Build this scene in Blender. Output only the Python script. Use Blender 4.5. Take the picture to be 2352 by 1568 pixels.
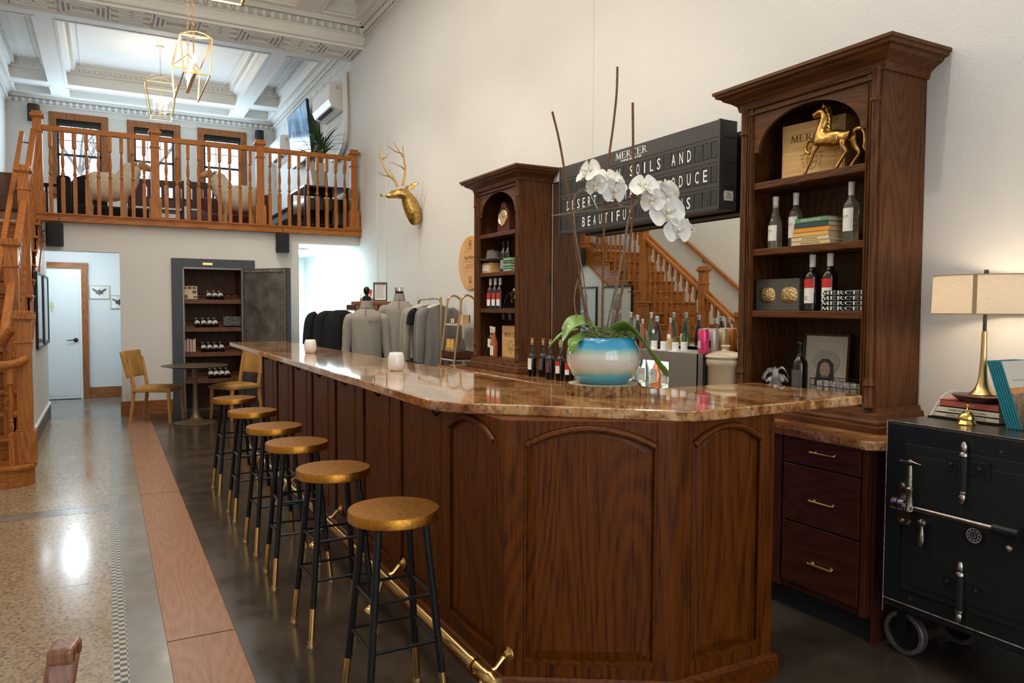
import bpy, math, random
from math import pi, sin, cos, radians as R_
from mathutils import Vector as V, Matrix as M, noise as NZ
random.seed(7)
for o in list(bpy.data.objects): bpy.data.objects.remove(o)
SC = bpy.context.scene; COL = SC.collection
# ---------------------------------------------------------------- camera
cd = bpy.data.cameras.new('camera'); cam = bpy.data.objects.new('camera', cd); COL.objects.link(cam); SC.camera = cam
cd.sensor_width = 36; cd.lens = 36*1719/2352; cd.clip_start = .05; cd.clip_end = 200
def _cam():
    yaw, pit, rol = R_(28.49), R_(2.547), R_(.254)
    f = V((sin(yaw), cos(yaw), 0)); r = V((cos(yaw), -sin(yaw), 0)); u = V((0, 0, 1))
    f2 = cos(pit)*f - sin(pit)*u; u2 = cos(pit)*u + sin(pit)*f
    r3 = cos(rol)*r + sin(rol)*u2; u3 = cos(rol)*u2 - sin(rol)*r
    m = M.Identity(4)
    for i in range(3): m[i][0] = r3[i]; m[i][1] = u3[i]; m[i][2] = -f2[i]
    m[2][3] = 1.5
    return m
cam.matrix_world = _cam()
# ---------------------------------------------------------------- world, exposure
w = bpy.data.worlds.new('sky'); SC.world = w; w.use_nodes = True
bg = w.node_tree.nodes['Background']; bg.inputs[0].default_value = (.72, .86, 1, 1); bg.inputs[1].default_value = 2.6
SC.view_settings.view_transform = 'Standard'; SC.view_settings.look = 'None'
SC.view_settings.exposure = 0.0; SC.view_settings.gamma = 1; SC.view_settings.use_curve_mapping = False
# ---------------------------------------------------------------- big lights
def area(name, loc, rot, sx, sy, power, col, spread=180):
    l = bpy.data.lights.new(name, 'AREA'); l.shape = 'RECTANGLE'; l.size = sx; l.size_y = sy; l.energy = power; l.color = col
    l.spread = R_(spread)
    o = bpy.data.objects.new(name, l); COL.objects.link(o); o.location = loc; o.rotation_euler = [R_(a) for a in rot]; return o
def point(name, loc, power, col, r=.05):
    l = bpy.data.lights.new(name, 'POINT'); l.energy = power; l.color = col; l.shadow_soft_size = r
    o = bpy.data.objects.new(name, l); COL.objects.link(o); o.location = loc; return o
def spot(name, loc, to, power, col, ang=70, r=.05, blend=.6):
    l = bpy.data.lights.new(name, 'SPOT'); l.energy = power; l.color = col; l.shadow_soft_size = r; l.spot_size = R_(ang); l.spot_blend = blend
    o = bpy.data.objects.new(name, l); COL.objects.link(o); o.location = loc
    o.rotation_euler = (V(to)-V(loc)).to_track_quat('-Z', 'Y').to_euler(); return o
WARM = (1, .80, .58); CREAM = (1, .94, .86); COOL = (.72, .88, 1)
area('shop_front_fill', (.6, -3.3, 2.6), (90, 0, 0), 4.2, 3.6, 50, (1, .95, .90))  # area lamp added as fill, standing in for daylight from unseen front windows
area('ceiling_fill', (.9, 5.6, 5.6), (0, 0, 0), 3.2, 9.5, 190, CREAM)  # broad overhead fill added for the room, no fixture of its own
area('gallery_fill', (.9, 15, 5.6), (0, 0, 0), 3.2, 3.6, 25, (.86, .94, 1))  # cool fill lamp added below the gallery ceiling, no fixture modelled
area('gallery_window_light', (1.0, 17.9, 4.6), (-105, 0, 0), 3.8, 1.5, 110, (.60, .82, 1))
for k, y in enumerate((2.0, 4.2, 6.4, 8.6)):
    spot('track_spot', (1.3, y, 5.3), (2.6, y+.9, 1.2), 112, (1, .92, .81), 85, .05)
# ---------------------------------------------------------------- node helpers
def newmat(name):
    m = bpy.data.materials.new(name); m.use_nodes = True; nt = m.node_tree
    return m, nt, nt.nodes['Principled BSDF']
def node(nt, t, **k):
    n = nt.nodes.new('ShaderNode'+t)
    for a, b in k.items():
        if a[0] == 'i' and a[1:].isdigit(): n.inputs[int(a[1:])].default_value = b
        elif hasattr(n, a): setattr(n, a, b)
        else: n.inputs[a].default_value = b
    return n
def coords(nt, sc=(1, 1, 1), rot=(0, 0, 0)):
    tc = node(nt, 'TexCoord'); mp = node(nt, 'Mapping'); mp.inputs['Scale'].default_value = sc; mp.inputs['Rotation'].default_value = rot
    nt.links.new(tc.outputs['Object'], mp.inputs[0]); return mp.outputs[0]
def ramp(nt, fac, stops):
    r = node(nt, 'ValToRGB'); cr = r.color_ramp
    while len(cr.elements) < len(stops): cr.elements.new(.5)
    for e, (p, c) in zip(cr.elements, stops): e.position = p; e.color = (*c, 1)
    nt.links.new(fac, r.inputs[0]); return r.outputs[0]
def bump(nt, p, h, st=.2, dist=.01):
    b = node(nt, 'Bump'); b.inputs['Strength'].default_value = st; b.inputs['Distance'].default_value = dist
    nt.links.new(h, b.inputs['Height']); nt.links.new(b.outputs[0], p.inputs['Normal'])
def mix(nt, f, a, b, mode='MIX'):
    n = node(nt, 'MixRGB', blend_type=mode)
    for i, x in enumerate((f, a, b)):
        if hasattr(x, 'links'): nt.links.new(x, n.inputs[i])
        else: n.inputs[i].default_value = x if i == 0 else (*x, 1)
    return n.outputs[0]
MC = {}; OR = {}
def pm(name, col=(.5, .5, .5), rough=.5, metal=0, em=None, es=0, trans=0, ior=1.45, coat=0, bmp=0, bs=40, var=0, spec=.5, alpha=1, sss=0):
    if name in MC: return MC[name]
    m, nt, p = newmat(name); p.inputs['Base Color'].default_value = (*col, 1); p.inputs['Roughness'].default_value = rough
    p.inputs['Metallic'].default_value = metal; p.inputs['IOR'].default_value = ior; p.inputs['Transmission Weight'].default_value = trans
    p.inputs['Coat Weight'].default_value = coat; p.inputs['Specular IOR Level'].default_value = spec; p.inputs['Alpha'].default_value = alpha
    if em: p.inputs['Emission Color'].default_value = (*em, 1); p.inputs['Emission Strength'].default_value = es
    if bmp or var:
        c = coords(nt); n = node(nt, 'TexNoise'); n.inputs['Scale'].default_value = bs; n.inputs['Detail'].default_value = 4
        nt.links.new(c, n.inputs['Vector'])
        if bmp: bump(nt, p, n.outputs[0], bmp, .01)
        if var:
            o = ramp(nt, n.outputs[0], [(.3, tuple(x*(1-var) for x in col)), (.7, tuple(min(1, x*(1+var)) for x in col))])
            nt.links.new(o, p.inputs['Base Color'])
    MC[name] = m; return m
def wood(name, c1, c2, axis='z', rough=.35, coat=.2, sc=1., bmp=.12):
    if name in MC: return MC[name]
    m, nt, p = newmat(name)
    s = {'z': (32, 32, 1.1), 'y': (32, 1.1, 32), 'x': (1.1, 32, 32)}[axis]
    lo = {'z': (4.5, 4.5, .55), 'y': (4.5, .55, 4.5), 'x': (.55, 4.5, 4.5)}[axis]
    c = coords(nt, tuple(a*sc for a in s)); c2_ = coords(nt, tuple(a*sc for a in lo))
    n0 = node(nt, 'TexNoise'); n0.inputs['Scale'].default_value = 1.0; n0.inputs['Detail'].default_value = .6; nt.links.new(c2_, n0.inputs['Vector'])
    mm = node(nt, 'Math', operation='MULTIPLY'); mm.inputs[1].default_value = 125; nt.links.new(n0.outputs[0], mm.inputs[0])
    sn = node(nt, 'Math', operation='SINE'); nt.links.new(mm.outputs[0], sn.inputs[0])
    n1 = node(nt, 'TexNoise'); n1.inputs['Scale'].default_value = 5; n1.inputs['Detail'].default_value = 5; n1.inputs['Roughness'].default_value = .6; nt.links.new(c, n1.inputs['Vector'])
    a = node(nt, 'Math', operation='MULTIPLY_ADD'); a.inputs[1].default_value = .085; nt.links.new(sn.outputs[0], a.inputs[0]); nt.links.new(n1.outputs[0], a.inputs[2])
    col = ramp(nt, a.outputs[0], [(.30, c2), (.48, tuple(x*.62+y*.38 for x, y in zip(c1, c2))), (.66, c1)])
    nt.links.new(col, p.inputs['Base Color']); p.inputs['Roughness'].default_value = rough; p.inputs['Specular IOR Level'].default_value = .2; p.inputs['Coat Weight'].default_value = coat; p.inputs['Coat Roughness'].default_value = .25
    bump(nt, p, a.outputs[0], bmp, .003); MC[name] = m; return m
def W(kind, axis='z'):
    a = {'bar': ((.142, .035, .001), (.048, .008, .0005), .45, .03), 'dark': ((.118, .041, .011), (.042, .013, .003), .45, .03),
         'oak': ((.44, .160, .034), (.24, .070, .012), .40, .06), 'red': ((.36, .14, .05), (.17, .055, .016), .45, .05),
         'shelf': ((.10, .044, .018), (.045, .019, .009), .5, .0), 'draw': ((.075, .020, .008), (.035, .009, .004), .4, .1),
         'light': ((.72, .46, .20), (.56, .33, .12), .5, 0), 'chair': ((.52, .28, .09), (.38, .18, .05), .45, .1),
         'floorw': ((.33, .155, .075), (.22, .095, .042), .3, .3), 'plum': ((.10, .03, .02), (.05, .016, .01), .4, .2)}[kind]
    return wood('wood_%s_%s' % (kind, axis), a[0], a[1], axis, a[2], a[3])
# ---------------------------------------------------------------- specific materials
def plaster(name, col, st=.35, sc=55):
    if name in MC: return MC[name]
    m, nt, p = newmat(name); c = coords(nt)
    n = node(nt, 'TexNoise'); n.inputs['Scale'].default_value = sc; n.inputs['Detail'].default_value = 5; nt.links.new(c, n.inputs['Vector'])
    n2 = node(nt, 'TexNoise'); n2.inputs['Scale'].default_value = 1.1; n2.inputs['Detail'].default_value = 4; nt.links.new(c, n2.inputs['Vector'])
    nt.links.new(ramp(nt, n2.outputs[0], [(.3, tuple(x*.95 for x in col)), (.7, col)]), p.inputs['Base Color'])
    p.inputs['Roughness'].default_value = .75; bump(nt, p, n.outputs[0], st, .012); MC[name] = m; return m
WALL = plaster('plaster_wall', (.68, .672, .645), .26, 95); WALLS = plaster('smooth_wall', (.73, .71, .665), .06, 90)
CEIL = pm('ceiling_paint', (.78, .78, .75), .6); HALL = pm('hall_paint', (.72, .75, .76), .6)
def granite():
    m, nt, p = newmat('granite'); c = coords(nt, (1.0, .45, 1.0)); c2 = coords(nt)
    n = node(nt, 'TexNoise'); n.inputs['Scale'].default_value = 5; n.inputs['Detail'].default_value = 9; n.inputs['Roughness'].default_value = .68; n.inputs['Distortion'].default_value = 1.2
    nt.links.new(c, n.inputs['Vector'])
    col = ramp(nt, n.outputs[0], [(.30, (.09, .030, .012)), (.42, (.32, .12, .035)), (.52, (.52, .25, .085)), (.62, (.66, .42, .22)), (.75, (.60, .47, .33))])
    n2 = node(nt, 'TexNoise'); n2.inputs['Scale'].default_value = 45; n2.inputs['Detail'].default_value = 6; nt.links.new(c2, n2.inputs['Vector'])
    sp = ramp(nt, n2.outputs[0], [(.36, (.35, .25, .2)), (.5, (1, 1, 1)), (.66, (1.0, .95, .85))])
    col = mix(nt, .75, col, sp, 'MULTIPLY')
    v = node(nt, 'TexVoronoi', feature='DISTANCE_TO_EDGE'); v.inputs['Scale'].default_value = 3.2
    nz = node(nt, 'TexNoise'); nz.inputs['Scale'].default_value = 3; nt.links.new(c2, nz.inputs['Vector'])
    ad = node(nt, 'VectorMath', operation='ADD'); nt.links.new(nz.outputs[1], ad.inputs[0]); nt.links.new(c2, ad.inputs[1]); nt.links.new(ad.outputs[0], v.inputs['Vector'])
    vein = ramp(nt, v.outputs[0], [(.0, (.25, .25, .25)), (.02, (1, 1, 1))])
    col = mix(nt, .5, col, vein, 'MULTIPLY')
    nt.links.new(col, p.inputs['Base Color']); p.inputs['Roughness'].default_value = .07; p.inputs['Coat Weight'].default_value = .6; p.inputs['Coat Roughness'].default_value = .03
    return m
GRAN = granite()
def terrazzo():
    m, nt, p = newmat('terrazzo'); c = coords(nt)
    v = node(nt, 'TexVoronoi'); v.inputs['Scale'].default_value = 75; nt.links.new(c, v.inputs['Vector'])
    n = node(nt, 'TexNoise'); n.inputs['Scale'].default_value = 60; n.inputs['Detail'].default_value = 3; nt.links.new(c, n.inputs['Vector'])
    col = ramp(nt, v.outputs['Color'], [(.0, (.06, .035, .018)), (.2, (.13, .08, .04)), (.38, (.27, .19, .11)), (.8, (.38, .29, .18))])
    col = mix(nt, .35, col, ramp(nt, n.outputs[0], [(.35, (.18, .12, .07)), (.65, (.42, .33, .22))]))
    n3 = node(nt, 'TexNoise'); n3.inputs['Scale'].default_value = 1.1; nt.links.new(c, n3.inputs['Vector'])
    nt.links.new(col, p.inputs['Base Color'])
    nt.links.new(ramp(nt, n3.outputs[0], [(.3, (.14,)*3), (.7, (.24,)*3)]), p.inputs['Roughness']); p.inputs['Specular IOR Level'].default_value = .6
    return m
def concrete(name, a, b, rough=(.12, .26), sc=2.5):
    m, nt, p = newmat(name); c = coords(nt)
    n = node(nt, 'TexNoise'); n.inputs['Scale'].default_value = sc; n.inputs['Detail'].default_value = 8; n.inputs['Roughness'].default_value = .65; nt.links.new(c, n.inputs['Vector'])
    nt.links.new(ramp(nt, n.outputs[0], [(.3, a), (.7, b)]), p.inputs['Base Color'])
    nt.links.new(ramp(nt, n.outputs[0], [(.3, (rough[0],)*3), (.7, (rough[1],)*3)]), p.inputs['Roughness']); return m
TERR = terrazzo(); CONC = concrete('concrete_grey', (.15, .14, .12), (.24, .22, .19)); CONCD = concrete('concrete_dark', (.030, .022, .014), (.075, .056, .038))
def checker():
    m, nt, p = newmat('checker_tile'); c = coords(nt)
    k = node(nt, 'TexChecker'); k.inputs['Scale'].default_value = 36.4; k.inputs[1].default_value = (.06, .055, .05, 1); k.inputs[2].default_value = (.42, .38, .30, 1)
    nt.links.new(c, k.inputs[0]); nt.links.new(k.outputs[0], p.inputs['Base Color']); p.inputs['Roughness'].default_value = .25; return m
CHECK = checker()
BRASS = pm('brass', (.78, .52, .20), .22, 1); GOLD = pm('gold_leaf', (.46, .20, .030), .36, 1, bmp=.12, bs=60, var=.22)
GOLDB = pm('antique_gold', (.55, .33, .10), .3, 1, bmp=.3, bs=30, var=.35); BLACKM = pm('black_metal', (.008, .008, .009), .38, 0, spec=.35)
BLACK = pm('black_matte', (.012, .012, .013), .6); BLACKG = pm('black_gloss', (.01, .01, .012), .12); CHROME = pm('chrome', (.75, .72, .68), .12, 1)
NICK = pm('aged_nickel', (.42, .38, .34), .25, 1, bmp=.1, bs=50, var=.2); STEEL = pm('brushed_steel', (.30, .27, .235), .42, .55, bmp=.03, bs=120)
def glass(name, col=(1, 1, 1), rough=0, ior=1.45, tr=.85):
    if name in MC: return MC[name]
    m, nt, p = newmat(name); p.inputs['Base Color'].default_value = (*col, 1); p.inputs['Roughness'].default_value = rough
    p.inputs['Transmission Weight'].default_value = 1; p.inputs['IOR'].default_value = ior; MC[name] = m; return m
def thinglass(name, tint=(1, 1, 1), refl=.08):
    if name in MC: return MC[name]
    m, nt, p = newmat(name); nt.nodes.remove(p); out = nt.nodes['Material Output']
    t = node(nt, 'BsdfTransparent'); t.inputs[0].default_value = (*tint, 1); g = node(nt, 'BsdfGlossy'); g.inputs['Roughness'].default_value = .02
    lw = node(nt, 'LayerWeight'); pw = node(nt, 'Math', operation='POWER'); pw.inputs[1].default_value = 4; nt.links.new(lw.outputs['Facing'], pw.inputs[0])
    f = node(nt, 'Math', operation='MULTIPLY_ADD'); f.inputs[1].default_value = .6; f.inputs[2].default_value = .03; nt.links.new(pw.outputs[0], f.inputs[0]); mx = node(nt, 'MixShader')
    nt.links.new(f.outputs[0], mx.inputs[0]); nt.links.new(t.outputs[0], mx.inputs[1]); nt.links.new(g.outputs[0], mx.inputs[2]); nt.links.new(mx.outputs[0], out.inputs[0])
    MC[name] = m; return m
PANE = thinglass('pane'); WINE = pm('dark_bottle', (.012, .006, .005), .06, coat=.5); CLEARB = pm('clear_bottle', (.55, .55, .42), .05, trans=.85)
PAPER = pm('label_paper', (.80, .78, .72), .6); CLEARB2 = None; WHITE = pm('white_paint', (.82, .82, .80), .4); CERAM = pm('white_ceramic', (.80, .79, .73), .12, coat=.5)
# ---------------------------------------------------------------- mesh builder
class MB:
    def __init__(s): s.v = []; s.f = []; s.m = []; s.sm = []
    def add(s, vs, fs, m=0, sm=False):
        b = len(s.v); s.v += [V(x) for x in vs]
        for f in fs: s.f.append([b+i for i in f]); s.m.append(m); s.sm.append(sm)
        return s
    def box(s, x0, y0, z0, x1, y1, z1, m=0, mat=None):
        vs = [(x, y, z) for z in (z0, z1) for y in (y0, y1) for x in (x0, x1)]
        if mat: vs = [mat @ V(q) for q in vs]
        return s.add(vs, [(0, 2, 3, 1), (4, 5, 7, 6), (0, 1, 5, 4), (2, 6, 7, 3), (0, 4, 6, 2), (1, 3, 7, 5)], m)
    def cbox(s, c, d, m=0, mat=None):
        t = M.Translation(V(c)) @ (mat.to_4x4() if mat else M.Identity(4))
        return s.box(-d[0]/2, -d[1]/2, -d[2]/2, d[0]/2, d[1]/2, d[2]/2, m, t)
    def bar(s, a, b, w, h=None, m=0, up=(0, 0, 1)):
        a = V(a); b = V(b); h = h or w; d = (b-a); L = d.length; d.normalize(); u = V(up); x = d.cross(u)
        if x.length < 1e-4: x = d.cross(V((1, 0, 0)))
        x.normalize(); y = x.cross(d)
        vs = [p+x*(i*w/2)+y*(j*h/2) for p in (a, b) for j in (-1, 1) for i in (-1, 1)]
        return s.add(vs, [(0, 1, 3, 2), (4, 6, 7, 5), (0, 4, 5, 1), (2, 3, 7, 6), (0, 2, 6, 4), (1, 5, 7, 3)], m)
    def tube(s, pts, r, n=8, m=0, closed=False, caps=True):
        pts = [V(p) for p in pts]; k = len(pts); rs = r if isinstance(r, (list, tuple)) else [r]*k
        prev = None; vs = []
        for i, p in enumerate(pts):
            if closed: d = pts[(i+1) % k]-pts[i-1]
            else: d = pts[min(i+1, k-1)]-pts[max(i-1, 0)]
            if d.length < 1e-9: d = V((0, 0, 1))
            d.normalize()
            if prev is None: x = d.orthogonal().normalized()
            else:
                x = prev-d*prev.dot(d); x = x.normalized() if x.length > 1e-6 else d.orthogonal().normalized()
            prev = x; y = d.cross(x)
            for j in range(n): a = 2*pi*j/n; vs.append(p+(x*cos(a)+y*sin(a))*rs[i])
        fs = []
        for i in range(k if closed else k-1):
            for j in range(n): a = i*n+j; b = i*n+(j+1) % n; i2 = (i+1) % k; fs.append((a, b, i2*n+(j+1) % n, i2*n+j))
        if caps and not closed: fs += [tuple(range(n-1, -1, -1)), tuple((k-1)*n+j for j in range(n))]
        return s.add(vs, fs, m, True)
    def lathe(s, prof, o=(0, 0, 0), n=24, m=0, mat=None, a0=0, a1=2*pi):
        full = abs(a1-a0-2*pi) < 1e-6; nn = n if full else n+1; vs = []; t = M.Translation(V(o)) @ (mat.to_4x4() if mat else M.Identity(4))
        for r, z in prof:
            for j in range(nn): a = a0+(a1-a0)*j/n; vs.append(t @ V((r*cos(a), r*sin(a), z)))
        fs = []
        for i in range(len(prof)-1):
            for j in range(n): j2 = (j+1) % nn; fs.append((i*nn+j, i*nn+j2, (i+1)*nn+j2, (i+1)*nn+j))
        if full and len(prof) > 2 and (abs(prof[0][0]-prof[-1][0])+abs(prof[0][1]-prof[-1][1])) > 1e-6:
            if prof[0][0] > 1e-5: fs.append(tuple(range(nn-1, -1, -1)))
            if prof[-1][0] > 1e-5: fs.append(tuple((len(prof)-1)*nn+j for j in range(nn)))
        return s.add(vs, fs, m, True)
    def ell(s, c, r, n=12, m=0, mat=None):
        if not isinstance(r, (tuple, list)): r = (r, r, r)
        t = M.Translation(V(c)) @ (mat.to_4x4() if mat else M.Identity(4)); vs = []; k = n//2
        for i in range(k+1):
            p = pi*i/k
            for j in range(n): a = 2*pi*j/n; vs.append(t @ V((r[0]*sin(p)*cos(a), r[1]*sin(p)*sin(a), -r[2]*cos(p))))
        return s.add(vs, [(i*n+j, i*n+(j+1) % n, (i+1)*n+(j+1) % n, (i+1)*n+j) for i in range(k) for j in range(n)], m, True)
    def prism(s, poly, o, ax, ay, d, m=0):
        o = V(o); ax = V(ax); ay = V(ay); d = V(d); k = len(poly)
        vs = [o+ax*a+ay*b for a, b in poly]; vs += [q+d for q in vs]
        return s.add(vs, [tuple(range(k-1, -1, -1)), tuple(range(k, 2*k))]+[(i, (i+1) % k, k+(i+1) % k, k+i) for i in range(k)], m)
    def ring(s, outer, inner, o, ax, ay, d, m=0):
        # plate between two closed loops of equal count
        o = V(o); ax = V(ax); ay = V(ay); d = V(d); k = len(outer)
        vs = [o+ax*a+ay*b for a, b in outer]+[o+ax*a+ay*b for a, b in inner]; vs += [q+d for q in vs]; fs = []
        for i in range(k):
            j = (i+1) % k
            fs += [(i, k+i, k+j, j), (2*k+i, 2*k+j, 3*k+j, 3*k+i), (i, j, 2*k+j, 2*k+i), (k+i, 3*k+i, 3*k+j, k+j)]
        return s.add(vs, fs, m)
    def sweep(s, prof, path, m=0, closed=False, sm=False, side=1):
        # moulding: profile (out, up) swept on a horizontal path, mitred; out is to the right of travel
        path = [V(p) for p in path]; k = len(path); vs = []; n = len(prof)
        for i, p in enumerate(path):
            a = path[i-1] if (i > 0 or closed) else None; b = path[(i+1) % k] if (i < k-1 or closed) else None
            d1 = (p-a).normalized() if a is not None else None; d2 = (b-p).normalized() if b is not None else None
            if d1 is None: d1 = d2
            if d2 is None: d2 = d1
            n1 = V((d1.y, -d1.x, 0))*side; n2 = V((d2.y, -d2.x, 0))*side; nn = (n1+n2)
            nn = nn.normalized() if nn.length > 1e-6 else n1; sc = 1/max(.3, nn.dot(n1))
            for ou, up in prof: vs.append(p+nn*ou*sc+V((0, 0, up)))
        fs = []
        for i in range(k if closed else k-1):
            for j in range(n): a = i*n+j; b = i*n+(j+1) % n; i2 = (i+1) % k; fs.append((a, b, i2*n+(j+1) % n, i2*n+j))
        if not closed: fs += [tuple(range(n-1, -1, -1)), tuple((k-1)*n+j for j in range(n))]
        return s.add(vs, fs, m, sm)
    def grid(s, fn, nu, nv, m=0, sm=True, cu=False, th=0):
        vs = [V(fn(i/(nu-0 if cu else nu-1), j/(nv-1))) for j in range(nv) for i in range(nu)]
        fs = [(j*nu+i, j*nu+(i+1) % nu, (j+1)*nu+(i+1) % nu, (j+1)*nu+i) for j in range(nv-1) for i in range(nu if cu else nu-1)]
        return s.add(vs, fs, m, sm)
    def xf(s, mat, start=0):
        for i in range(start, len(s.v)): s.v[i] = mat @ s.v[i]
        return s
def fin(o, label=None, cat=None, group=None, kind=None):
    if label: o['label'] = label
    if cat: o['category'] = cat
    if group: o['group'] = group
    if kind: o['kind'] = kind
    return o
def build(name, mb, mats, parent=None, label=None, cat=None, group=None, kind=None, bevel=0, seg=2, solid=0, sub=0, fix=True, origin=None):
    import bmesh
    me = bpy.data.meshes.new(name)
    if parent is None and kind != 'structure':
        if origin is None:
            xs = [q.x for q in mb.v]; ys = [q.y for q in mb.v]; origin = V(((min(xs)+max(xs))/2, (min(ys)+max(ys))/2, min(q.z for q in mb.v)))
        origin = V(origin); vs = [q-origin for q in mb.v]
    else: vs = mb.v; origin = V((0, 0, 0))
    me.from_pydata([tuple(q) for q in vs], [], mb.f)
    if not isinstance(mats, (list, tuple)): mats = [mats]
    for m in mats: me.materials.append(m)
    me.polygons.foreach_set('material_index', mb.m); me.polygons.foreach_set('use_smooth', mb.sm)
    if fix:
        bm = bmesh.new(); bm.from_mesh(me); bmesh.ops.recalc_face_normals(bm, faces=bm.faces); bm.to_mesh(me); bm.free()
    if any(mb.sm):
        try: me.set_sharp_from_angle(angle=R_(42))
        except Exception: pass
    me.update(); o = bpy.data.objects.new(name, me); COL.objects.link(o); o.location = origin
    if parent is not None:
        o.parent = parent; o.matrix_parent_inverse = M.Translation(-V(OR.get(parent.name, (0, 0, 0))))
    if solid: q = o.modifiers.new('s', 'SOLIDIFY'); q.thickness = solid; q.offset = 0
    if sub: q = o.modifiers.new('u', 'SUBSURF'); q.levels = sub; q.render_levels = sub
    if bevel:
        q = o.modifiers.new('b', 'BEVEL'); q.width = bevel; q.segments = seg; q.limit_method = 'ANGLE'; q.angle_limit = R_(35)
    return fin(o, label, cat, group, kind)
def thing(name, label, cat, loc=(0, 0, 0), group=None):
    o = bpy.data.objects.new(name, None); COL.objects.link(o); o.location = loc; o.empty_display_size = .05; OR[o.name] = tuple(loc)
    return fin(o, label, cat, group)
def dup(o, loc=None, rz=None, label=None, group=None, parent=None, scale=None):
    c = o.copy(); COL.objects.link(c)
    if parent is not None: c.parent = parent
    if loc is not None: c.location = loc
    if rz is not None: c.rotation_euler = (0, 0, rz)
    if scale is not None: c.scale = (scale,)*3
    if label: c['label'] = label
    if group: c['group'] = group
    for ch in list(o.children): dup(ch, parent=c)
    return c
def place(o, loc, rz=0): o.location = loc; o.rotation_euler = (0, 0, rz); return o
def txt(s, h, o, right, up, mat, parent=None, width=None, name='lettering', ex=.0006, warp=None, center=True, bold=0, **kw):
    cu = bpy.data.curves.new('t', 'FONT'); cu.body = s; cu.size = 1; cu.extrude = 0; cu.offset = bold; cu.resolution_u = 2
    ob = bpy.data.objects.new('t', cu); me = bpy.data.meshes.new_from_object(ob); bpy.data.objects.remove(ob); bpy.data.curves.remove(cu)
    xs = [q.co.x for q in me.vertices]; ys = [q.co.y for q in me.vertices]
    if not xs: return None
    x0, x1, y0, y1 = min(xs), max(xs), min(ys), max(ys); sy = h/max(y1-y0, 1e-6); sx = (width/(x1-x0)) if width else sy
    right = V(right).normalized(); up = V(up).normalized(); nn = right.cross(up); o = V(o)
    vs = []
    for q in me.vertices:
        a = (q.co.x-(x0+x1)/2 if center else q.co.x-x0)*sx; b = (q.co.y-(y0+y1)/2)*sy
        vs.append(warp(a, b) if warp else o+right*a+up*b+nn*ex)
    mb = MB(); mb.add(vs, [tuple(p.vertices) for p in me.polygons]); bpy.data.meshes.remove(me)
    return build(name, mb, mat, parent, fix=False, **kw)
def rz(a): return M.Rotation(a, 4, 'Z')
def rx(a): return M.Rotation(a, 4, 'X')
def ry(a): return M.Rotation(a, 4, 'Y')
def T(x, y, z): return M.Translation(V((x, y, z)))
def arc(cx, cy, r, a0, a1, n): return [(cx+r*cos(a0+(a1-a0)*i/n), cy+r*sin(a0+(a1-a0)*i/n)) for i in range(n+1)]
def st(name, mb, mats, **k): return build(name, mb, mats, kind='structure', **k)
# ================================================================ STRUCTURE
XW = 3.51; XL = -1.68; YF = 11.5; YB = 18.12; ZC = 5.75; ZT = 6.1; Y0 = -3.5
# floor: one mesh, five materials
f = MB()
f.box(XL-.2, Y0, -.08, .005, 6.20, 0, 0); f.box(XL-.2, 6.20, -.08, .005, 6.40, 0, 2); f.box(XL-.2, 6.40, -.08, .005, 11.5, 0, 0)
f.box(.005, Y0, -.08, .06, 11.3, 0, 1); f.box(.06, Y0, -.08, .215, 11.3, 0, 2); f.box(.505, Y0, -.08, XW+.2, 11.7, 0, 4)
f.box(.005, 11.3, -.08, .505, 11.7, 0, 2); f.box(XL-.2, 11.5, -.08, .005, 11.7, 0, 2); f.box(XL-.2, 11.7, -.08, XW+.2, 15.4, 0, 2)
for a, b in ((Y0, 3.62), (3.63, 6.6), (6.61, 9.2), (9.21, 11.3)): f.box(.217, a, -.08, .503, b, 0, 3)
f.box(.213, Y0, -.08, .219, 11.3, -.002, 5); f.box(.501, Y0, -.08, .507, 11.3, -.002, 5)
for y in (6.205, 6.385):
    for k in range(40): f.box(-1.6+k*.04, y-.006, -.01, -1.58+k*.04, y+.006, .0004, 5)
f.box(-1.6, 4.6, -.01, 0, 4.603, .0003, 5)
for y in (3.1, 5.2, 7.4): f.box(.06, y, -.01, .213, y+.003, .0003, 5); f.box(.507, y+.9, -.01, 1.3, y+.903, .0003, 5)
st('floor', f, [TERR, CHECK, CONC, W('floorw', 'y'), CONCD, pm('floor_joint', (.05, .04, .03), .7)])
# right wall, left wall, wall behind the camera
st('wall_right', MB().box(XW, Y0-.2, 0, XW+.2, YB+.2, 6.4), WALL)
st('wall_left', MB().box(XL-.2, Y0-.2, 0, XL, YB+.2, 6.4), WALLS)
b = MB(); b.box(XL-.2, Y0-.2, 0, XW+.2, Y0, .6); b.box(XL-.2, Y0-.2, 4.6, XW+.2, Y0, 6.4)
for x0, x1 in ((XL-.2, -1.3), (-.2, .1), (1.6, 1.9), (3.2, XW+.2)): b.box(x0, Y0-.2, .6, x1, Y0, 4.6)
st('wall_front', b, WALLS)
st('trim_1', MB().box(XW-.004, Y0, 0, XW, 2.262, 1.42).box(XW-.006, 10.6, 0, XW, 10.605, 5.3).box(XW-.006, 10.2, 0, XW, 10.205, 5.3).box(XW-.006, 5.1, 2.75, XW, 5.104, 5.3), WALLS)
# lower far wall with openings (x,z): hall left, vault, corridor right
b = MB()
for x0, z0, x1, z1 in ((XL, 2.23, .18, 2.6), (.18, 0, .93, 2.6), (.93, 2.07, 1.77, 2.6), (1.77, 0, 2.575, 2.6), (2.575, 2.46, XW, 2.6), (XL, 0, -.76, 2.23)):
    b.box(x0, YF, z0, x1, YF+.2, z1)
st('wall_far', b, WALLS)
st('floor_gallery', MB().box(XL, YF, 2.6, XW, YB, 2.695), [W('floorw', 'y')])
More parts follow.
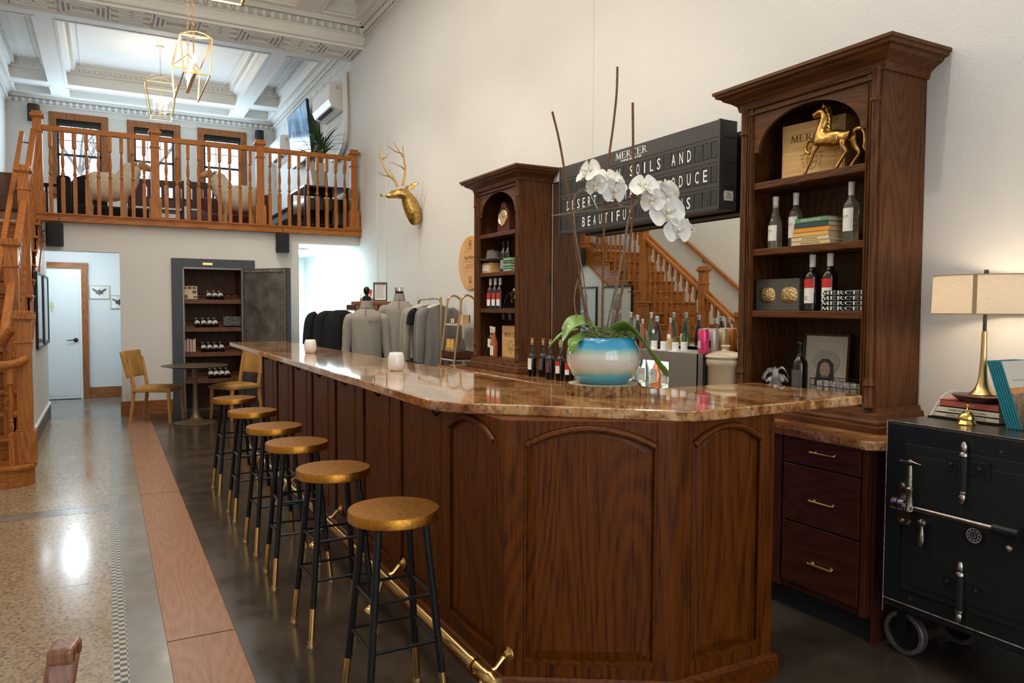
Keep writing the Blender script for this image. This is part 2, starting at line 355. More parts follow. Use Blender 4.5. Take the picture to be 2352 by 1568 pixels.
# hall behind: side walls, back wall, ceiling, corridor
b = MB(); b.box(.95, YF+.2, 0, 1.0, 14.2, 2.5); b.box(-1.1, 14.05, 0, 1.0, 14.2, 2.5); b.box(-1.1, YF+.2, 2.40, 1.0, 14.2, 2.5); b.box(-1.1, 12.0, 0, -1.0, 14.2, 2.5)
st('wall_hall', b, HALL)
b = MB(); b.box(2.45, YF+.2, 0, 2.5, 15.2, 2.6); b.box(2.45, 15.2, 0, XW, 15.3, 2.6); b.box(2.45, YF+.2, 2.47, XW, 15.2, 2.55)
st('wall_corridor', b, HALL)
# wall under the stairs (sloping top) and its baseboard
st('wall_stairs', MB().prism([(7.84, 0), (12.0, 0), (12.0, 2.6), (11.53, 2.6), (11.50, 2.40)], (-.76, 0, 0), (0, 1, 0), (0, 0, 1), (.06, 0, 0)), WALLS)
bb = W('red', 'y'); bx = W('red', 'x')
st('baseboard_stairs', MB().box(-.70, 7.85, 0, -.682, 12.0, .17), pm('grey_base', (.13, .10, .085), .5), bevel=.003)
st('baseboard_stairs_cap', MB().box(-.70, 7.85, .17, -.676, 12.0, .195), WALLS)
st('baseboard_far', MB().box(.18, YF-.018, 0, .82, YF, .20).box(.162, YF-.018, 0, .18, YF+.2, .20), bx, bevel=.003)
st('baseboard_hall', MB().box(-.27, 14.03, 0, .95, 14.05, .175), bx, bevel=.003)
st('baseboard_right', MB().box(XW-.018, 7.3, 0, XW, 15.2, .15).box(XW-.018, Y0, 0, XW, 1.2, .15), bb, bevel=.003)
# upper far wall with three windows
WX = [(-.955, .112), (.465, 1.512), (1.857, 2.9)]; WZ0, WZ1 = 3.80, 5.475; C = .135
b = MB(); xs = [XL]+[v for p in WX for v in (p[0]+C, p[1]-C)]+[XW]
for i in range(0, 8, 2): b.box(xs[i], YB, 2.6, xs[i+1], YB+.2, 6.4)
for a, c in WX: b.box(a+C, YB, 2.6, c-C, YB+.2, WZ0+.08); b.box(a+C, YB, WZ1-C, c-C, YB+.2, 6.4)
st('wall_gallery', b, WALLS)
DK = pm('window_black', (.01, .012, .014), .4)
for i, (a, c) in enumerate(WX):
    wn = 'window_%d' % (i+1); root = bpy.data.objects.new(wn, None); COL.objects.link(root); root.location = (a, YB, WZ0); OR[root.name] = (a, YB, WZ0); fin(root, kind='structure')
    y = YB-.025; m = W('red', 'z')
    build('window_casing', MB().box(a, y, WZ0, a+C, YB+.02, WZ1).box(c-C, y, WZ0, c, YB+.02, WZ1).box(a, y-.003, WZ1-C, c, YB+.02, WZ1).box(a-.03, y-.03, WZ0, c+.03, YB+.02, WZ0+.035).box(a, y, WZ0-.08, c, YB+.01, WZ0), m, root, bevel=.004)
    x0, x1, z0, z1 = a+C, c-C, WZ0+.035, WZ1-C; zm = 4.63
    s = MB()
    for p, q in ((x0, x0+.035), (x1-.035, x1)): s.box(p, YB+.06, z0, q, YB+.10, z1)
    for p, q in ((z0, z0+.045), (zm-.02, zm+.025), (z1-.05, z1)): s.box(x0, YB+.06, p, x1, YB+.10, q)
    build('sash', s, DK, root)
    g = MB(); w3 = (x1-x0)/3
    for k in (1, 2): g.box(x0+w3*k-.006, YB+.075, zm, x0+w3*k+.006, YB+.09, z1)
    g.box(x0, YB+.075, (zm+z1)/2-.006-.05, x1, YB+.09, (zm+z1)/2+.006-.05); build('muntin', g, DK, root)
    build('pane', MB().box(x0, YB+.08, z0, x1, YB+.083, z1), PANE, root)
    build('roller_blind', MB().box(x0+.02, YB+.02, z1-.13, x1-.02, YB+.03, z1-.05).tube([(x0+.01, YB+.035, z1-.035), (x1-.01, YB+.035, z1-.035)], .03, 12), DK, root)
# front shop windows behind the camera
for i, (a, c) in enumerate(((-1.3, -.2), (.1, 1.6), (1.9, 3.2))):
    st('window_%d' % (i+4), MB().box(a, Y0-.1, .6, c, Y0-.096, 4.6).box(a, Y0-.12, 2.9, c, Y0-.08, 2.98, 1), [PANE, DK])
# ---------------- ceiling: beams frame with recessed coffers
def coffers(name, holes, X0, X1, YA, YC, z0=ZC, z1=ZT):
    b = MB(); ys = sorted({v for h in holes for v in (h[1], h[3])}|{YA, YC}); xs = sorted({v for h in holes for v in (h[0], h[2])}|{X0, X1})
    for i in range(len(xs)-1):
        for j in range(len(ys)-1):
            cx = (xs[i]+xs[i+1])/2; cy = (ys[j]+ys[j+1])/2
            if not any(h[0] < cx < h[2] and h[1] < cy < h[3] for h in holes): b.box(xs[i], ys[j], z0, xs[i+1], ys[j+1], z1+.1)
    st(name, b, CEIL)
    b = MB(); e = MB()
    for h in holes:
        d = (h[4] if len(h) > 4 else .14); b.box(h[0], h[1], z1, h[2], h[3], z1+.06)
        pth = [(h[0], h[1], z0), (h[0], h[3], z0), (h[2], h[3], z0), (h[2], h[1], z0)]
        b.sweep([(-.03, -.008), (.012, -.008), (.020, .012), (.010, .03), (-.0, .03), (-.03, -.004)], pth, closed=True)
        b.sweep([(0, z1-z0-.16), (d*.35, z1-z0-.16), (d*.5, z1-z0-.12), (d, z1-z0-.06), (d, z1-z0), (0, z1-z0)], pth, closed=True)
        b.sweep([(d+.08, z1-z0-.02), (d+.10, z1-z0-.02), (d+.10, z1-z0), (d+.08, z1-z0)], pth, closed=True)
        # leaf relief along the inner moulding
        for p, q in zip(pth, pth[1:]+pth[:1]):
            p = V(p); q = V(q); L = (q-p).length; dr = (q-p)/L; nn = V((dr.y, -dr.x, 0)); k = int((L-2*d)/.085)
            if k < 1: continue
            for i in range(k):
                c = p+dr*(d*.7+(L-1.4*d)*(i+.5)/k)+nn*(d*.72)+V((0, 0, z1-z0-.10)); e.ell(c, (.032 if abs(dr.x) > .5 else .04, .04 if abs(dr.x) > .5 else .032, .03), 6)
    st(name+'_moulding', b, CEIL); st(name+'_relief', e, CEIL)
holes = [(-1.5, 13.2, -.875, 16.85, .10), (-.58, 13.2, 2.49, 16.85, .16), (2.78, 13.2, 3.32, 16.6, .10), (-1.5, 17.2, -.875, 17.85, .06), (-.58, 17.2, 2.49, 17.85, .06), (2.78, 17.0, 3.32, 17.85, .06), (-1.5, 12.25, -.875, 12.9, .06), (-.58, 12.25, 2.49, 12.9, .06)]
holes = holes[:6]
coffers('ceiling_gallery', holes, XL, XW, 11.95, YB)
fh = []
for ya, yb in ((-2.8, 1.6), (2.2, 6.6), (7.2, 10.95)):
    for xa, xb, d in ((-1.45, -.85, .1), (-.55, 2.46, .16), (2.80, 3.32, .1)): fh.append((xa, ya, xb, yb, d))
coffers('ceiling', fh, XL, XW, Y0, 11.17)
# big beam with fret soffit
b = MB().box(XL, 11.17, 5.44, XW, 11.95, 6.2)
st('beam_1', b, CEIL)
b = MB(); zs = 5.405
def fr(x0, y0, x1, y1): b.box(x0, y0, zs, x1, y1, 5.441)
ya, yb = 11.25, 11.87
fr(XL, ya-.02, XW, ya); fr(XL, yb, XW, yb+.02)
for k in range(-2, 4):
    c = .93+1.12*k-.005*0
    if c > 3.4: continue
    w = .26
    for i, (dx, dy) in enumerate(((w, .24), (w-.06, .18), (w-.12, .12))):
        t_ = .022
        for s in (-1, 1): fr(c+s*dx-t_/2, 11.56-dy, c+s*dx+t_/2, 11.56+dy); fr(c-dx, 11.56+s*dy-t_/2, c+dx, 11.56+s*dy+t_/2)
    for i in range(10):
        a = i*.63; b.ell((c+.08*cos(a)*(1+i % 2*.3), 11.56+.06*sin(a), 5.44), (.03, .02, .014), 6)
    if c+1.12 < 3.5:
        x0, x1 = c+w+.05, c+1.12-w-.05; n = 6; h = (yb-ya)/n
        for i in range(n):
            y = ya+.04+i*h
            fr(x0+(.10 if i % 2 else 0), y+.02, x1-(0 if i % 2 else .10), y+.045)
        for xx in (x0, (x0+x1)/2, x1): fr(xx-.011, ya+.05, xx+.011, yb-.3 if xx != x0 else yb-.05)
st('trim_2', b, CEIL)
# egg and dart cornices: beam face, far wall, right wall
def eggs(b, p, q, n, r=.042, out=(0, -1, 0)):
    p = V(p); q = V(q); d = (q-p); L = d.length; d.normalize(); o = V(out)
    for i in range(n):
        c = p+d*L*(i+.5)/n
        ra = (r, r*.8, r*1.15) if abs(d.x) > .5 else (r*.8, r, r*1.15)
        b.ell(c, ra, 8)
        b.tube([c+o*.01+d*(1.35*r*cos(t))+V((0, 0, -1.5*r*sin(t)+.01)) for t in [pi*j/6 for j in range(7)]], .008, 4, caps=False)
def cornice(name, p, q, out, n, n2, z=ZC):
    b = MB(); p = V(p); q = V(q); o = V(out); d = (q-p).normalized()
    for (u, z0, z1) in ((.10, -.02, 0), (.075, -.05, -.02), (.03, -.17, -.15), (.012, -.30, -.29), (.018, -.175, -.165)):
        a_ = p+V((0, 0, z0)); c_ = q+o*u+V((0, 0, z1)); b.box(min(a_.x, c_.x), min(a_.y, c_.y), a_.z, max(a_.x, c_.x), max(a_.y, c_.y), c_.z)
    eggs(b, p+o*.035+V((0, 0, -.10)), q+o*.035+V((0, 0, -.10)), n, .04, out)
    L = (q-p).length
    for i in range(n2):
        c = p+d*L*(i+.5)/n2+V((0, 0, -.27)); m = M.Rotation(pi/2, 3, 'X') if abs(d.x) > .5 else M.Rotation(pi/2, 3, 'Y')
        b.lathe([(.045, -.005), (.045, .005)], c, 16, mat=m)
    st(name, b, CEIL)
cornice('trim_3', (XL, 11.17, ZC), (XW, 11.17, ZC), (0, -1, 0), 44, 11)
cornice('trim_4', (XL, YB, ZC), (XW, YB, ZC), (0, -1, 0), 44, 11)
cornice('trim_5', (XW, 11.95, ZC), (XW, YB, ZC), (-1, 0, 0), 54, 13)
cornice('trim_6', (XW, 5.5, ZC), (XW, 11.17, ZC), (-1, 0, 0), 50, 12)
cornice('trim_7', (XL, 11.95, ZC), (XL, YB, ZC), (1, 0, 0), 54, 13)
# ---------------- hall door
dr = bpy.data.objects.new('door_1', None); COL.objects.link(dr); dr.location = (-.6, 14.0, 0); OR['door_1'] = (-.6, 14.0, 0); fin(dr, kind='structure')
b = MB(); DW = pm('door_white', (.72, .76, .78), .35)
b.box(-.94, 13.99, .01, -.375, 14.03, 2.09); build('door_leaf', b, DW, dr, bevel=.003)
b = MB(); b.ring([(-.92, .06), (-.40, .06), (-.40, 2.04), (-.92, 2.04)], [(-.84, .30), (-.55, .30), (-.55, 1.93), (-.84, 1.93)], (0, 13.985, 0), (1, 0, 0), (0, 0, 1), (0, .006, 0)); build('door_panel', b, DW, dr)
b = MB(); b.box(-.34, 13.97, 0, -.25, 14.05, 2.10, 0); b.box(-.98, 13.965, 2.10, -.245, 14.05, 2.20, 1); b.box(-.375, 13.975, 0, -.34, 14.05, 2.10, 2); b.box(-.98, 13.975, 2.09, -.34, 14.05, 2.10, 2)
build('door_frame', b, [W('red', 'z'), bx, DW], dr, bevel=.003)
b = MB(); b.lathe([(.034, 0), (.034, .012), (.012, .014), (.012, .045)], (-.43, 13.985, .955), 16, mat=M.Rotation(pi/2, 3, 'X')); b.tube([(-.43, 13.945, .955), (-.47, 13.94, .96), (-.52, 13.942, .950), (-.56, 13.945, .955)], [.010, .009, .007, .006], 8)
build('door_handle', b, pm('bronze_dark', (.04, .03, .025), .3, 1), dr)
GR = pm('sign_green', (.50, .60, .36), .6)
def pict(cx, sk):
    b = MB(); b.lathe([(.015, 0), (.015, .003)], (cx, 13.984, 1.60), 14, mat=M.Rotation(pi/2, 3, 'X'))
    pl = [(-.045, .02), (-.03, .10), (.03, .10), (.045, .02), (.055, -.06), (.03, -.06), (.025, -.16), (-.025, -.16), (-.03, -.06), (-.055, -.06)] if sk else [(-.045, .10), (.045, .10), (.045, -.02), (.025, -.02), (.02, -.16), (-.02, -.16), (-.025, -.02), (-.045, -.02)]
    pl = [(x_*.58, y_*.62) for x_, y_ in pl]; b.prism(pl, (cx, 13.984, 1.51), (1, 0, 0), (0, 0, 1), (0, -.003, 0)); return b
build('restroom_pictogram', pict(-.755, 1), GR, dr); build('restroom_pictogram', pict(-.885, 0), GR, dr)
def disc_light(x, y, z, r, label, e):
    t = thing('ceiling_light', label, 'light', (x, y, z-.07)); build('housing', MB().lathe([(r, 0), (r, -.03), (r*.94, -.03)], (x, y, z), 28), STEEL, t)
    build('diffuser', MB().lathe([(r*.94, -.028), (r*.94, -.062), (r*.8, -.07), (0, -.07)], (x, y, z), 28), pm('diffuser_glow%d' % e, (.9, .95, 1), .5, em=(.85, .95, 1), es=e), t); return t
disc_light(-.55, 13.1, 2.40, .15, 'round flush ceiling light in the hall above the restroom door', 14)
disc_light(2.86, 12.6, 2.47, .14, 'round flush ceiling light in the bright corridor on the right', 6)
point('hall_light', (-.45, 13.0, 2.2), 20, (.84, .95, 1), .12)
point('hall_light', (.3, 12.4, 2.2), 10, (.75, .9, 1), .12)
area('corridor_light', (3.0, 13.0, 2.44), (0, 0, 0), .8, 1.8, 150, (.68, .93, .98))
t = thing('light_switch', 'small wall switch on the bright corridor wall', 'switch', (XW, 12.7, 1.75)); build('plate', MB().box(XW-.012, 12.66, 1.74, XW, 12.74, 1.86), WHITE, t, bevel=.003); build('toggle', MB().box(XW-.035, 12.69, 1.79, XW-.012, 12.71, 1.81), STEEL, t)
# corridor wall covers framed pieces in the hall
def frame(name, label, cat, c, w, h, out, fw, fc, art, mat_in=.03, tilt=0, d=.02, glass_=True, group=None, matc=None):
    # c: centre of back plane, out: unit normal towards the viewer
    out = V(out); up = V((0, 0, 1)); right = up.cross(out).normalized()
    if tilt: q = M.Rotation(-tilt, 3, right); out = q @ out; up = q @ up
    c = V(c); t = thing(name, label, cat, c-up*h/2, group)
    O = [(-w/2, -h/2), (w/2, -h/2), (w/2, h/2), (-w/2, h/2)]; I = [(x*(1-2*fw/w), y*(1-2*fw/h)) for x, y in O]
    build('frame', MB().ring(O, I, c, right, up, out*d), fc, t, bevel=.0015)
    build('mat_board', MB().prism(I, c+out*d*.3, right, up, out*.002), matc or pm('mat_white', (.74, .74, .70), .7), t)
    for nm, poly, m in art: 
        polys = poly if isinstance(poly[0], list) else [poly]
        b = MB(); ai_ = [q[0] for q in art].index(nm)*.0012
        for i_, pp in enumerate(polys): b.prism(pp, c+out*(d*.3+.003+.0002*i_+ai_), right, up, out*.001)
        build(nm, b, m, t)
    if glass_: build('glass', MB().prism(I, c+out*(d*.75), right, up, out*.001), PANE, t)
    return t
def mirrorx(p): return p+[(-x, y) for x, y in reversed(p)]
bf = mirrorx([(.002, .05), (.02, .02), (.09, .06), (.11, .045), (.075, .01), (.05, -.01), (.055, -.04), (.02, -.03), (.002, -.06)])
BDK = pm('ink_dark', (.05, .05, .045), .7)
frame('butterfly_print', 'small framed butterfly print hanging higher on the hall wall', 'picture', (-.085, 14.045, 1.735), .29, .225, (0, -1, 0), .012, pm('frame_gilt', (.55, .52, .38), .4, .6), [('butterfly', bf, BDK)])
frame('butterfly_print', 'small framed butterfly print cut by the wall edge, lower on the hall wall', 'picture', (.20, 14.045, 1.575), .26, .225, (0, -1, 0), .012, MC['frame_gilt'], [('butterfly', bf, BDK)])
PH = pm('photo_grey', (.35, .35, .33), .6, var=.5, bs=30)
for k, yc in enumerate((11.42, 10.40)):
    frame('framed_picture', ['black framed picture of old photographs under the stairs, nearer the hall door', 'black framed picture of old photographs under the stairs, nearer the stair foot'][k], 'picture', (-.70, yc, 1.45), .86, .88, (1, 0, 0), .03, BLACKM, [('photograph', [[(-.13, .02), (.13, .02), (.13, .3), (-.13, .3)], [(-.13, -.3), (.13, -.3), (.13, -.02), (-.13, -.02)]], PH)], d=.03)
# ================================================================ STAIRS AND GALLERY RAILING
OZ, OY, OX = W('oak', 'z'), W('oak', 'y'), W('oak', 'x')
def turned(b, x, y, z0, z1, zb, zt, s=.040):
    # square foot z0..zb, turned shaft zb..zt, square head zt..z1
    h = s/2; b.box(x-h, y-h, z0, x+h, y+h, zb); b.box(x-h, y-h, zt, x+h, y+h, z1); L = zt-zb
    pr = [(.020, 0), (.012, .02), (.012, .05), (.019, .09), (.021, .13), (.016, .19), (.010, .22), (.018, .25), (.010, .285), (.0115, .30), (.017, .42), (.019, .52), (.015, .70), (.010, .90), (.009, .95), (.015, .965), (.015, .985), (.019, 1)]
    b.lathe([(r*s/.04, zb+t*L) for r, t in pr], (x, y, 0), 10)
def newel(b, x, y, z0, z1, w=.11, base=.27, collar=.26):
    h = w/2; hb = h+.022
    if base: b.box(x-hb, y-hb, z0, x+hb, y+hb, z0+base); b.box(x-hb+.01, y-hb+.01, z0+base, x+hb-.01, y+hb-.01, z0+base+.015)
    b.box(x-h, y-h, z0, x+h, y+h, z1-.06)
    b.box(x-h-.012, y-h-.012, z1-collar, x+h+.012, y+h+.012, z1-collar+.018)
    b.box(x-h-.012, y-h-.012, z1-.085, x+h+.012, y+h+.012, z1-.07); b.box(x-h-.028, y-h-.028, z1-.07, x+h+.028, y+h+.028, z1-.035); b.box(x-h-.008, y-h-.008, z1-.035, x+h+.008, y+h+.008, z1)
gal = thing('gallery_railing', 'oak railing with turned balusters along the edge of the upper gallery', 'railing', (1.3, 11.45, 2.6))
YR = 11.44; px = (-.73, .629, 2.012, 3.405)
b = MB(); b.box(-.86, 11.38, 2.60, XW, 11.5, 2.69); b.box(-.86, 11.36, 2.685, XW, 11.52, 2.705); b.box(-.86, 11.372, 2.665, XW, 11.5, 2.685); b.box(XW-.22, 11.37, 2.705, XW, 11.5, 2.74)
build('edge_trim', b, OX, gal, bevel=.004)
for i, x in enumerate(px): b = MB(); newel(b, x, YR, 2.705, 3.925 if i else 3.99, .105, .27 if i < 3 else .28); build('newel_post', b, OZ, gal, bevel=.004)
for i in range(3):
    a, c = px[i], px[i+1]
    build('handrail', MB().sweep([(-.035, 0), (-.03, -.055), (.03, -.055), (.035, 0), (.028, .012), (-.028, .012)], [(a+.05, YR, 3.815), (c-.05, YR, 3.815)]), OX, gal, bevel=.004)
    for k in range(9):
        x = a+(c-a)*(k+1)/10; b = MB(); turned(b, x, YR, 2.705, 3.765, 3.17, 3.56, .046); build('baluster', b, OZ, gal)
# staircase
NR, RI, RU, SY = 15, .18, .27, 7.40; SX = -.765
stc = thing('staircase', 'oak staircase with turned balusters climbing along the left wall to the gallery', 'staircase', (-1.2, 9.4, 0))
for i in range(NR-1):
    z = RI*(i+1); y = SY+RU*i
    if i == 0:
        o = [(-1.69, 7.72)]+[(-1.69, 7.40), (-1.2, 7.36), (-.72, 7.30)]+[(-.70+.17*sin(t)*1.0, 7.46-.17*cos(t)) for t in [pi*j/8 for j in range(9)]]+[(-.76, 7.68)]
        build('tread', MB().prism(o, (0, 0, .145), (1, 0, 0), (0, 1, 0), (0, 0, .035)), OX, stc, bevel=.01, seg=3)
        o2 = [(x*1.0-(.02 if x > -1 else 0), y_+(.025 if y_ < 7.5 else 0)) for x, y_ in o]
        build('riser', MB().prism(o2, (0, 0, 0), (1, 0, 0), (0, 1, 0), (0, 0, .145)), OX, stc); continue
    build('tread', MB().box(XL, y-.03, z-.035, -.685, y+RU+.005, z), OX, stc, bevel=.012, seg=3)
    build('riser', MB().box(XL, y, z-RI, -.715, y+.018, z-.035).box(-.715, y, z-.07, -.695, y+RU-.02, z-.035), OX, stc, bevel=.003)
sl = RI/RU
sp = [(SY+.02, 0), (SY+.30, 0), (11.5, 2.44), (11.5, 2.7)]
st_poly = [(7.66, 0), (11.48, 2.52), (11.48, 2.70)]
for i in range(NR-1, 0, -1): st_poly += [(SY+RU*i, RI*(i+1)-.035), (SY+RU*i, RI*i-.035)]
st_poly = [(7.76, 0.0), (11.48, 2.43), (11.48, 2.66)]
for i in range(NR-2, 0, -1): st_poly += [(SY+RU*i, RI*(i+1)-.036), (SY+RU*i, RI*i-.036)]
build('stringer', MB().prism(st_poly, (-.735, 0, 0), (0, 1, 0), (0, 0, 1), (.03, 0, 0)), OY, stc)
b = MB(); b.bar((-.715, 7.78, -.02), (-.715, 11.5, 2.42), .05, .03); build('stringer_moulding', b, OY, stc)
sn = [(-.61, 7.48, .18, 1.46, .27), (SX, 8.38, .36+.3, 2.13, 0), (SX, 9.78, 1.6, 3.03, 0)]
for x, y, z0, z1, ba in sn:
    b = MB(); newel(b, x, y, z0, z1, .11, ba, .27); build('newel_post', b, OZ, stc, bevel=.004)
zr = lambda y: .18+(y-SY)*sl+.90
def srail(p, q, w=.066, h=.06): return MB().bar(p, q, w, h)
segs = [(7.62, 8.33), (8.43, 9.73), (9.83, 11.39)]
for a, c in segs:
    build('handrail', srail((SX, a, zr(a)), (SX, c, zr(c))), OY, stc, bevel=.012, seg=3)
build('handrail', MB().tube([(SX, 7.66, zr(7.64)), (SX, 7.56, zr(7.58)-.01), (-.70, 7.49, 1.30), (-.64, 7.48, 1.30)], .034, 10), OX, stc)
for i in range(1, NR-1):
    for dy in (.06, .195):
        y = SY+RU*i+dy
        if min(abs(y-s[1]) for s in sn[1:]) < .09 or y > 11.33 or y < 7.6: continue
        z0 = RI*(i+1); z1 = zr(y)-.028; L = z1-z0; b = MB(); turned(b, SX, y, z0, z1, z0+.28*L+(0 if dy < .1 else .05), z1-.16, .042); build('baluster', b, OZ, stc)
for x, y in ((-.70, 7.36), (-.80, 7.36), (-.92, 7.35)):
    b = MB(); turned(b, x, y, .18, 1.0, .45, .86, .04); build('baluster', b, OZ, stc)
# inner grab rail with brackets, and wall rail
b = MB(); b.tube([(-.60, 7.41, 1.06), (-.64, 7.36, 1.03), (-.72, 7.34, 1.015), (-.86, 7.34, 1.01), (-1.0, 7.34, 1.01)], .036, 12); build('handrail', b, OX, stc)
b = MB(); b.bar((-.885, 7.75, zr(7.75)-.02), (-.885, 11.28, zr(11.28)), .05, .06); build('handrail', b, OY, stc, bevel=.012, seg=3)
for y in (8.3, 9.7, 11.2): build('rail_bracket', MB().tube([(-.885, y, zr(y)-.03), (-.885, y, zr(y)-.07), (-.80, y, zr(y)-.08)], .008, 6), BLACKM, stc)
wr = thing('wall_handrail', 'oak handrail fixed to the left wall above the stair', 'handrail', (XL+.08, 9.4, 1.0))
build('rail', MB().bar((XL+.08, 7.5, zr(7.5)), (XL+.08, 11.6, zr(11.6)), .05, .055), OY, wr, bevel=.012, seg=3)
for y in (7.9, 9.3, 10.7): build('rail_bracket', MB().tube([(XL+.08, y, zr(y)-.03), (XL+.08, y, zr(y)-.08), (XL, y, zr(y)-.08)], .008, 6), BLACKM, wr)
# ================================================================ BAR STOOLS
def stool():
    t = thing('bar_stool', '', 'stool')
    b = MB(); b.lathe([(0, .720), (.164, .720), (.168, .7235), (.168, .757), (.1655, .7605), (0, .7615)], n=48); build('seat', b, GOLD, t)
    b = MB()
    for s in range(4):
        a = pi/4+s*pi/2; d = V((cos(a), sin(a), 0)); top = d*.125+V((0, 0, .718)); bot = d*.212+V((0, 0, .0))
    L = lambda s, z: V((cos(pi/4+s*pi/2), sin(pi/4+s*pi/2), 0))*(.212+(.125-.212)*z/.718)+V((0, 0, z))
    for s in range(4):
        g = build('leg', MB().tube([L(s, .17), L(s, .718)], .0140, 10), BLACKM, t)
        build('leg_tip', MB().tube([L(s, .012), L(s, .17)], .0136, 10), BRASS, t); build('foot', MB().lathe([(.019, 0), (.020, .006), (.016, .016), (.013, .03)], (L(s, 0).x, L(s, 0).y, 0), 12), pm('worn_brass', (.42, .27, .12), .4, .8), t)
    for k, z in enumerate((.285, .455)):
        for s in range(4): build('rung', MB().tube([L(s, z), L((s+1) % 4, z)], .007, 6), BLACKM, t)
    return t
s0 = stool(); sy = [2.617, 3.417, 4.169, 4.80, 5.587, 6.438]
sl_ = ['gold topped bar stool nearest the viewer, its front legs cut by the picture edge', 'gold topped bar stool second from the viewer, with all its brass tips in view', 'gold topped bar stool third from the viewer at the bar', 'gold topped bar stool fourth from the viewer, third from the far end', 'gold topped bar stool second from the far end of the bar', 'gold topped bar stool farthest along the bar, beside the round table']
for i, (y, l) in enumerate(zip(sy, sl_)):
    o = s0 if i == 0 else dup(s0)
    o.location = ((.905+(.02 if i == 0 else .01), y, 0)); o.rotation_euler = (0, 0, [.0, .03, -.04, .05, .0, .04][i]); fin(o, l, 'stool', 'bar stools along the bar')
# ================================================================ BAR
BX = 1.31; P0 = (BX, 7.46); P1 = (BX, 2.47); P2 = (1.86, 2.135); P3 = (2.37, 2.135); HB = 1.08
bar = thing('bar_counter', 'long dark wood panelled bar with an angled end', 'bar', (1.6, 4.6, 0))
D1 = V((P2[0]-P1[0], P2[1]-P1[1], 0)); LD = D1.length
body = [P0, P1, P2, P3, (2.37, 2.62), (1.86, 2.75), (1.78, 3.1), (1.78, 7.46)]
WZ_, WY_ = W('bar', 'z'), W('bar', 'y')
build('carcass', MB().prism([(BX+.02, 7.44), (BX+.02, 2.485), (1.866, 2.155), (2.35, 2.155), (2.35, 2.60), (1.85, 2.73), (1.76, 3.1), (1.76, 7.44)], (0, 0, .0), (1, 0, 0), (0, 1, 0), (0, 0, HB)), WZ_, bar)
def face(p, q, stiles, arch=True):
    # frame-and-panel skin from p to q; stiles: list of (a,b) ranges along the face; openings lie between
    p = V((*p, 0)); q = V((*q, 0)); d = (q-p); L = d.length; d.normalize(); n = V((d.y, -d.x, 0)); zb, zt = .155, 1.062
    up = V((0, 0, 1)); b = MB(); mo = MB(); pa = MB()
    for a, c in stiles: b.prism([(a, 0), (c, 0), (c, HB), (a, HB)], p, d, up, -n*.022)
    for i in range(len(stiles)-1):
        a, c = stiles[i][1], stiles[i+1][0]; w = c-a; ar_ = arch or i == len(stiles)-2; h = .062 if ar_ else .001; zt = 1.062 if ar_ else 1.074; zs = zt-h
        b.prism([(a, 0), (c, 0), (c, zb), (a, zb)], p, d, up, -n*.022)
        ar = [(a+w*t, zs+h*(1-(2*t-1)**2)) for t in [j/14 for j in range(15)]]
        b.prism([(a, HB)]+ar+[(c, HB)], p, d, up, -n*.022)
        pa.prism([(a, zb), (c, zb)]+ar[::-1], p-n*.018, d, up, -n*.004)
        # raised inner field with bevelled edge
        g = .045
        ri = [(a+g+(w-2*g)*t, zs-g*.8+h*(1-(2*t-1)**2)) for t in [j/14 for j in range(15)]]
        lo = [(a, zb), (c, zb)]+ar[::-1]; inn = [(a+g, zb+g), (c-g, zb+g)]+ri[::-1]
        k = len(lo); base = p-n*.017; vs = [base+d*x+up*z for x, z in lo]+[base+n*.012+d*x+up*z for x, z in inn]
        pa.add(vs, [(j, (j+1) % k, k+(j+1) % k, k+j) for j in range(k)]+[tuple(range(k, 2*k))])
        # bead round the opening: arch roll, sides, sill
        if ar_: mo.tube([p+d*x+up*z+n*.004 for x, z in [(a+.008+(w-.016)*(x_-a)/w, z_-.012) for x_, z_ in ar]], .013, 8)
        mo.tube([p+d*(a+.004)+up*zb, p+d*(a+.004)+up*zs], .005, 6); mo.tube([p+d*(c-.004)+up*zb, p+d*(c-.004)+up*zs], .005, 6)
        mo.prism([(a, zb-.004), (c, zb-.004), (c, zb+.012), (a, zb+.012)], p+n*.006, d, up, -n*.02)
    return b, mo, pa
L1 = P0[1]-P1[1]; pitch = .626; stl = [(0, .035)]; y = 7.43
edges = [7.43, 6.90, 6.74, 6.26, 6.11, 5.63, 5.48, 5.01, 4.85, 4.385, 4.24, 3.765, 3.61, 3.05, 2.99]
stl = [(0, 7.46-7.40)]
for i in range(1, 13, 2): stl.append((7.46-edges[i], 7.46-edges[i+1]))
stl.append((7.46-3.08, 7.46-2.99)); stl.append((L1-.07, L1))
fa = [face(P0, P1, stl, False), face(P1, P2, [(0, .075), (LD-.075, LD)]), face(P2, P3, [(0, .075), (.51-.075, .51)])]
for nm, parts in zip(('long_front', 'angled_front', 'end_front'), fa):
    build(nm+'_frame', parts[0], WZ_, bar, bevel=.0025); build(nm+'_panels', parts[2], WZ_, bar); build(nm+'_beading', parts[1], WY_, bar)
bp = [(0, 0), (.022, 0), (.022, .082), (.016, .092), (.006, .100), (0, .100)]
build('plinth', MB().sweep(bp, [(*P0, 0), (*P1, 0), (*P2, 0), (*P3, 0), (2.37, 2.62, 0)], side=1), WY_, bar)
for i in range(1, 13, 2):
    y = edges[i]+.03; b = MB()
    b.box(BX-.035, y-.012, HB-.008, BX-.001, y+.035, HB); b.tube([(BX-.02, y, HB-.004), (BX-.035, y-.005, HB-.03), (BX-.055, y-.01, HB-.04), (BX-.075, y-.005, HB-.028), (BX-.078, y, HB-.012)], .0045, 6)
    b.tube([(BX-.02, y+.02, HB-.004), (BX-.03, y+.02, HB-.035), (BX-.045, y+.018, HB-.05), (BX-.06, y+.015, HB-.04)], .0045, 6)
    build('bag_hook', b, BLACKM, bar)
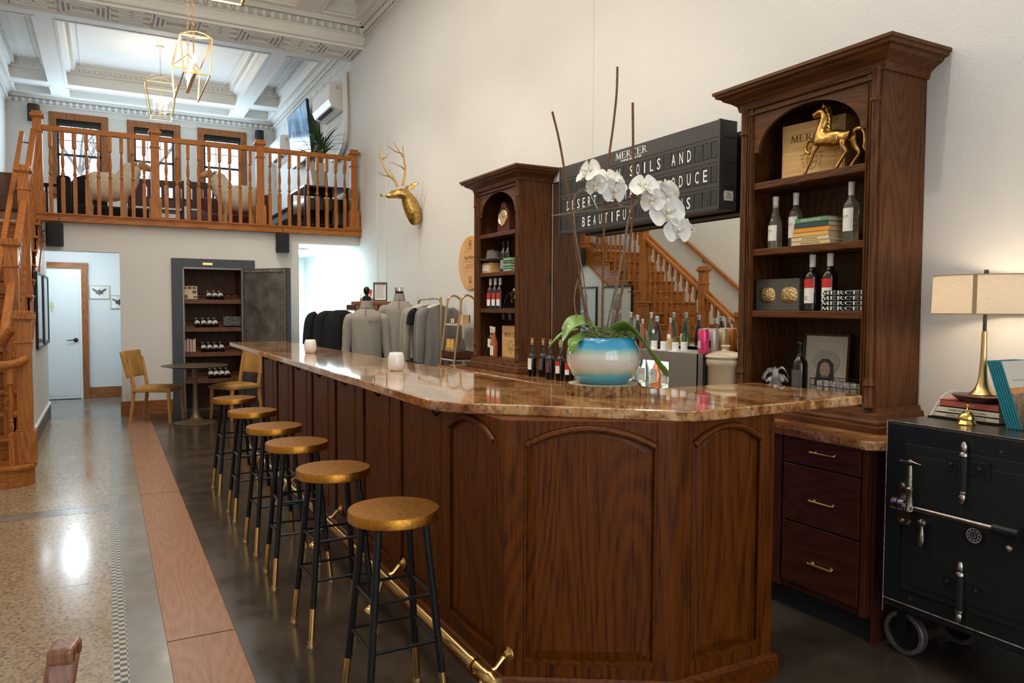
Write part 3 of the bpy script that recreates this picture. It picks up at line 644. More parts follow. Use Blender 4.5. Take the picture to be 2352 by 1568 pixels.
y = 3.0; b = MB(); b.tube([(BX-.02, y, HB-.004), (BX-.035, y-.005, HB-.03), (BX-.055, y-.01, HB-.04), (BX-.075, y-.005, HB-.028), (BX-.078, y, HB-.012)], .0045, 6); b.tube([(BX-.02, y+.02, HB-.004), (BX-.03, y+.02, HB-.035), (BX-.045, y+.018, HB-.05), (BX-.06, y+.015, HB-.04)], .0045, 6); build('bag_hook', b, BLACKM, bar)
# granite top
top = [(1.165, 8.52), (1.165, 2.86), (1.185, 2.78), (1.225, 2.715), (1.86, 2.145), (1.93, 2.11), (2.02, 2.10), (2.93, 2.155), (2.955, 2.18), (2.955, 2.78), (2.935, 2.80), (2.28, 2.79), (2.08, 2.86), (1.95, 3.02), (1.90, 3.35), (1.88, 4.0), (1.84, 5.5), (1.80, 7.6), (1.76, 8.52)]
build('granite_bar_top', MB().prism(top, (0, 0, HB), (1, 0, 0), (0, 1, 0), (0, 0, .042)), GRAN, None, 'polished brown granite slab on top of the long bar', 'countertop', bevel=.006, seg=3)
# far support of the overhanging slab
build('support_leg', MB().box(1.60, 8.35, 0, 1.68, 8.43, HB), BLACKM, bar)
# brass foot rail
fr_ = thing('foot_rail', 'brass foot rail on brackets along the bar base', 'rail', (1.2, 4.8, 0))
b = MB(); b.tube([(1.165, 7.3, .20), (1.165, 2.30, .20)], .0225, 16); build('tube', b, BRASS, fr_)
b = MB(); b.lathe([(.027, 0), (.027, .03), (.030, .033), (.030, .045), (.024, .055), (.024, .085), (.0, .09)], (1.165, 2.33, .20), 20, mat=M.Rotation(pi/2, 3, 'X')); build('end_cap', b, BRASS, fr_)
for y in (2.42, 3.55, 4.7, 5.85, 7.0):
    b = MB(); b.tube([(1.165, y, .175), (1.20, y, .15), (1.25, y, .165), (1.285, y, .20)], [.012, .009, .008, .010], 8); b.lathe([(.030, 0), (.030, .006), (.018, .012), (.012, .022)], (1.31, y, .205), 16, mat=M.Rotation(-pi/2, 3, 'Y'))
    b.tube([(1.20, y, .155), (1.18, y, .09), (1.15, y, .03), (1.13, y, .008)], [.008, .009, .010, .016], 8); b.lathe([(.026, 0), (.022, .008), (.012, .014)], (1.125, y, 0), 14)
    b.lathe([(.028, -.012), (.028, .012)], (1.165, y, .20), 16, mat=M.Rotation(pi/2, 3, 'X')); build('bracket', b, BRASS, fr_)
# white tumblers on the bar
cupb = MB().lathe([(0, .004), (.030, .0), (.036, .004), (.046, .028), (.049, .052), (.046, .080), (.0385, .106), (.0370, .107), (.036, .104), (.043, .08), (.046, .052), (.043, .03), (.033, .010), (0, .008)], n=40)
for (x, y), l in zip(((1.484, 6.233), (1.526, 4.266)), ('white ceramic tumbler farther along the bar, by the stack of black shirts', 'white ceramic tumbler on the granite bar nearer the viewer')):
    c = build('tumbler', cupb, CERAM, None, l, 'cup', 'white tumblers on the bar', origin=(0, 0, 0)); c.location = (x, y, HB+.042); c.scale = (1.04,)*3
led = thing('led_strip', 'blue glowing light strip under the inner edge of the bar', 'light', (2.36, 2.45, 1.0))
build('diffuser', MB().box(2.372, 2.25, 1.045, 2.382, 2.6, 1.06), pm('led_blue', (.3, .2, 1), .5, em=(.25, .12, 1), es=10), led)
l = area('led_strip_light', (2.395, 2.50, 1.03), (0, -50, 0), .02, .2, .16, (.18, .08, 1), 70)
# ================================================================ BACK BAR
DZ, DY, DX = W('dark', 'z'), W('dark', 'y'), W('dark', 'x'); SHY, SHZ = W('dark', 'y'), W('shelf', 'z')
RT, UP = (0, -1, 0), (0, 0, 1)     # reading direction on faces that look towards -x
# small serif alphabet for the lettering in capitals
def serif_strokes(ch):
    k, t, s = .17, .07, .05   # thick, thin, serif
    P = []
    def st_(x0, y0, x1, y1, w_): P.append(('l', x0, y0, x1, y1, w_))
    def sf(x, y, w_=.34): P.append(('l', x-w_/2, y, x+w_/2, y, s))
    if ch == 'M': st_(.16, 0, .26, 1, t); st_(.26, 1, .60, .05, k); st_(.60, .05, .92, 1, t); st_(.92, 1, .98, 0, k); sf(.14, .02, .3); sf(.98, .02, .34); sf(.20, .98, .2); sf(.95, .98, .2); return P, 1.2
    if ch == 'E': st_(.18, 0, .18, 1, k); st_(.1, .97, .72, .97, s*1.2); st_(.1, .03, .78, .03, s*1.2); st_(.18, .52, .6, .52, s*1.1); st_(.72, .97, .74, .8, s); st_(.78, .03, .8, .22, s); st_(.6, .42, .6, .62, s); sf(.16, .97, .3); sf(.16, .03, .3); return P, .92
    if ch == 'R': st_(.18, 0, .18, 1, k); P.append(('a', .34, .74, .27, .235, -pi/2, pi/2, k*.8)); st_(.18, .97, .36, .97, s*1.2); st_(.18, .5, .36, .5, s*1.2); st_(.40, .5, .80, .0, k*.9); sf(.18, .02, .36); sf(.14, .98, .26); st_(.76, .02, .98, .02, s); return P, 1.0
    if ch == 'C': P.append(('a', .52, .5, .42, .46, .7, 2*pi-.75, k*.8)); st_(.84, .96, .84, .72, s); return P, 1.0
    if ch == 'I': st_(.2, 0, .2, 1, k); sf(.2, .02); sf(.2, .98); return P, .5
    return P, .4
def serif(s, h, o, right, up, mat, parent, name='lettering', width=None, warp=None, ex=.0012, kx=1.0):
    mb = MB(); x = 0; o = V(o); right = V(right).normalized(); up = V(up).normalized(); nn = right.cross(up); sizes = [serif_strokes(c) for c in s]; tot = sum(q[1] for q in sizes)
    sx = (width/tot if width else h*kx)
    f_ = (lambda a, b: warp(a, b)) if warp else (lambda a, b: o+right*a+up*b+nn*ex)
    for P, adv in sizes:
        for p in P:
            if p[0] == 'l':
                _, x0, y0, x1, y1, w_ = p; horiz = abs(x1-x0) > abs(y1-y0)*1.5
                dx, dy = (0, w_/2) if horiz else (w_/2, 0)
                q = [(x0-dx, y0-dy), (x1-dx, y1-dy), (x1+dx, y1+dy), (x0+dx, y0+dy)] if not horiz else [(x0, y0-dy), (x1, y1-dy), (x1, y1+dy), (x0, y0+dy)]
                mb.add([f_((x+a-tot/2)*sx, (b-.5)*h) for a, b in q], [(0, 1, 2, 3)])
            else:
                _, cx, cy, rx, ry, a0, a1, w_ = p; n = 12; vs = []
                for i in range(n+1):
                    a = a0+(a1-a0)*i/n; th = w_*(.35+.65*abs(cos(a)))/2
                    vs += [f_((x+cx+(rx+th)*cos(a)-tot/2)*sx, (cy+(ry+s_)*sin(a)-.5)*h) for s_ in (.02,)]+[f_((x+cx+(rx-th)*cos(a)-tot/2)*sx, (cy+(ry-.02)*sin(a)-.5)*h)]
                mb.add(vs, [(2*i, 2*i+2, 2*i+3, 2*i+1) for i in range(n)])
        x += adv
    return build(name, mb, mat, parent, fix=False)
def crest(c, h, right, up, mat, parent, ex=.0012):
    # heraldic mark: shield with chief and star, leafy mantling
    c = V(c); R = V(right).normalized(); U = V(up).normalized(); nn = R.cross(U); b = MB()
    P = lambda x, y: c+R*(x*h)+U*(y*h)+nn*ex
    o = [(-.26, .12), (.26, .12), (.27, -.15), (.18, -.36), (0, -.5), (-.18, -.36), (-.27, -.15)]; i = [(x*.88, y*.88-.0) for x, y in o]; k = len(o)
    b.add([P(*q) for q in o+i], [(j, (j+1) % k, k+(j+1) % k, k+j) for j in range(k)])
    b.add([P(*q) for q in [(-.24, -.08), (.24, -.08), (.24, -.20), (-.24, -.20)]], [(0, 1, 2, 3)])
    for x in (-.14, 0, .14): b.add([P(x+.045*cos(t), .02+.045*sin(t)) for t in [j*pi/4 for j in range(8)]], [tuple(range(8))])
    b.add([P((.07 if j % 2 == 0 else .03)*cos(j*pi/6+.5), -.32+(.07 if j % 2 == 0 else .03)*sin(j*pi/6+.5)) for j in range(12)], [tuple(range(12))])
    for s in (-1, 1):
        for (x, y, r, a) in ((.34, .22, .12, .5), (.44, .06, .11, 0), (.40, -.12, .10, -.4), (.36, -.28, .08, -.9), (.22, .36, .12, 1.0), (.08, .44, .10, 1.5), (.5, .2, .07, .3)):
            vs = [P(s*(x+r*cos(a+t)*q), y+r*sin(a+t)*q) for t, q in ((0, 1), (.6, .5), (1.5, .8), (2.4, .35), (3.2, .7), (4.2, .3), (5.2, .8))]; b.add(vs, [tuple(range(7))])
    return build('crest', b, mat, parent, fix=False)
INK = pm('ink', (.06, .05, .045), .7); BURN = pm('burnt_mark', (.12, .06, .02), .7); BURNL = pm('burnt_light', (.36, .22, .07), .7)
# ---- base cabinets and counter
GC = thing('drawer_cabinet', 'dark wood drawer cabinet with three brass pulls at the end of the back bar', 'cabinet', (3.2, 2.4, 0))
PZ, PY = W('draw', 'z'), W('draw', 'y')
b = MB(); b.box(2.97, 2.13, .12, 3.50, 2.78, .88); b.box(3.02, 2.15, 0, 3.50, 2.78, .12, 1); build('body', b, [PZ, BLACK], GC, bevel=.003)
build('corner_post', MB().box(2.955, 2.135, .12, 2.975, 2.165, .88), PZ, GC, bevel=.004); build('side_panel', MB().box(2.99, 2.12, 0, 3.48, 2.13, .88), PZ, GC)
for z0, z1, zh in ((.752, .876, .823), (.465, .744, .590), (.158, .457, .288)):
    d = build('drawer', MB().box(2.950, 2.172, z0, 2.970, 2.60, z1), PY, GC, bevel=.003)
    b = MB(); b.tube([(2.932, 2.425, zh), (2.930, 2.30, zh)], .0045, 8)
    for y in (2.415, 2.31): b.tube([(2.951, y, zh), (2.944, y, zh), (2.932, y, zh)], [.010, .006, .005], 10)
    for y in (2.428, 2.297): b.ell((2.931, y, zh), .006, 8)
    build('handle', b, BRASS, d)
build('end_stile', MB().box(2.955, 2.615, .12, 2.975, 2.70, .88), PZ, GC)
bc = thing('base_cabinet', 'long dark base cabinet behind the bar, mostly hidden', 'cabinet', (3.2, 5, 0)); build('body', MB().box(2.97, 2.79, .1, 3.5, 6.92, .88).box(3.03, 2.79, 0, 3.5, 6.92, .1), PZ, bc)
for k in range(6): d = build('door', MB().box(2.952, 2.82+k*.68, .15, 2.97, 3.47+k*.68, .86), PZ, bc, bevel=.003); build('handle', MB().tube([(2.94, 3.40+k*.68, .6), (2.94, 3.40+k*.68, .7)], .005, 6), BRASS, d)
build('granite_counter', MB().prism([(2.93, 6.98), (2.93, 2.13), (2.985, 2.075), (3.505, 2.075), (3.505, 6.98)], (0, 0, .88), (1, 0, 0), (0, 1, 0), (0, 0, .042)), GRAN, None, 'brown granite counter of the back bar against the wall', 'countertop', bevel=.006, seg=3)
ZK = .922
# ---- hutches
def hutch(y0, y1, label, dz=0.):
    t = thing('hutch', label, 'bookcase', (3.35, (y0+y1)/2, ZK), 'hutches on the back bar'); X0, X1 = 3.185, 3.508; zt = 2.63+dz; zb = 1.035
    for ya_ in (y0, y1-.022): build('side_panel', MB().box(X0-.003, ya_, ZK, X1, ya_+.022, zt), DZ, t)
    build('back_panel', MB().box(X1-.015, y0+.02, ZK, X1-.001, y1-.02, zt), SHZ, t); build('top_panel', MB().box(X0, y0, zt-.02, X1, y1, zt), DY, t)
    w = .085
    for ya_ in (y0+.0015, y1-w-.0015): build('stile', MB().box(X0-.004, ya_, zb-.03, X0+.02, ya_+w, zt-.001), DZ, t, bevel=.002)
    for yy in (y0+.032, y1-.032):
        b = MB(); b.lathe([(.0, zb), (.029, zb), (.029, zb+.012), (.023, zb+.02), (.023, zb+.10), (.028, zb+.105), (.028, zb+.115), (.021, zb+.125)]+[(.0195, zb+.15), (.0195, zt-.17), (.021, zt-.16), (.027, zt-.155), (.027, zt-.145), (.022, zt-.14), (.022, zt-.02), (.028, zt-.012), (.028, zt), (0, zt)], (X0-.006, yy, 0), 16)
        sg_ = 1 if yy < (y0+y1)/2 else -1
        for dd in (.030, .046): b.tube([(X0-.006, yy+sg_*dd, zb), (X0-.006, yy+sg_*dd, zt-.06)], .0055, 6)
        build('column', b, DZ, t)
    # arch
    ya, yc = y0+w, y1-w; n = 20; zs = 2.365+dz; h = .20; cy = (ya+yc)/2; hw = (yc-ya)/2-.035
    ar = [(cy+hw*cos(a), zs+h*sin(a)) for a in [pi*i/n for i in range(n+1)]]
    poly = [(yc, zs), (yc, zt-.02), (ya, zt-.02), (ya, zs)]+ar[::-1]
    build('arch', MB().prism(poly, (X0+.004, 0, 0), (0, 1, 0), (0, 0, 1), (.018, 0, 0)), DY, t)
    build('frieze_bead', MB().box(X0-.012, y0+.05, zt-.055, X0+.004, y1-.05, zt-.042), DY, t, bevel=.003)
    # crown and base mouldings
    cr = [(0, -.02), (.012, -.02), (.016, -.002), (.020, .012), (.045, .030), (.075, .045), (.085, .06), (.105, .064), (.108, .078), (.118, .082), (.118, .098), (0, .098)]
    build('crown', MB().sweep(cr, [(X1, y1, zt), (X0, y1, zt), (X0, y0, zt), (X1, y0, zt)], side=1), DY, t)
    bs_ = [(0, 0), (.06, 0), (.06, .030), (.050, .036), (.050, .05), (.036, .062), (.030, .085), (.018, .092), (.012, .112), (0, .112)]
    build('base_moulding', MB().sweep(bs_, [(X1, y1, ZK), (X0, y1, ZK), (X0, y0, ZK), (X1, y0, ZK)], side=1).box(X0, y0, ZK, X1, y1, ZK+.10), DY, t)
    for z in (2.20, 1.835, 1.493): build('shelf', MB().box(X0+.008, y0+.022, z-.038, X1-.015, y1-.022, z), DY, t, bevel=.004)
    build('bottom_shelf', MB().box(X0, y0+.022, zb-.02, X1-.015, y1-.022, zb), DY, t)
    return t
hutch(2.27, 3.15, 'tall dark wood hutch with an arched top holding the gold horse')
hutch(5.72, 6.63, 'tall dark wood hutch with an arched top holding the clock, farther along the wall')
S1, S2, S3, S4 = 2.20, 1.835, 1.493, 1.035
# ---- mirror
mr = thing('bar_mirror', 'large wall mirror between the two hutches reflecting the staircase', 'mirror', (3.5, 4.4, ZK))
build('mirror_glass', MB().box(3.497, 3.155, ZK, 3.503, 5.705, 2.60), pm('mirror', (.80, .83, .80), .0, 1), mr); build('edge_strip', MB().box(3.495, 5.700, ZK, 3.505, 5.712, 2.60).box(3.495, 3.155, 2.60, 3.505, 5.71, 2.606), CHROME, mr)
# ---- flap-letter sign
SG = pm('sign_charcoal', (.035, .034, .034), .45); SG2 = pm('sign_flap', (.022, .021, .021), .55); SGW = pm('sign_white', (.85, .85, .82), .5)
sg = thing('flap_letter_sign', 'large charcoal flap letter sign mounted on the wall above the mirror', 'sign', (3.4, 4.35, 2.11))
ya, yb, za, zb_ = 3.44, 5.27, 2.11, 2.655; xf = 3.30
build('case', MB().box(xf+.012, ya, za, 3.44, yb, zb_).box(3.44, ya+.1, za+.08, XW, yb-.1, zb_-.05), SG, sg, bevel=.003)
b = MB(); b.box(xf, ya+.012, 2.552, xf+.014, yb-.012, zb_-.003); b.box(xf, ya+.012, za+.003, xf+.014, yb-.012, za+.025); b.box(xf-.004, ya-.002, za, xf+.02, ya+.014, zb_); b.box(xf-.004, yb-.014, za, xf+.02, yb+.002, zb_)
for k in (1, 2): b.box(xf, ya+.012, 2.552-.176*k*.86-.0, xf+.013, yb-.012, 2.552-.176*k*.86+.022)
build('front_frame', b, SG, sg)
NC = 24; cw = (yb-ya-.03)/NC; cyf = lambda i: yb-.015-cw*(i+.5); zc = lambda r: 2.478-.150*r
fr2 = MB(); fl0 = None
for r in range(3):
    for i in range(NC):
        y = cyf(i); z = zc(r); hw = cw*.34
        fr2.ring([(-cw/2+.001, -.074), (cw/2-.001, -.074), (cw/2-.001, .074), (-cw/2+.001, .074)], [(-hw-.003, -.052), (hw+.003, -.052), (hw+.003, .052), (-hw-.003, .052)], (xf+.003, y, z), RT, UP, (.010, 0, 0))
        
        if fl0 is None: fl0 = build('flap', MB().box(.004, -hw, .002, .007, hw*.86, .050).box(.003, -hw, -.048, .006, hw*.86, .002), SG2, sg); fo = fl0
        else: fo = fl0.copy(); COL.objects.link(fo)
        fo.location = (xf, y, z)
build('cell_frame', fr2, SG, sg)
rows = ['       RICH SOILS AND   ', ' DESERT CLIMATE PRODUCE ', '    BEAUTIFUL     INS   ']
for r, s in enumerate(rows):
    for i, ch in enumerate(s):
        if ch != ' ': txt(ch, .074, (xf+.0025, cyf(i), zc(r)), RT, UP, SGW, sg, width=(.012 if ch == 'I' else .036), name='letter', bold=.003)
serif('MERCER', .050, (xf, 4.32, 2.607), RT, UP, SGW, sg, width=.37); txt('WINE ESTATES', .015, (xf-.0008, 4.32, 2.566), RT, UP, SGW, sg, width=.24, name='lettering', bold=.02)
b = MB()
for z in (2.55, 2.40, 2.25): b.box(xf+.03, ya-.003, z, 3.44, ya, z+.002)
build('side_groove', b, BLACK, sg)
tg = build('badge', MB().prism([(-.035, -.03), (.035, -.03), (.04, 0), (.035, .03), (-.035, .03), (-.04, 0)], (3.375, ya-.003, 2.195), (1, 0, 0), (0, 0, 1), (0, .003, 0)), SGW, sg, bevel=.001)
txt('Oat', .018, (3.375, ya-.0035, 2.207), (1, 0, 0), UP, INK, tg, width=.03); txt('Foundry', .016, (3.375, ya-.0035, 2.185), (1, 0, 0), UP, INK, tg, width=.052)
# ---- bottles
def cyl(x, y, z0, r, f=pi):
    return lambda a, bb: V((x+(r)*cos(f+a/r), y+(r)*sin(f+a/r), z0+bb))
def bottle(x, y, z, h=.30, r=.037, gm=WINE, lab=PAPER, cap=WHITE, lz=(.07, .16), word=None, lab2=None, label='', group=None, cat='bottle', shape=0, band=None, cork=False, capz=.78, face=pi, nm='wine_bottle'):
    t = thing(nm, label, cat, (x, y, z), group)
    k = r/.037
    if shape == 0: pr = [(0, .006), (r*.8, 0), (r, .004), (r, h*.58), (r*.93, h*.64), (r*.62, h*.70), (.0145*k, h*.755), (.0135*k, h*.96), (.0155*k, h*.965), (.0155*k, h*.985), (.013*k, h), (0, h)]
    elif shape == 1: pr = [(0, .006), (r*.8, 0), (r, .004), (r, h*.42), (r*.9, h*.52), (r*.6, h*.63), (.016*k, h*.74), (.0135*k, h*.96), (.0155*k, h*.965), (.0155*k, h*.985), (.013*k, h), (0, h)]
    elif shape == 2: pr = [(0, .003), (r*.9, 0), (r, .004), (r, h*.45), (r*.8, h*.6), (r*.45, h*.78), (.013*k, h*.86), (.013*k, h*.95), (.0145*k, h*.96), (.0145*k, h), (0, h)]
    else: pr = [(0, .003), (r*.9, 0), (r, .004), (r, h*.3), (r*.75, h*.55), (r*.5, h*.7), (.013*k, h*.8), (.0125*k, h*.97), (.0145*k, h*.975), (.0145*k, h), (0, h)]
    build('glass', MB().lathe(pr, (x, y, z), 20), gm, t)
    if cap: build('capsule', MB().lathe([(.0150*k, h*capz), (.0152*k, h*.93), (.0163*k, h*.955), (.0163*k, h*.99), (.0145*k, h+.001), (0, h+.001)], (x, y, z), 16), cap, t)
    if cork:
        b = MB(); b.lathe([(.009, h), (.009, h+.018), (.013, h+.02), (.012, h+.034), (0, h+.036)], (x, y, z), 10)
        for i in range(4): a = i*1.7+x*9; b.tube([(x, y, z+h+.03), (x+.008*cos(a), y+.008*sin(a), z+h+.045), (x+.013*cos(a), y+.013*sin(a), z+h+.06)], [.004, .003, .001], 5)
        build('pourer', b, pm('gold_cork', (.55, .40, .18), .4, .3), t)
    if lab:
        L = build('label', MB().lathe([(r+.0006, lz[0]), (r+.0006, lz[1])], (x, y, z), 14, a0=face-1.15, a1=face+1.15), lab, t, fix=False)
        if band: build('label_band', MB().lathe([(r+.0010, band[0]), (r+.0010, band[1])], (x, y, z), 14, a0=face-1.15, a1=face+1.15), lab2, L, fix=False)
        if word:
            zz = z+(lz[0]*.35+lz[1]*.65) if not band else z+(lz[0]*.6+band[0]*.4)
            if word == 'MERCER': serif(word, .0085, (0, 0, 0), RT, UP, INK, L, width=.046, warp=cyl(x, y, zz, r+.0014, face))
            else: txt(word, .0075, (0, 0, 0), RT, UP, INK, L, warp=cyl(x, y, zz, r+.0014, face), width=.030); txt('WILLIS', .0075, (0, 0, 0), RT, UP, INK, L, warp=cyl(x, y, zz-.012, r+.0014, face), width=.028)
            if word == 'MERCER': txt('wine estates', .003, (0, 0, 0), RT, UP, INK, L, warp=cyl(x, y, zz-.011, r+.0014, face), width=.026)
    return t
RED = pm('label_red', (.55, .03, .02), .5); GREYL = pm('label_grey', (.30, .30, .30), .6); DKL = pm('label_dark', (.09, .085, .08), .6); SAGE = pm('label_sage', (.35, .38, .37), .6, var=.35, bs=60)
PK = pm('rose_wine', (.75, .22, .08), .06, trans=.55); WCAP = pm('white_capsule', (.78, .76, .72), .4); CLR = pm('white_wine', (.80, .78, .62), .03, trans=.92)
F = pi-.25
G1 = 'wine bottles on the bottle and book shelf of the near hutch'
bottle(3.29, 2.99, S2, .29, .038, CLR, PAPER, WCAP, (.045, .13), 'MERCER', shape=1, label='clear wine bottle farthest left on the shelf with the stacked books', face=F)
bottle(3.33, 2.885, S2, .30, .037, CLR, PAPER, WCAP, (.055, .17), 'MERCER', label='clear wine bottle just left of the stacked books', face=F)
bottle(3.28, 2.50, S2, .30, .037, CLR, PAPER, WCAP, (.055, .17), 'MERCER', label='clear wine bottle just right of the stacked books', face=F)
bottle(3.33, 2.405, S2, .30, .037, CLR, SAGE, WCAP, (.08, .17), None, label='clear bottle with grey-green label at the right end of the book shelf', face=F)
bottle(3.28, 2.725, S3, .295, .0385, WINE, PAPER, WCAP, (.04, .165), 'ROBERT', RED, 'red wine bottle with red and white label beside the grey box with ovals', shape=0, band=(.120, .166), face=F)
bottle(3.28, 2.615, S3, .295, .0385, WINE, PAPER, WCAP, (.04, .165), 'ROBERT', RED, 'red wine bottle with red and white label beside the folded black towels', shape=0, band=(.120, .166), face=F)
bottle(3.30, 2.81, S4+.0, .29, .041, WINE, DKL, BLACKG, (.05, .14), 'MERCER', label='black wine bottle with dark label next to the framed portrait', face=F)
# far hutch bottles
bottle(3.27, 6.19, S2, .285, .033, WINE, GREYL, BLACK, (.03, .11), None, label='slim dark bottle with grey label nearer the felt hat in the far hutch', face=F)
bottle(3.27, 6.10, S2, .285, .033, WINE, GREYL, BLACK, (.03, .11), None, label='slim dark bottle with grey label nearer the green books in the far hutch', face=F)
for k, y in enumerate((6.44, 6.34, 6.24)):
    bottle(3.26, y, S3, .29, .037, WINE, PAPER, WCAP, (.03, .15), None, RED, ['leftmost of the three red labelled bottles in the far hutch', 'middle of the three red labelled bottles in the far hutch', 'rightmost of the three red labelled bottles in the far hutch'][k], 'red labelled bottles in the far hutch', band=(.09, .151), face=F)
bottle(3.27, 6.44, S4, .29, .037, WINE, PAPER, WCAP, (.09, .17), 'MERCER', label='dark wine bottle with white label at the bottom of the far hutch', face=F)
bottle(3.24, 6.33, S4, .285, .037, PK, PAPER, WCAP, (.02, .11), 'MERCER', shape=1, label='pink rose bottle at the bottom of the far hutch', face=F)
# open bottles on the counter
ob = [(3.18, 5.50, PAPER, None, 'open wine bottle with white label, leftmost of the row by the orchid'), (3.24, 5.42, DKL, None, 'open wine bottle with black label, second from left by the orchid'), (3.17, 5.19, pm('label_maroon', (.12, .05, .05), .6), None, 'open wine bottle with maroon label in the middle of the row'), (3.19, 5.07, PAPER, RED, 'open wine bottle with white label and dark red top in the row'), (3.19, 4.93, RED, PAPER, 'open wine bottle with red label numbered seven, nearest the orchid pot')]
for i, (x, y, l1, l2, lb) in enumerate(ob):
    t = bottle(x, y, ZK, .27, .036, WINE, l1, None, (.06, .155), None, l2, lb, 'open tasting bottles in a row', band=((.12, .156) if i == 3 else (.06, .10)) if l2 else None, cork=True, face=F)
    if i == 4: txt('7', .03, (0, 0, 0), RT, UP, INK, t, warp=cyl(x, y, ZK+.128, .0372, F), width=.018)
bottle(3.22, 4.80, ZK, .27, .036, WINE, PAPER, None, (.06, .155), None, label='open wine bottle mostly hidden behind the orchid pot', cork=True, group='open tasting bottles in a row', face=F)
# ---- books, boxes and ornaments of the near hutch
def bk(b, x0, y0, z0, dx, dy, dz, ang=0, cov=0, pg=1):
    m = T(x0, y0, z0) @ rz(ang); t = .0025
    b.box(-dx/2, -dy/2, 0, dx/2, dy/2, t, cov, m); b.box(-dx/2, -dy/2, dz-t, dx/2, dy/2, dz, cov, m); b.box(-dx/2, -dy/2, 0, -dx/2+t, dy/2, dz, cov, m)
    b.box(-dx/2+t, -dy/2+.004, t, dx/2-.004, dy/2-.004, dz-t, pg, m)
PG = pm('book_pages', (.62, .52, .36), .8)
def book(x, y, z, dx, dy, dz, col, label, ang=0, group=None, word=None, wc=None, rough=.55):
    b = MB(); bk(b, 0, 0, 0, dx, dy, dz, 0); t = thing('book', label, 'book', (x, y, z), group); t.rotation_euler = (0, 0, ang)
    OR[t.name] = (0, 0, 0); c = pm('cover_%d_%d_%d' % tuple(int(v*99) for v in col), col, rough)
    b1 = MB(); b1.v, b1.f, b1.m, b1.sm = b.v, b.f, b.m, b.sm
    cv = MB(); pgm = MB()
    for q, tgt in ((0, cv), (1, pgm)):
        for i, fc in enumerate(b.f):
            if b.m[i] == q: tgt.add([b.v[j] for j in fc], [tuple(range(len(fc)))])
    build('cover', cv, c, t, fix=False); build('pages', pgm, PG, t, fix=False)
    if word: txt(word, min(.010, dz*.45), (-dx/2-.0006, 0, dz/2), RT, UP, wc or PAPER, t, width=min(dy*.62, len(word)*.0075))
    return t
GB = 'stacked books on the middle shelf of the near hutch'
bks = [(.022, (.66, .50, .24), 'THIS HOUSE OF SKY', .245, 'tan book at the bottom of the stack between the clear bottles'), (.022, (.68, .54, .30), 'MY WILDERNESS', .24, 'pale tan book second from the bottom of the shelf stack'), (.022, (.70, .42, .12), None, .225, 'light orange book third from the bottom of the shelf stack'), (.023, (.72, .30, .03), None, .225, 'orange book above the light orange one in the shelf stack'), (.026, (.03, .06, .07), None, .215, 'dark navy book second from the top of the shelf stack'), (.024, (.10, .26, .12), 'BUILDERS of the NORTHWEST', .205, 'green book on top of the shelf stack')]
z = S2
for h, c, wd, L, l in bks: book(3.30, 2.695+random.uniform(-.004, .004), z+.0002, .16, L, h, c, l, random.uniform(-.03, .03), GB, wd, INK if c[0] > .5 else PAPER); z += h+.0005
# wooden wine box with mark
CR = W('light', 'y')
def crate(x, y, z, w, h, d, label, ang, word='MERCER', k=1):
    t = thing('wooden_wine_box', label, 'box', (x, y, z)); OR[t.name] = (0, 0, 0); t.rotation_euler = (0, 0, ang)
    build('case', MB().box(-d/2, -w/2, 0, d/2, w/2, h), W('light', 'z'), t, bevel=.002); build('lid', MB().box(-d/2-.004, -w/2+.01, .01, -d/2, w/2-.01, h-.025), CR, t, bevel=.001)
    serif(word, h*.125, (-d/2-.004, 0, h*.73), RT, UP, BURN, t, width=w*.70); crest((-d/2-.004, 0, h*.34), h*.40, RT, UP, BURNL, t); return t
crate(3.40, 2.79, S1, .37, .305, .15, 'pale wooden wine box with burnt lettering behind the gold horse', .12)
crate(3.36, 6.10, S4, .36, .30, .12, 'pale wooden wine box at the bottom of the far hutch', 0)
# skin-based figures
def skinned(name, segs, mat, parent, sub=2, smooth=True, rot=None):
    vs, es, rs = [], [], []; idx = {}
    for seg in segs:
        prev = None
        for p, r in seg:
            k = tuple(round(c, 4) for c in p)
            if k not in idx: idx[k] = len(vs); vs.append(p); rs.append(r)
            i = idx[k]
            if prev is not None and prev != i: es.append((prev, i))
            prev = i
    me = bpy.data.meshes.new(name); me.from_pydata(vs, es, []); me.materials.append(mat)
    o = bpy.data.objects.new(name, me); COL.objects.link(o)
    m = o.modifiers.new('k', 'SKIN'); m.use_smooth_shade = True; m.branch_smoothing = .6
    for i, r in enumerate(rs):
        q = me.skin_vertices[0].data[i]; q.radius = r if isinstance(r, tuple) else (r, r); q.use_root = (i == 0)
    s = o.modifiers.new('s', 'SUBSURF'); s.levels = sub; s.render_levels = sub
    if parent is not None: o.parent = parent; o.matrix_parent_inverse = M.Translation(-V(OR.get(parent.name, (0, 0, 0))))
    return o
HX = 3.27
hs = thing('horse_figurine', 'antique gold prancing horse ornament in front of the wooden box', 'figurine', (HX, 2.62, S1))
def hp(l, dx=0): return [((HX+dx+(q[3] if len(q) > 3 else 0), q[0], q[1]), q[2]*(1.5 if q[2] > .012 else 1.38)) for q in l]
body = hp([(2.520, 2.372, .034), (2.560, 2.368, .034), (2.605, 2.366, .036), (2.655, 2.378, .038), (2.685, 2.393, .034)])
neck = hp([(2.685, 2.393, .034), (2.672, 2.432, .025), (2.656, 2.470, .020), (2.657, 2.505, .016), (2.674, 2.524, .019), (2.700, 2.519, .0145), (2.722, 2.510, .0125), (2.735, 2.505, .0095)])
segs = [body, neck, hp([(2.520, 2.372, .034), (2.496, 2.366, .024)])]
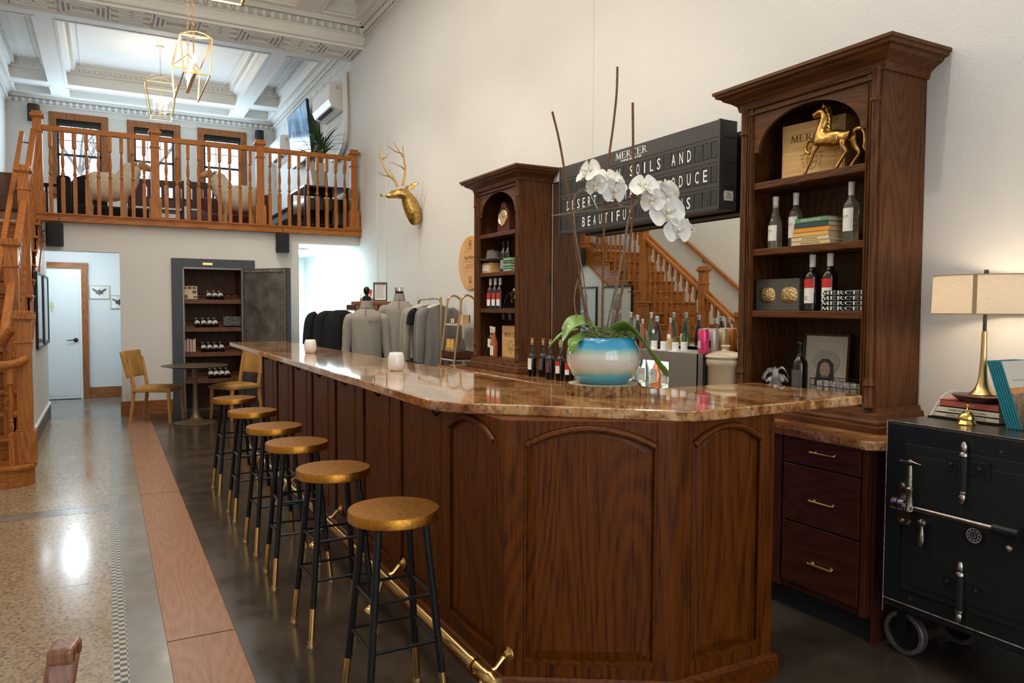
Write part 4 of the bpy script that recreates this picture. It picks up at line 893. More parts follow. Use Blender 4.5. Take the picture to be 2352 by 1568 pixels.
segs.append([body[-1]]+hp([(2.697, 2.352, .014, -.015), (2.712, 2.315, .009, -.02), (2.730, 2.270, .0065, -.02), (2.752, 2.232, .006, -.02), (2.766, 2.208, .009, -.02)]))
segs.append([body[-1]]+hp([(2.714, 2.374, .015, .012), (2.756, 2.392, .009, .02), (2.780, 2.392, .008, .02), (2.795, 2.358, .006, .02), (2.790, 2.336, .0065, .02), (2.762, 2.322, .009, .02)]))
segs.append([body[0]]+hp([(2.532, 2.348, .022, -.018), (2.535, 2.318, .012, -.022), (2.508, 2.286, .0085, -.022), (2.530, 2.262, .006, -.022), (2.560, 2.224, .0065, -.022), (2.570, 2.208, .009, -.022)]))
segs.append([body[0]]+hp([(2.500, 2.345, .022, .018), (2.492, 2.312, .012, .022), (2.464, 2.274, .0085, .022), (2.488, 2.252, .006, .022), (2.512, 2.222, .0065, .022), (2.520, 2.208, .009, .022)]))
skinned('body', segs, GOLDB, hs)
b = MB()
for dx in (-.010, .010): b.tube([(HX+dx, 2.664, 2.535), (HX+dx*1.3, 2.660, 2.552), (HX+dx*1.2, 2.662, 2.566)], [.006, .005, .001], 6)
build('ears', b, GOLDB, hs)
b = MB()
for i in range(7):
    q = i/6; y = 2.655-.012*q-.010*sin(q*pi); z = 2.545-.125*q
    for dx in (-.007, .006): b.tube([(HX+dx, y, z), (HX+dx*1.5, y-.016, z-.012), (HX+dx*2, y-.020, z-.032)], [.008, .007, .002], 6)
build('mane', b, GOLDB, hs)
b = MB(); b.tube([(HX, 2.496, 2.376), (HX, 2.470, 2.392), (HX, 2.440, 2.388), (HX, 2.424, 2.362), (HX, 2.420, 2.325), (HX, 2.428, 2.295), (HX, 2.418, 2.27)], [.008, .010, .010, .011, .012, .009, .002], 8); b.tube([(HX+.01, 2.435, 2.385), (HX+.012, 2.418, 2.34), (HX+.01, 2.432, 2.29)], [.006, .008, .002], 6); build('tail', b, GOLDB, hs)
# grey gift box with gold ovals
t = thing('presentation_box', 'grey presentation box with two gold ovals in the near hutch', 'box', (3.33, 2.93, S3)); gy = pm('slate_box', (.085, .08, .07), .5)
build('case', MB().box(3.27, 2.80, S3, 3.39, 3.105, S3+.175), gy, t, bevel=.003)
for y in (3.02, 2.868): build('oval_medallion', MB().grid(lambda u, v: (3.270-.014*(1-v**3), y+.057*v*(abs(cos(2*pi*u))**.7)*(1 if cos(2*pi*u) > 0 else -1), S3+.085+.043*v*(abs(sin(2*pi*u))**.7)*(1 if sin(2*pi*u) > 0 else -1)), 32, 10, cu=True), pm('oval_gold', (.62, .44, .20), .3, 1, bmp=1, bs=110, var=.3), t)
# folded towels
TW = pm('towel_black', (.015, .015, .016), .9)
for k in range(4):
    z = S3+.026*k; t = thing('folded_towel', ['bottom folded black towel with white lettering in the near hutch', 'second folded black towel from the bottom of the pile', 'third folded black towel from the bottom of the pile', 'top folded black towel with white lettering in the near hutch'][k], 'towel', (3.3, 2.49, z+.0004), 'folded black towels with white lettering')
    y0, y1 = 2.375, 2.615-.004*k
    build('cloth', MB().sweep([(-.09, .001), (.07, .001), (.085, .006), (.088, .013), (.085, .021), (.07, .026), (-.09, .026)], [(3.30, y1, z), (3.30, y0, z)], sm=True), TW, t)
    serif('MERCER', .019, (3.209, 2.475-.0*k, z+.0135), RT, UP, SGW, t, width=.27)
# framed portrait leaning on the bottom shelf
hat = [(.088*cos(a), .045+.062*sin(a)) for a in [i*pi/14 for i in range(28)]]
hair = [(-.05, .05), (-.02, .075), (.02, .075), (.05, .05), (.055, -.02), (.065, -.085), (.03, -.08), (.02, -.03), (-.02, -.03), (-.035, -.08), (-.065, -.07), (-.055, 0)]
fc = [(.033*cos(a), .015+.042*sin(a)) for a in [i*pi/8 for i in range(16)]]
BRD = pm('mat_line', (.80, .70, .45), .7); SK = pm('portrait_skin', (.62, .45, .34), .7); HR = pm('portrait_hair', (.09, .085, .085), .7); HT = pm('portrait_hat', (.50, .49, .44), .7)
sh = lambda p, dy, k=1: [(x*k, y*k+dy) for x, y in p]
frame('framed_portrait', 'framed drawing of a dark haired woman in a hat on the near hutch', 'picture', (3.44, 2.75, S4+.168), .30, .335, (-1, 0, 0), .014, W('shelf', 'z'), [
    ('mat_line', [[(-.105, -.12), (-.101, -.12), (-.101, .115), (-.105, .115)], [(.101, -.12), (.105, -.12), (.105, .115), (.101, .115)], [(-.105, .111), (.105, .111), (.105, .115), (-.105, .115)]], BRD), ('hat', sh(hat, -.03), HT), ('hair', sh(hair, -.045), HR), ('face', sh(fc, -.045), SK), ('eyes', [[(-.020, -.035), (-.008, -.035), (-.014, -.031)], [(.008, -.035), (.020, -.035), (.014, -.031)], [(-.008, -.062), (.008, -.062), (0, -.066)]], HR)], tilt=.06, matc=pm('mat_warm', (.66, .62, .54), .7), glass_=False)
# wire basket of small wrapped things and clear gift bag
wb = thing('wire_basket', 'black wire basket on the lowest shelf of the near hutch', 'basket', (3.26, 2.50, S4)); b = MB(); X0, X1, Y0_, Y1_ = 3.20, 3.33, 2.385, 2.66
for z, e in ((S4+.003, -.012), (S4+.04, -.008), (S4+.075, -.003), (S4+.11, 0)): b.tube([(X0-e, Y0_-e, z), (X1+e, Y0_-e, z), (X1+e, Y1_+e, z), (X0-e, Y1_+e, z)], .0018, 5, closed=True)
for i in range(8): y = Y0_+(Y1_-Y0_)*i/7; b.tube([(X0, y, S4+.11), (X0+.012, y, S4+.003), (X1-.012, y, S4+.003), (X1, y, S4+.11)], .0014, 4)
for i in range(1, 4): x = X0+(X1-X0)*i/4; b.tube([(x, Y0_, S4+.11), (x, Y0_+.012, S4+.003), (x, Y1_-.012, S4+.003), (x, Y1_, S4+.11)], .0014, 4)
build('wire', b, BLACKM, wb); build('handle_grip', MB().tube([(3.2, 2.60, S4+.118), (3.197, 2.57, S4+.120), (3.2, 2.54, S4+.118)], [.005, .009, .005], 10), BLACK, wb)
CEL = pm('cellophane', (.85, .82, .78), .15, trans=.8); AM = pm('amber_sweet', (.55, .28, .12), .2, trans=.3)
k_ = 0
for zz in (S4+.022, S4+.055, S4+.085):
    for yy in (2.42, 2.47, 2.52, 2.57, 2.62):
        for xx in (3.235, 3.29):
            b = MB(); c = V((xx+random.uniform(-.004, .004), yy, zz+random.uniform(-.003, .003))); b.cbox(c, (.035, .034, .026), mat=M.Rotation(random.uniform(-.25, .25), 3, 'Z'))
            build('wrapped_sweet', b, AM if zz < S4+.03 else CEL, None, 'wrapped sweet in the wire basket', 'sweet', 'wrapped sweets in the wire basket', bevel=.006); k_ += 1
t = thing('gift_bag', 'clear cellophane gift bag tied on the near hutch, left of the black bottle', 'bag', (3.27, 2.95, S4)); GK = 1.5
build('bag', MB().grid(lambda u, v: (3.27+(.045+.008*sin(38*u))*(1-.75*v)*cos(2*pi*u), 2.95+(.075+.010*sin(44*u))*(1-.8*v)*sin(2*pi*u), S4+.085*v), 60, 10, cu=True), CEL, t)
b = MB()
for i in range(11):
    a = i*.57; b.grid(lambda u, v: (3.27+.055*v*cos(a+u*.5), 2.95+.085*v*sin(a+u*.5), S4+.08+.075*sin(pi*min(1, v*.8+.1))*(.6+.4*sin(i*2.3))-.02*v+.008*sin(9*u+8*v)), 5, 6)
build('bow', b, CEL, t, solid=.001)
# ---- far hutch ornaments
t = thing('mantel_clock', 'wooden mantel clock with round brass dial on the far hutch', 'clock', (3.3, 6.21, S1)); wd = W('plum', 'y')
pl = [(-.12, 0), (.12, 0), (.12, .03), (.10, .17), (.085, .20), (.06, .215), (.05, .245)]+[(.05*cos(a), .245+.03*sin(a)) for a in [pi*j/8 for j in range(1, 8)]]+[(-.05, .245), (-.06, .215), (-.085, .20), (-.10, .17), (-.12, .03)]
build('case', MB().prism(pl, (3.27, 6.21, S1+.012), RT, UP, (.09, 0, 0)).box(3.255, 6.08, S1, 3.37, 6.34, S1+.015), wd, t, bevel=.004)
RX = M.Rotation(-pi/2, 3, 'Y')
build('bezel', MB().lathe([(.068, 0), (.074, .006), (.078, .012), (.084, .006), (.085, 0)], (3.27, 6.21, S1+.145), 28, mat=RX), BRASS, t)
dl = build('dial', MB().lathe([(.069, .003), (0, .003)], (3.27, 6.21, S1+.145), 28, mat=RX), pm('dial_cream', (.50, .40, .25), .4, .2), t)
build('hands', MB().bar((3.265, 6.21, S1+.145), (3.265, 6.225, S1+.185), .004, .002).bar((3.265, 6.21, S1+.145), (3.265, 6.175, S1+.15), .004, .002), BLACK, t)
t = thing('small_wooden_stand', 'light wooden box with a cream card under the felt hat', 'box', (3.27, 6.47, S2)); build('box', MB().box(3.23, 6.38, S2, 3.33, 6.60, S2+.10), CR, t, bevel=.002); build('card', MB().box(3.226, 6.42, S2+.02, 3.23, 6.56, S2+.08), PAPER, t); txt('reserved', .014, (3.2255, 6.49, S2+.05), RT, UP, INK, t, width=.08) if 0 else None
FELT = pm('felt_hat', (.13, .125, .105), .95, bmp=.2, bs=300)
ht = thing('felt_hat', 'grey felt fedora resting in the far hutch', 'hat', (3.30, 6.46, S2+.10))
build('brim', MB().grid(lambda u, v: (3.30+(.075+.055*v)*cos(2*pi*u), 6.455+(.095+.065*v)*sin(2*pi*u), S2+.115+.025*v*v*sin(2*pi*u)**2-.012*v*cos(2*pi*u)), 36, 5, cu=True), FELT, ht, solid=.004)
def crown_(u, v):
    r = 1-.25*v-(.75*max(0, v-.8)/.2 if v > .8 else 0); dent = -.03*max(0, (v-.75)/.25)*(1-abs(sin(2*pi*u))**2*.6)
    return (3.30+.075*r*cos(2*pi*u), 6.455+.097*r*sin(2*pi*u), S2+.115+.115*min(v, .86)/.86+dent+.012*v*sin(2*pi*u))
build('crown', MB().grid(crown_, 36, 12, cu=True), FELT, ht); build('band', MB().grid(lambda u, v: (3.30+.0765*cos(2*pi*u), 6.455+.099*sin(2*pi*u), S2+.118+.022*v), 36, 2, cu=True), BLACK, ht)
z = S2
for k, (h, c) in enumerate(((.018, (.45, .50, .42)), (.026, (.10, .28, .17)), (.026, (.16, .36, .22)), (.022, (.10, .14, .10)), (.028, (.15, .42, .18)))):
    book(3.27, 5.985, z+.0003, .15, .15, h, c, ['pale book at the bottom of the green stack in the far hutch', 'dark green book second from the bottom in the far hutch', 'green book in the middle of the far hutch stack', 'blackish green book second from the top in the far hutch', 'bright green book on top of the far hutch stack'][k], group='green books in the far hutch'); z += h+.0005
# glass decanters on side, cork rack
t = thing('cork_holder', 'black curved rack of gold topped stoppers in the far hutch', 'rack', (3.30, 5.99, S3)); b = MB()
b.tube([(3.26, 6.16, S3+.01), (3.26, 6.13, S3+.08), (3.26, 6.05, S3+.14), (3.26, 5.96, S3+.155), (3.26, 5.87, S3+.14)], .012, 10); b.tube([(3.36, 6.16, S3+.01), (3.36, 6.13, S3+.08), (3.36, 6.05, S3+.14), (3.36, 5.96, S3+.155), (3.36, 5.87, S3+.14)], .012, 10); b.box(3.25, 5.84, S3, 3.37, 6.17, S3+.012)
build('rack', b, BLACKM, t)
for y, zz in ((6.10, .11), (6.05, .145), (6.0, .165), (5.94, .17), (5.88, .165)):
    b = MB(); b.lathe([(.008, -.05), (.010, 0), (.016, .01), (.018, .03), (.012, .042), (0, .045)], (3.31, y, S3+zz), 10); build('stopper', b, BRASS, t)
for k, y in enumerate((6.22, 6.09)):
    b = MB(); b.lathe([(.004, 0), (.022, .003), (.004, .01), (.004, .05), (.030, .075), (.040, .11), (.036, .15), (.033, .16)], (0, 0, 0), 20, mat=M.Rotation(-pi/2, 3, 'Y')); b.xf(T(3.44, y, S4+.345+.041)); 
    build('wine_glass', b, PANE, None, ['empty wine glass lying on the box in the far hutch, left', 'empty wine glass lying on the box in the far hutch, right'][k], 'glass', 'wine glasses lying on the wooden box')
# ---- oval plaque on the wall
t = thing('oval_plaque', 'oval light wood plaque on the wall left of the far hutch', 'plaque', (XW, 7.39, 1.70)); el = [(.31*cos(a), .292*sin(a)) for a in [2*pi*j/40 for j in range(40)]]
build('board', MB().prism(el, (XW-.02, 7.39, 1.99), RT, UP, (.02, 0, 0)), pm('plaque_wood', (.60, .30, .07), .4, var=.12, bs=9), t, bevel=.004)
for s_, h_, dz_, w_ in (('Rob Mercer', .042, .06, .28),): txt(s_, h_, (XW-.0212, 7.39, 1.99+dz_), RT, UP, BURN, t, width=w_)
b = MB()
for dz_, w_ in ((.012, .15), (-.018, .10), (-.036, .13), (-.054, .12), (-.095, .02), (.155, .06), (-.26, .06)):
    k = int(w_/.012)
    for i in range(-k, k): b.add([(XW-.0209, 7.39-(i*.012+s_), 1.99+dz_+q_) for s_, q_ in ((0, 0), (.008+.002*(i % 2), 0), (.008, .006), (.001, .005))], [(0, 1, 2, 3)])
build('burnt_lines', b, BURN, t, fix=False)
crest((XW-.0212, 7.39, 2.20), .08, RT, UP, BURN, t); crest((XW-.0212, 7.39, 1.80), .09, RT, UP, BURN, t)
# ---- bottle chiller with lit window
t = thing('bottle_chiller', 'steel bottle chiller with a glowing window behind the orchid', 'chiller', (3.25, 3.8, ZK)); zt = 1.236; y0, y1 = 3.33, 4.30; wy0, wy1, wz0, wz1 = 3.592, 4.10, 1.00, 1.172; xb = 3.45
b = MB(); b.box(3.05, y0, ZK, 3.06, wy0, zt); b.box(3.05, wy1, ZK, 3.06, y1, zt); b.box(3.05, wy0, wz1, 3.06, wy1, zt); b.box(3.05, wy0, ZK, 3.06, wy1, wz0); b.box(3.06, y0+.004, zt-.01, xb, y1, zt); b.box(3.06, y1-.01, ZK, xb, y1, zt); b.box(3.06, y0+.01, ZK, xb, y1, ZK+.06); b.box(3.35, y0+.01, ZK, xb, y1, zt)
build('body', b, STEEL, t); build('side_panel', MB().box(3.085, y0-.004, ZK, xb, y0+.01, zt), BLACK, t); build('side_trim', MB().box(3.05, y0-.002, ZK, 3.09, y0+.012, zt), STEEL, t)
for i in range(7): txt('cooling specifications list'[:20-i], .009, (3.20, y0-.005, 1.19-i*.022), (1, 0, 0), UP, GREYL, t, width=.08) if 0 else None
build('interior', MB().box(3.30, wy0-.05, ZK+.07, 3.34, wy1+.05, zt-.02), pm('chiller_glow', (.9, 1, 1), .5, em=(.75, .95, 1), es=5), t)
build('window_pane', MB().box(3.053, wy0, wz0, 3.056, wy1, wz1), PANE, t); build('vent_label', MB().box(3.047, 3.90, 1.19, 3.05, 3.97, 1.215), BLACK, t)
for k, (y, gm) in enumerate(((3.92, CLR), (3.80, PK), (3.69, CLR), (4.03, CLR))):
    bottle(3.13, y, ZK+.065, .20, .040, gm, PAPER, None, (.04, .125), 'MERCER', label=['chilled bottle with white label in the lit window, left of the pink one', 'chilled pink bottle in the lit window of the chiller', 'chilled bottle with white label at the right of the lit window', 'chilled bottle at the left of the lit window behind the pot'][k], group='bottles inside the chiller', face=F, shape=2)
# soda bottles and stacked cups and cans on the chiller
GRB = pm('green_glass', (.30, .42, .25), .05, trans=.8); COLA = pm('cola', (.03, .012, .008), .06, coat=.4); AMB = pm('amber_drink', (.45, .14, .05), .06, trans=.4); STC = pm('silver_cap', (.6, .6, .58), .3, .8)
for x, y, h, r, gm, sp, lb, l in ((3.30, 4.30, .24, .028, GRB, 3, None, 'green glass soda bottle leftmost behind the orchid leaf'), (3.22, 4.12, .22, .030, COLA, 3, None, 'cola bottle behind the orchid leaf, second from the left'), (3.17, 4.00, .195, .023, AMB, 2, None, 'small amber bottle with silver neck in front of the green bottle'), (3.34, 4.12, .24, .028, GRB, 3, None, 'tall green glass bottle behind the small amber bottle'), (3.21, 3.90, .215, .034, COLA, 3, DKL, 'dark cola bottle with round white emblem on the chiller'), (3.24, 3.80, .205, .022, AMB, 2, PAPER, 'slim amber bottle standing alone at the right of the soda bottles')):
    q = bottle(x, y, zt, h, r, gm, lb, STC, (.04, .10), None, label=l, group='soda bottles on the chiller', shape=sp, capz=.84, face=F, nm='soda_bottle')
    if lb is DKL: build('emblem', MB().lathe([(.014, 0), (.014, .001), (0, .001)], (x-.029, y, zt+.115), 16, mat=RX), PAPER, q)
for k, (x, y) in enumerate(((3.13, 3.83), (3.13, 3.735), (3.11, 3.60), (3.18, 3.60), (3.22, 3.78))):
    t_ = thing('white_cup_stack', ['stack of small white cups leftmost on the chiller front', 'stack of small white cups second from left on the chiller', 'stack of small white cups at the right front of the chiller', 'stack of small white cups set back on the chiller', 'tan stack of cups at the back of the chiller'][k], 'cup stack', (x, y, zt), 'small cup stacks on the chiller')
    cm = WHITE if k < 4 else pm('tan_cup', (.55, .38, .18), .6)
    for j in range(3 if k != 4 else 4): build('cup', MB().lathe([(.0, .0), (.021, 0), (.0215, .015), (.0205, .0175)], (x, y, zt+.018*j+.003), 18), cm, t_)
    build('paper_doily', MB().lathe([(.045, 0), (.045, .002), (0, .002)], (x, y, zt), 24), WHITE, t_)
cans = [(3.14, 3.385, (.75, .06, .18), (.62, .42, .45), 'pink drink can leftmost on the chiller'), (3.22, 3.385, (.55, .50, .45), (.07, .03, .02), 'white and brown drink can beside the pink one'), (3.24, 3.46, (.30, .05, .03), (.4, .2, .1), 'dark red can hidden behind the pink can'), (3.30, 3.385, (.68, .55, .30), (.62, .16, .03), 'cream and orange drink can in the middle of the row'), (3.385, 3.40, (.60, .20, .04), (.75, .6, .4), 'orange drink can at the right end of the row'), (3.40, 3.48, (.5, .5, .48), (.4, .3, .2), 'silver can behind the orange can')]
for x, y, c1, c2, l in cans:
    q = thing('drink_can', l, 'can', (x, y, zt), 'drink cans on the chiller'); r = .033
    build('body', MB().lathe([(.026, 0), (r, .010), (r, .128), (.028, .142)], (x, y, zt), 22), pm('can_%d%d' % (c1[0]*99, c1[1]*99), c1, .3, .35), q)
    build('print', MB().lathe([(r+.0005, .03), (r+.0005, .075)], (x, y, zt), 12, a0=F-.8, a1=F+.6), pm('can2_%d%d' % (c2[0]*99, c2[1]*99), c2, .4), q)
    build('lid', MB().lathe([(.028, .141), (.0285, .146), (.026, .147), (.025, .143), (0, .143)], (x, y, zt), 20), STC, q)
q = thing('stoneware_crock', 'cream lidded stoneware crock beside the near hutch', 'crock', (3.17, 3.215, ZK)); CK = pm('crock', (.56, .45, .30), .3, coat=.3, var=.06, bs=6)
build('pot', MB().lathe([(0, 0), (.098, 0), (.102, .006), (.104, .24), (.112, .25), (.116, .27), (.112, .29), (.106, .296)], (3.20, 3.262, ZK), 40), CK, q)
build('lid', MB().lathe([(.118, .292), (.121, .300), (.114, .308), (.07, .325), (.025, .335), (.02, .345), (.026, .352), (.030, .362), (.022, .368), (0, .368)], (3.20, 3.262, ZK), 40), CK, q)
# ================================================================ ORCHID
OC = V((1.937, 2.72, 0)); CR_, CF_ = V((.879, -.477, 0)), V((.477, .879, 0)); ZB = HB+.042
def OP(u, v, d=0): return OC+CR_*((u-1385)*.001928)+CF_*d+V((0, 0, 1.5-(v-707.5)*.001928))   # local frame of the arrangement, millimetre-like units
t = thing('wood_slice', 'round bark edged wood slice under the orchid pot', 'wood slice', (OC.x, OC.y, ZB))
BARK = pm('bark', (.26, .14, .055), .85, bmp=1, bs=45, var=.7)
build('bark', MB().grid(lambda u, v: (OC.x+(.163+.004*sin(31*2*pi*u)+.002*sin(57*2*pi*u))*cos(2*pi*u), OC.y+(.163+.004*sin(31*2*pi*u)+.002*sin(57*2*pi*u))*sin(2*pi*u), ZB+.048*v), 200, 3, cu=True), BARK, t)
build('cut_face', MB().lathe([(.150, 0), (.154, .0485), (0, .0485)], (OC.x, OC.y, ZB), 60), pm('cut_wood', (.66, .60, .48), .5), t)
orc = thing('potted_orchid', 'white orchid with tall stakes in a blue and white glazed round pot', 'potted plant', (OC.x, OC.y, ZB+.048))
def potmat():
    m, nt, p = newmat('pot_glaze'); tc = node(nt, 'TexCoord'); sp = node(nt, 'SeparateXYZ'); nt.links.new(tc.outputs['Object'], sp.inputs[0])
    n = node(nt, 'TexNoise'); n.inputs['Scale'].default_value = 30; nt.links.new(tc.outputs['Object'], n.inputs['Vector'])
    a = node(nt, 'MapRange'); a.inputs[1].default_value = 1.17; a.inputs[2].default_value = 1.38; nt.links.new(sp.outputs[2], a.inputs[0])
    ad = node(nt, 'Math', operation='MULTIPLY_ADD'); ad.inputs[1].default_value = .05; nt.links.new(n.outputs[0], ad.inputs[0]); nt.links.new(a.outputs[0], ad.inputs[2])
    c = ramp(nt, ad.outputs[0], [(.02, (.08, .28, .36)), (.22, (.10, .42, .52)), (.30, (.42, .50, .34)), (.38, (.62, .60, .52)), (.62, (.66, .64, .58)), (.70, (.38, .56, .42)), (.80, (.05, .36, .55)), (1, (.01, .22, .45))])
    nt.links.new(c, p.inputs['Base Color']); p.inputs['Roughness'].default_value = .12; p.inputs['Coat Weight'].default_value = .8; return m
z0 = ZB+.048
build('pot', MB().lathe([(0, z0+.002), (.095, z0), (.105, z0+.004), (.140, z0+.04), (.160, z0+.085), (.164, z0+.115), (.158, z0+.155), (.140, z0+.192), (.130, z0+.203), (.124, z0+.204), (.118, z0+.195), (0, z0+.185)], (OC.x, OC.y, 0), 56), potmat(), orc)
b = MB(); rr = random.Random(3)
for i in range(1100):
    a = rr.uniform(0, 2*pi); r = .125*rr.random()**.5; c = OC+V((r*cos(a), r*sin(a), z0+.19+.045*(1-(r/.125)**2)+rr.uniform(0, .012))); L = .03
    p = [c]
    for _ in range(4): p.append(p[-1]+V((rr.uniform(-L, L), rr.uniform(-L, L), rr.uniform(-.010, .013)))*.42)
    b.tube(p, .0008, 3, m=0 if rr.random() < .6 else 1, caps=False)
b.lathe([(.122, z0+.185), (.10, z0+.205), (.05, z0+.23), (0, z0+.235)], (OC.x, OC.y, 0), 20, m=2)
build('moss', b, [pm('moss_green', (.12, .20, .04), .9), pm('moss_dry', (.30, .30, .16), .9), pm('moss_dark', (.03, .05, .012), .95)], orc, kind='stuff')
LEAF = pm('orchid_leaf', (.14, .27, .035), .35, coat=.3, var=.2, bs=6)
def leaf(pts, w, twist=0):
    b = MB(); n = len(pts)
    def fn(u, v):
        k = v*(n-1); i = min(int(k), n-2); f_ = k-i
        c = pts[i].lerp(pts[i+1], f_); d = (pts[min(i+1, n-1)]-pts[max(i-0, 0)]).normalized()
        s = d.cross(V((0, 0, 1)))
        if s.length < .2: s = CF_.copy()
        s.normalize(); s = s+V((0, 0, twist)); ww = w*(sin(pi*min(1, .12+v*.86))**.45)*(.55 if v < .05 else 1)
        return c+s*(u-.5)*2*ww+V((0, 0, -.010*(1-(2*u-1)**2)))
    return b.grid(fn, 7, 16)
def smooth(pts, k=6):
    out = []
    for i in range(len(pts)-1):
        p0, p1, p2, p3 = pts[max(i-1, 0)], pts[i], pts[i+1], pts[min(i+2, len(pts)-1)]
        for j in range(k):
            t_ = j/k; out.append(.5*((2*p1)+(p2-p0)*t_+(2*p0-5*p1+4*p2-p3)*t_*t_+(3*p1-p0-3*p2+p3)*t_**3))
    return out+[pts[-1]]
LV = [([OP(1378, 758, .02), OP(1345, 735, .0), OP(1312, 738, -.02), OP(1293, 765, -.03), OP(1288, 800, -.03)], .042, .5), ([OP(1365, 760, .03), OP(1335, 768, -.06), OP(1312, 780, -.10), OP(1308, 802, -.12)], .026, .3),
      ([OP(1330, 755, .08), OP(1300, 762, .12), OP(1278, 780, .12), OP(1262, 798, .12)], .014, .2), ([OP(1402, 758, -.02), OP(1432, 745, -.05), OP(1462, 770, -.07), OP(1490, 810, -.09), OP(1512, 840, -.10), OP(1524, 854, -.10)], .044, .5),
      ([OP(1400, 760, .03), OP(1440, 755, .10), OP(1465, 780, .14)], .028, .2)]
for p, w_, tw in LV: build('leaf', leaf(smooth(p), w_, tw), LEAF, orc, solid=.0025)
STK = pm('stake_brown', (.16, .07, .025), .7, var=.3, bs=60, bmp=.3); STG = pm('stem_grey', (.20, .15, .09), .7, var=.3, bs=60)
for p, r in (([OP(1264, 262), OP(1281, 330), OP(1297, 420), OP(1309, 500), OP(1328, 620), OP(1347, 750)], .0050), ([OP(1412, 158, .02), OP(1411, 215, .02), OP(1404, 290, .02), OP(1394, 370, .02), OP(1387, 460, .02), OP(1384, 600, .02), OP(1383, 752, .02)], .0050), ([OP(1447, 240, .01), OP(1449, 330, .01), OP(1450, 430, .01), OP(1448, 520, .01), OP(1437, 610, .01), OP(1423, 690, .01), OP(1410, 750, .01)], .0055)):
    build('stake', MB().tube(smooth(p, 4), r, 8), STK, orc)
for p, r in (([OP(1352, 752), OP(1338, 640, -.01), OP(1322, 560, -.01), OP(1313, 480, -.01), OP(1318, 450, -.02), OP(1333, 438, -.03), OP(1345, 436, -.03), OP(1362, 415, -.01), OP(1392, 420, 0), OP(1415, 440, 0)], .0036), ([OP(1360, 750, .01), OP(1335, 680, .01), OP(1326, 640, .01)], .003),
             ([OP(1402, 750), OP(1410, 690), OP(1425, 600), OP(1436, 520), OP(1447, 480), OP(1465, 455), OP(1500, 430, .01), OP(1525, 450, .01), OP(1540, 490, .01), OP(1552, 515, .01), OP(1578, 520, .01), OP(1585, 528)], .0036), ([OP(1395, 752, .03), OP(1405, 700, .03), OP(1432, 570, .03), OP(1452, 455, .03)], .004),
             ([OP(1326, 640, .02), OP(1318, 690, .02), OP(1330, 745, .02), OP(1345, 755, .02)], .003), ([OP(1412, 690, .03), OP(1418, 720, .03), OP(1430, 748, .03)], .003)):
    build('stem', MB().tube(smooth(p, 5), r, 7), STG, orc)
for p, r in (([OP(1264, 496, .02), OP(1300, 489, .02), OP(1345, 476, .02), OP(1386, 461, .02), OP(1392, 455, .02)], .003), ([OP(1300, 492, -.01), OP(1345, 487, -.01), OP(1400, 480, -.01), OP(1450, 474, -.01)], .0026), ([OP(1386, 461, .01), OP(1415, 470, .01), OP(1446, 480, .01)], .0052), ([OP(1446, 480, .01), OP(1462, 464, .01), OP(1478, 450, .01)], .0035)):
    build('cross_twig', MB().tube(smooth(p, 4), r, 6), STG, orc)
build('plastic_clip', MB().tube([OP(1335, 438, -.03), OP(1350, 450, -.03), OP(1367, 482, -.03)], .0018, 6), PAPER, orc)
WP = pm('orchid_white', (.82, .79, .72), .5, sss=0); YL = pm('orchid_yellow', (.70, .36, .04), .5); LP = pm('orchid_throat', (.55, .55, .25), .5)
def petal(b, ang, L, w, cup=.25, m=0, tip=.5):
    ca, sa = cos(ang), sin(ang)
    def fn(u, v):
        r = L*v; hw = w*(sin(pi*min(1, v**.75*.93+.035))**.7); s = (u-.5)*2*hw
        x = ca*r-sa*s; y = sa*r+ca*s; return (x, y, cup*L*(v*v)*.6-.10*L*v+(s*s)/max(w, .001)*.25+.0016*sin(9*v+u*6))
    b.grid(fn, 9, 9, m=m)
def flower_mesh():
    a = MB(); 
    for an in (pi/2, pi/2+2.15, pi/2-2.15): petal(a, an, .033, .016, -.15)
    c = MB(); petal(c, .12, .040, .033, -.10); petal(c, pi-.12, .040, .033, -.10); c.xf(T(0, 0, .002))
    l = MB(); l.ell((0, .002, .008), (.004, .005, .007), 8); l.ell((0, -.010, .010), (.0045, .008, .006), 8)
    for s in (-1, 1): l.grid(lambda u, v: (s*(.004+.011*v), -.002-.006*u+.010*v, .004+.014*v*(1-u*.5)), 5, 5); l.tube([(0, -.016, .012), (s*.006, -.022, .012), (s*.009, -.020, .010)], .001, 4)
    y = MB(); y.ell((0, -.005, .012), (.0035, .0045, .0035), 8)
    return a, c, l, y
fm = flower_mesh(); proto = None
FL = [(1343, 403, -.05, 1.25, -50, 25), (1362, 432, -.06, .98, -30, -5), (1390, 415, -.03, 1.30, 10, 50), (1402, 444, -.05, 1.12, 20, -15), (1410, 420, -.01, 1.2, 35, 30), (1473, 433, -.03, 1.28, 0, 30), (1490, 465, -.05, 1.12, -30, 0), (1523, 444, .02, 1.25, 160, 20), (1522, 492, -.06, 1.48, 0, 0), (1546, 532, -.06, 1.2, 8, -8)]
for u, v, d, s, yaw, pit in FL:
    if proto is None:
        proto = build('flower', fm[0], WP, orc, fix=False); 
        for nm, q, mt in (('petals', fm[1], WP), ('lip', fm[2], WP), ('throat', fm[3], YL)):
            c = build(nm, q, mt, orc, fix=False); c.parent = proto; c.matrix_parent_inverse = M.Identity(4)
        fo = proto
    else: fo = dup(proto)
    # flower looks towards the bar front; own axes: X right, Y up, Z outward
    q = M((( .879, 0, -.477), (-.477, 0, -.879), (0, 1, 0))).to_4x4()
    q = q @ M.Rotation(R_(yaw), 4, 'Y') @ M.Rotation(-R_(pit), 4, 'X') @ M.Scale(s*1.32, 4)
    fo.matrix_basis = T(*OP(u, v, d)) @ q
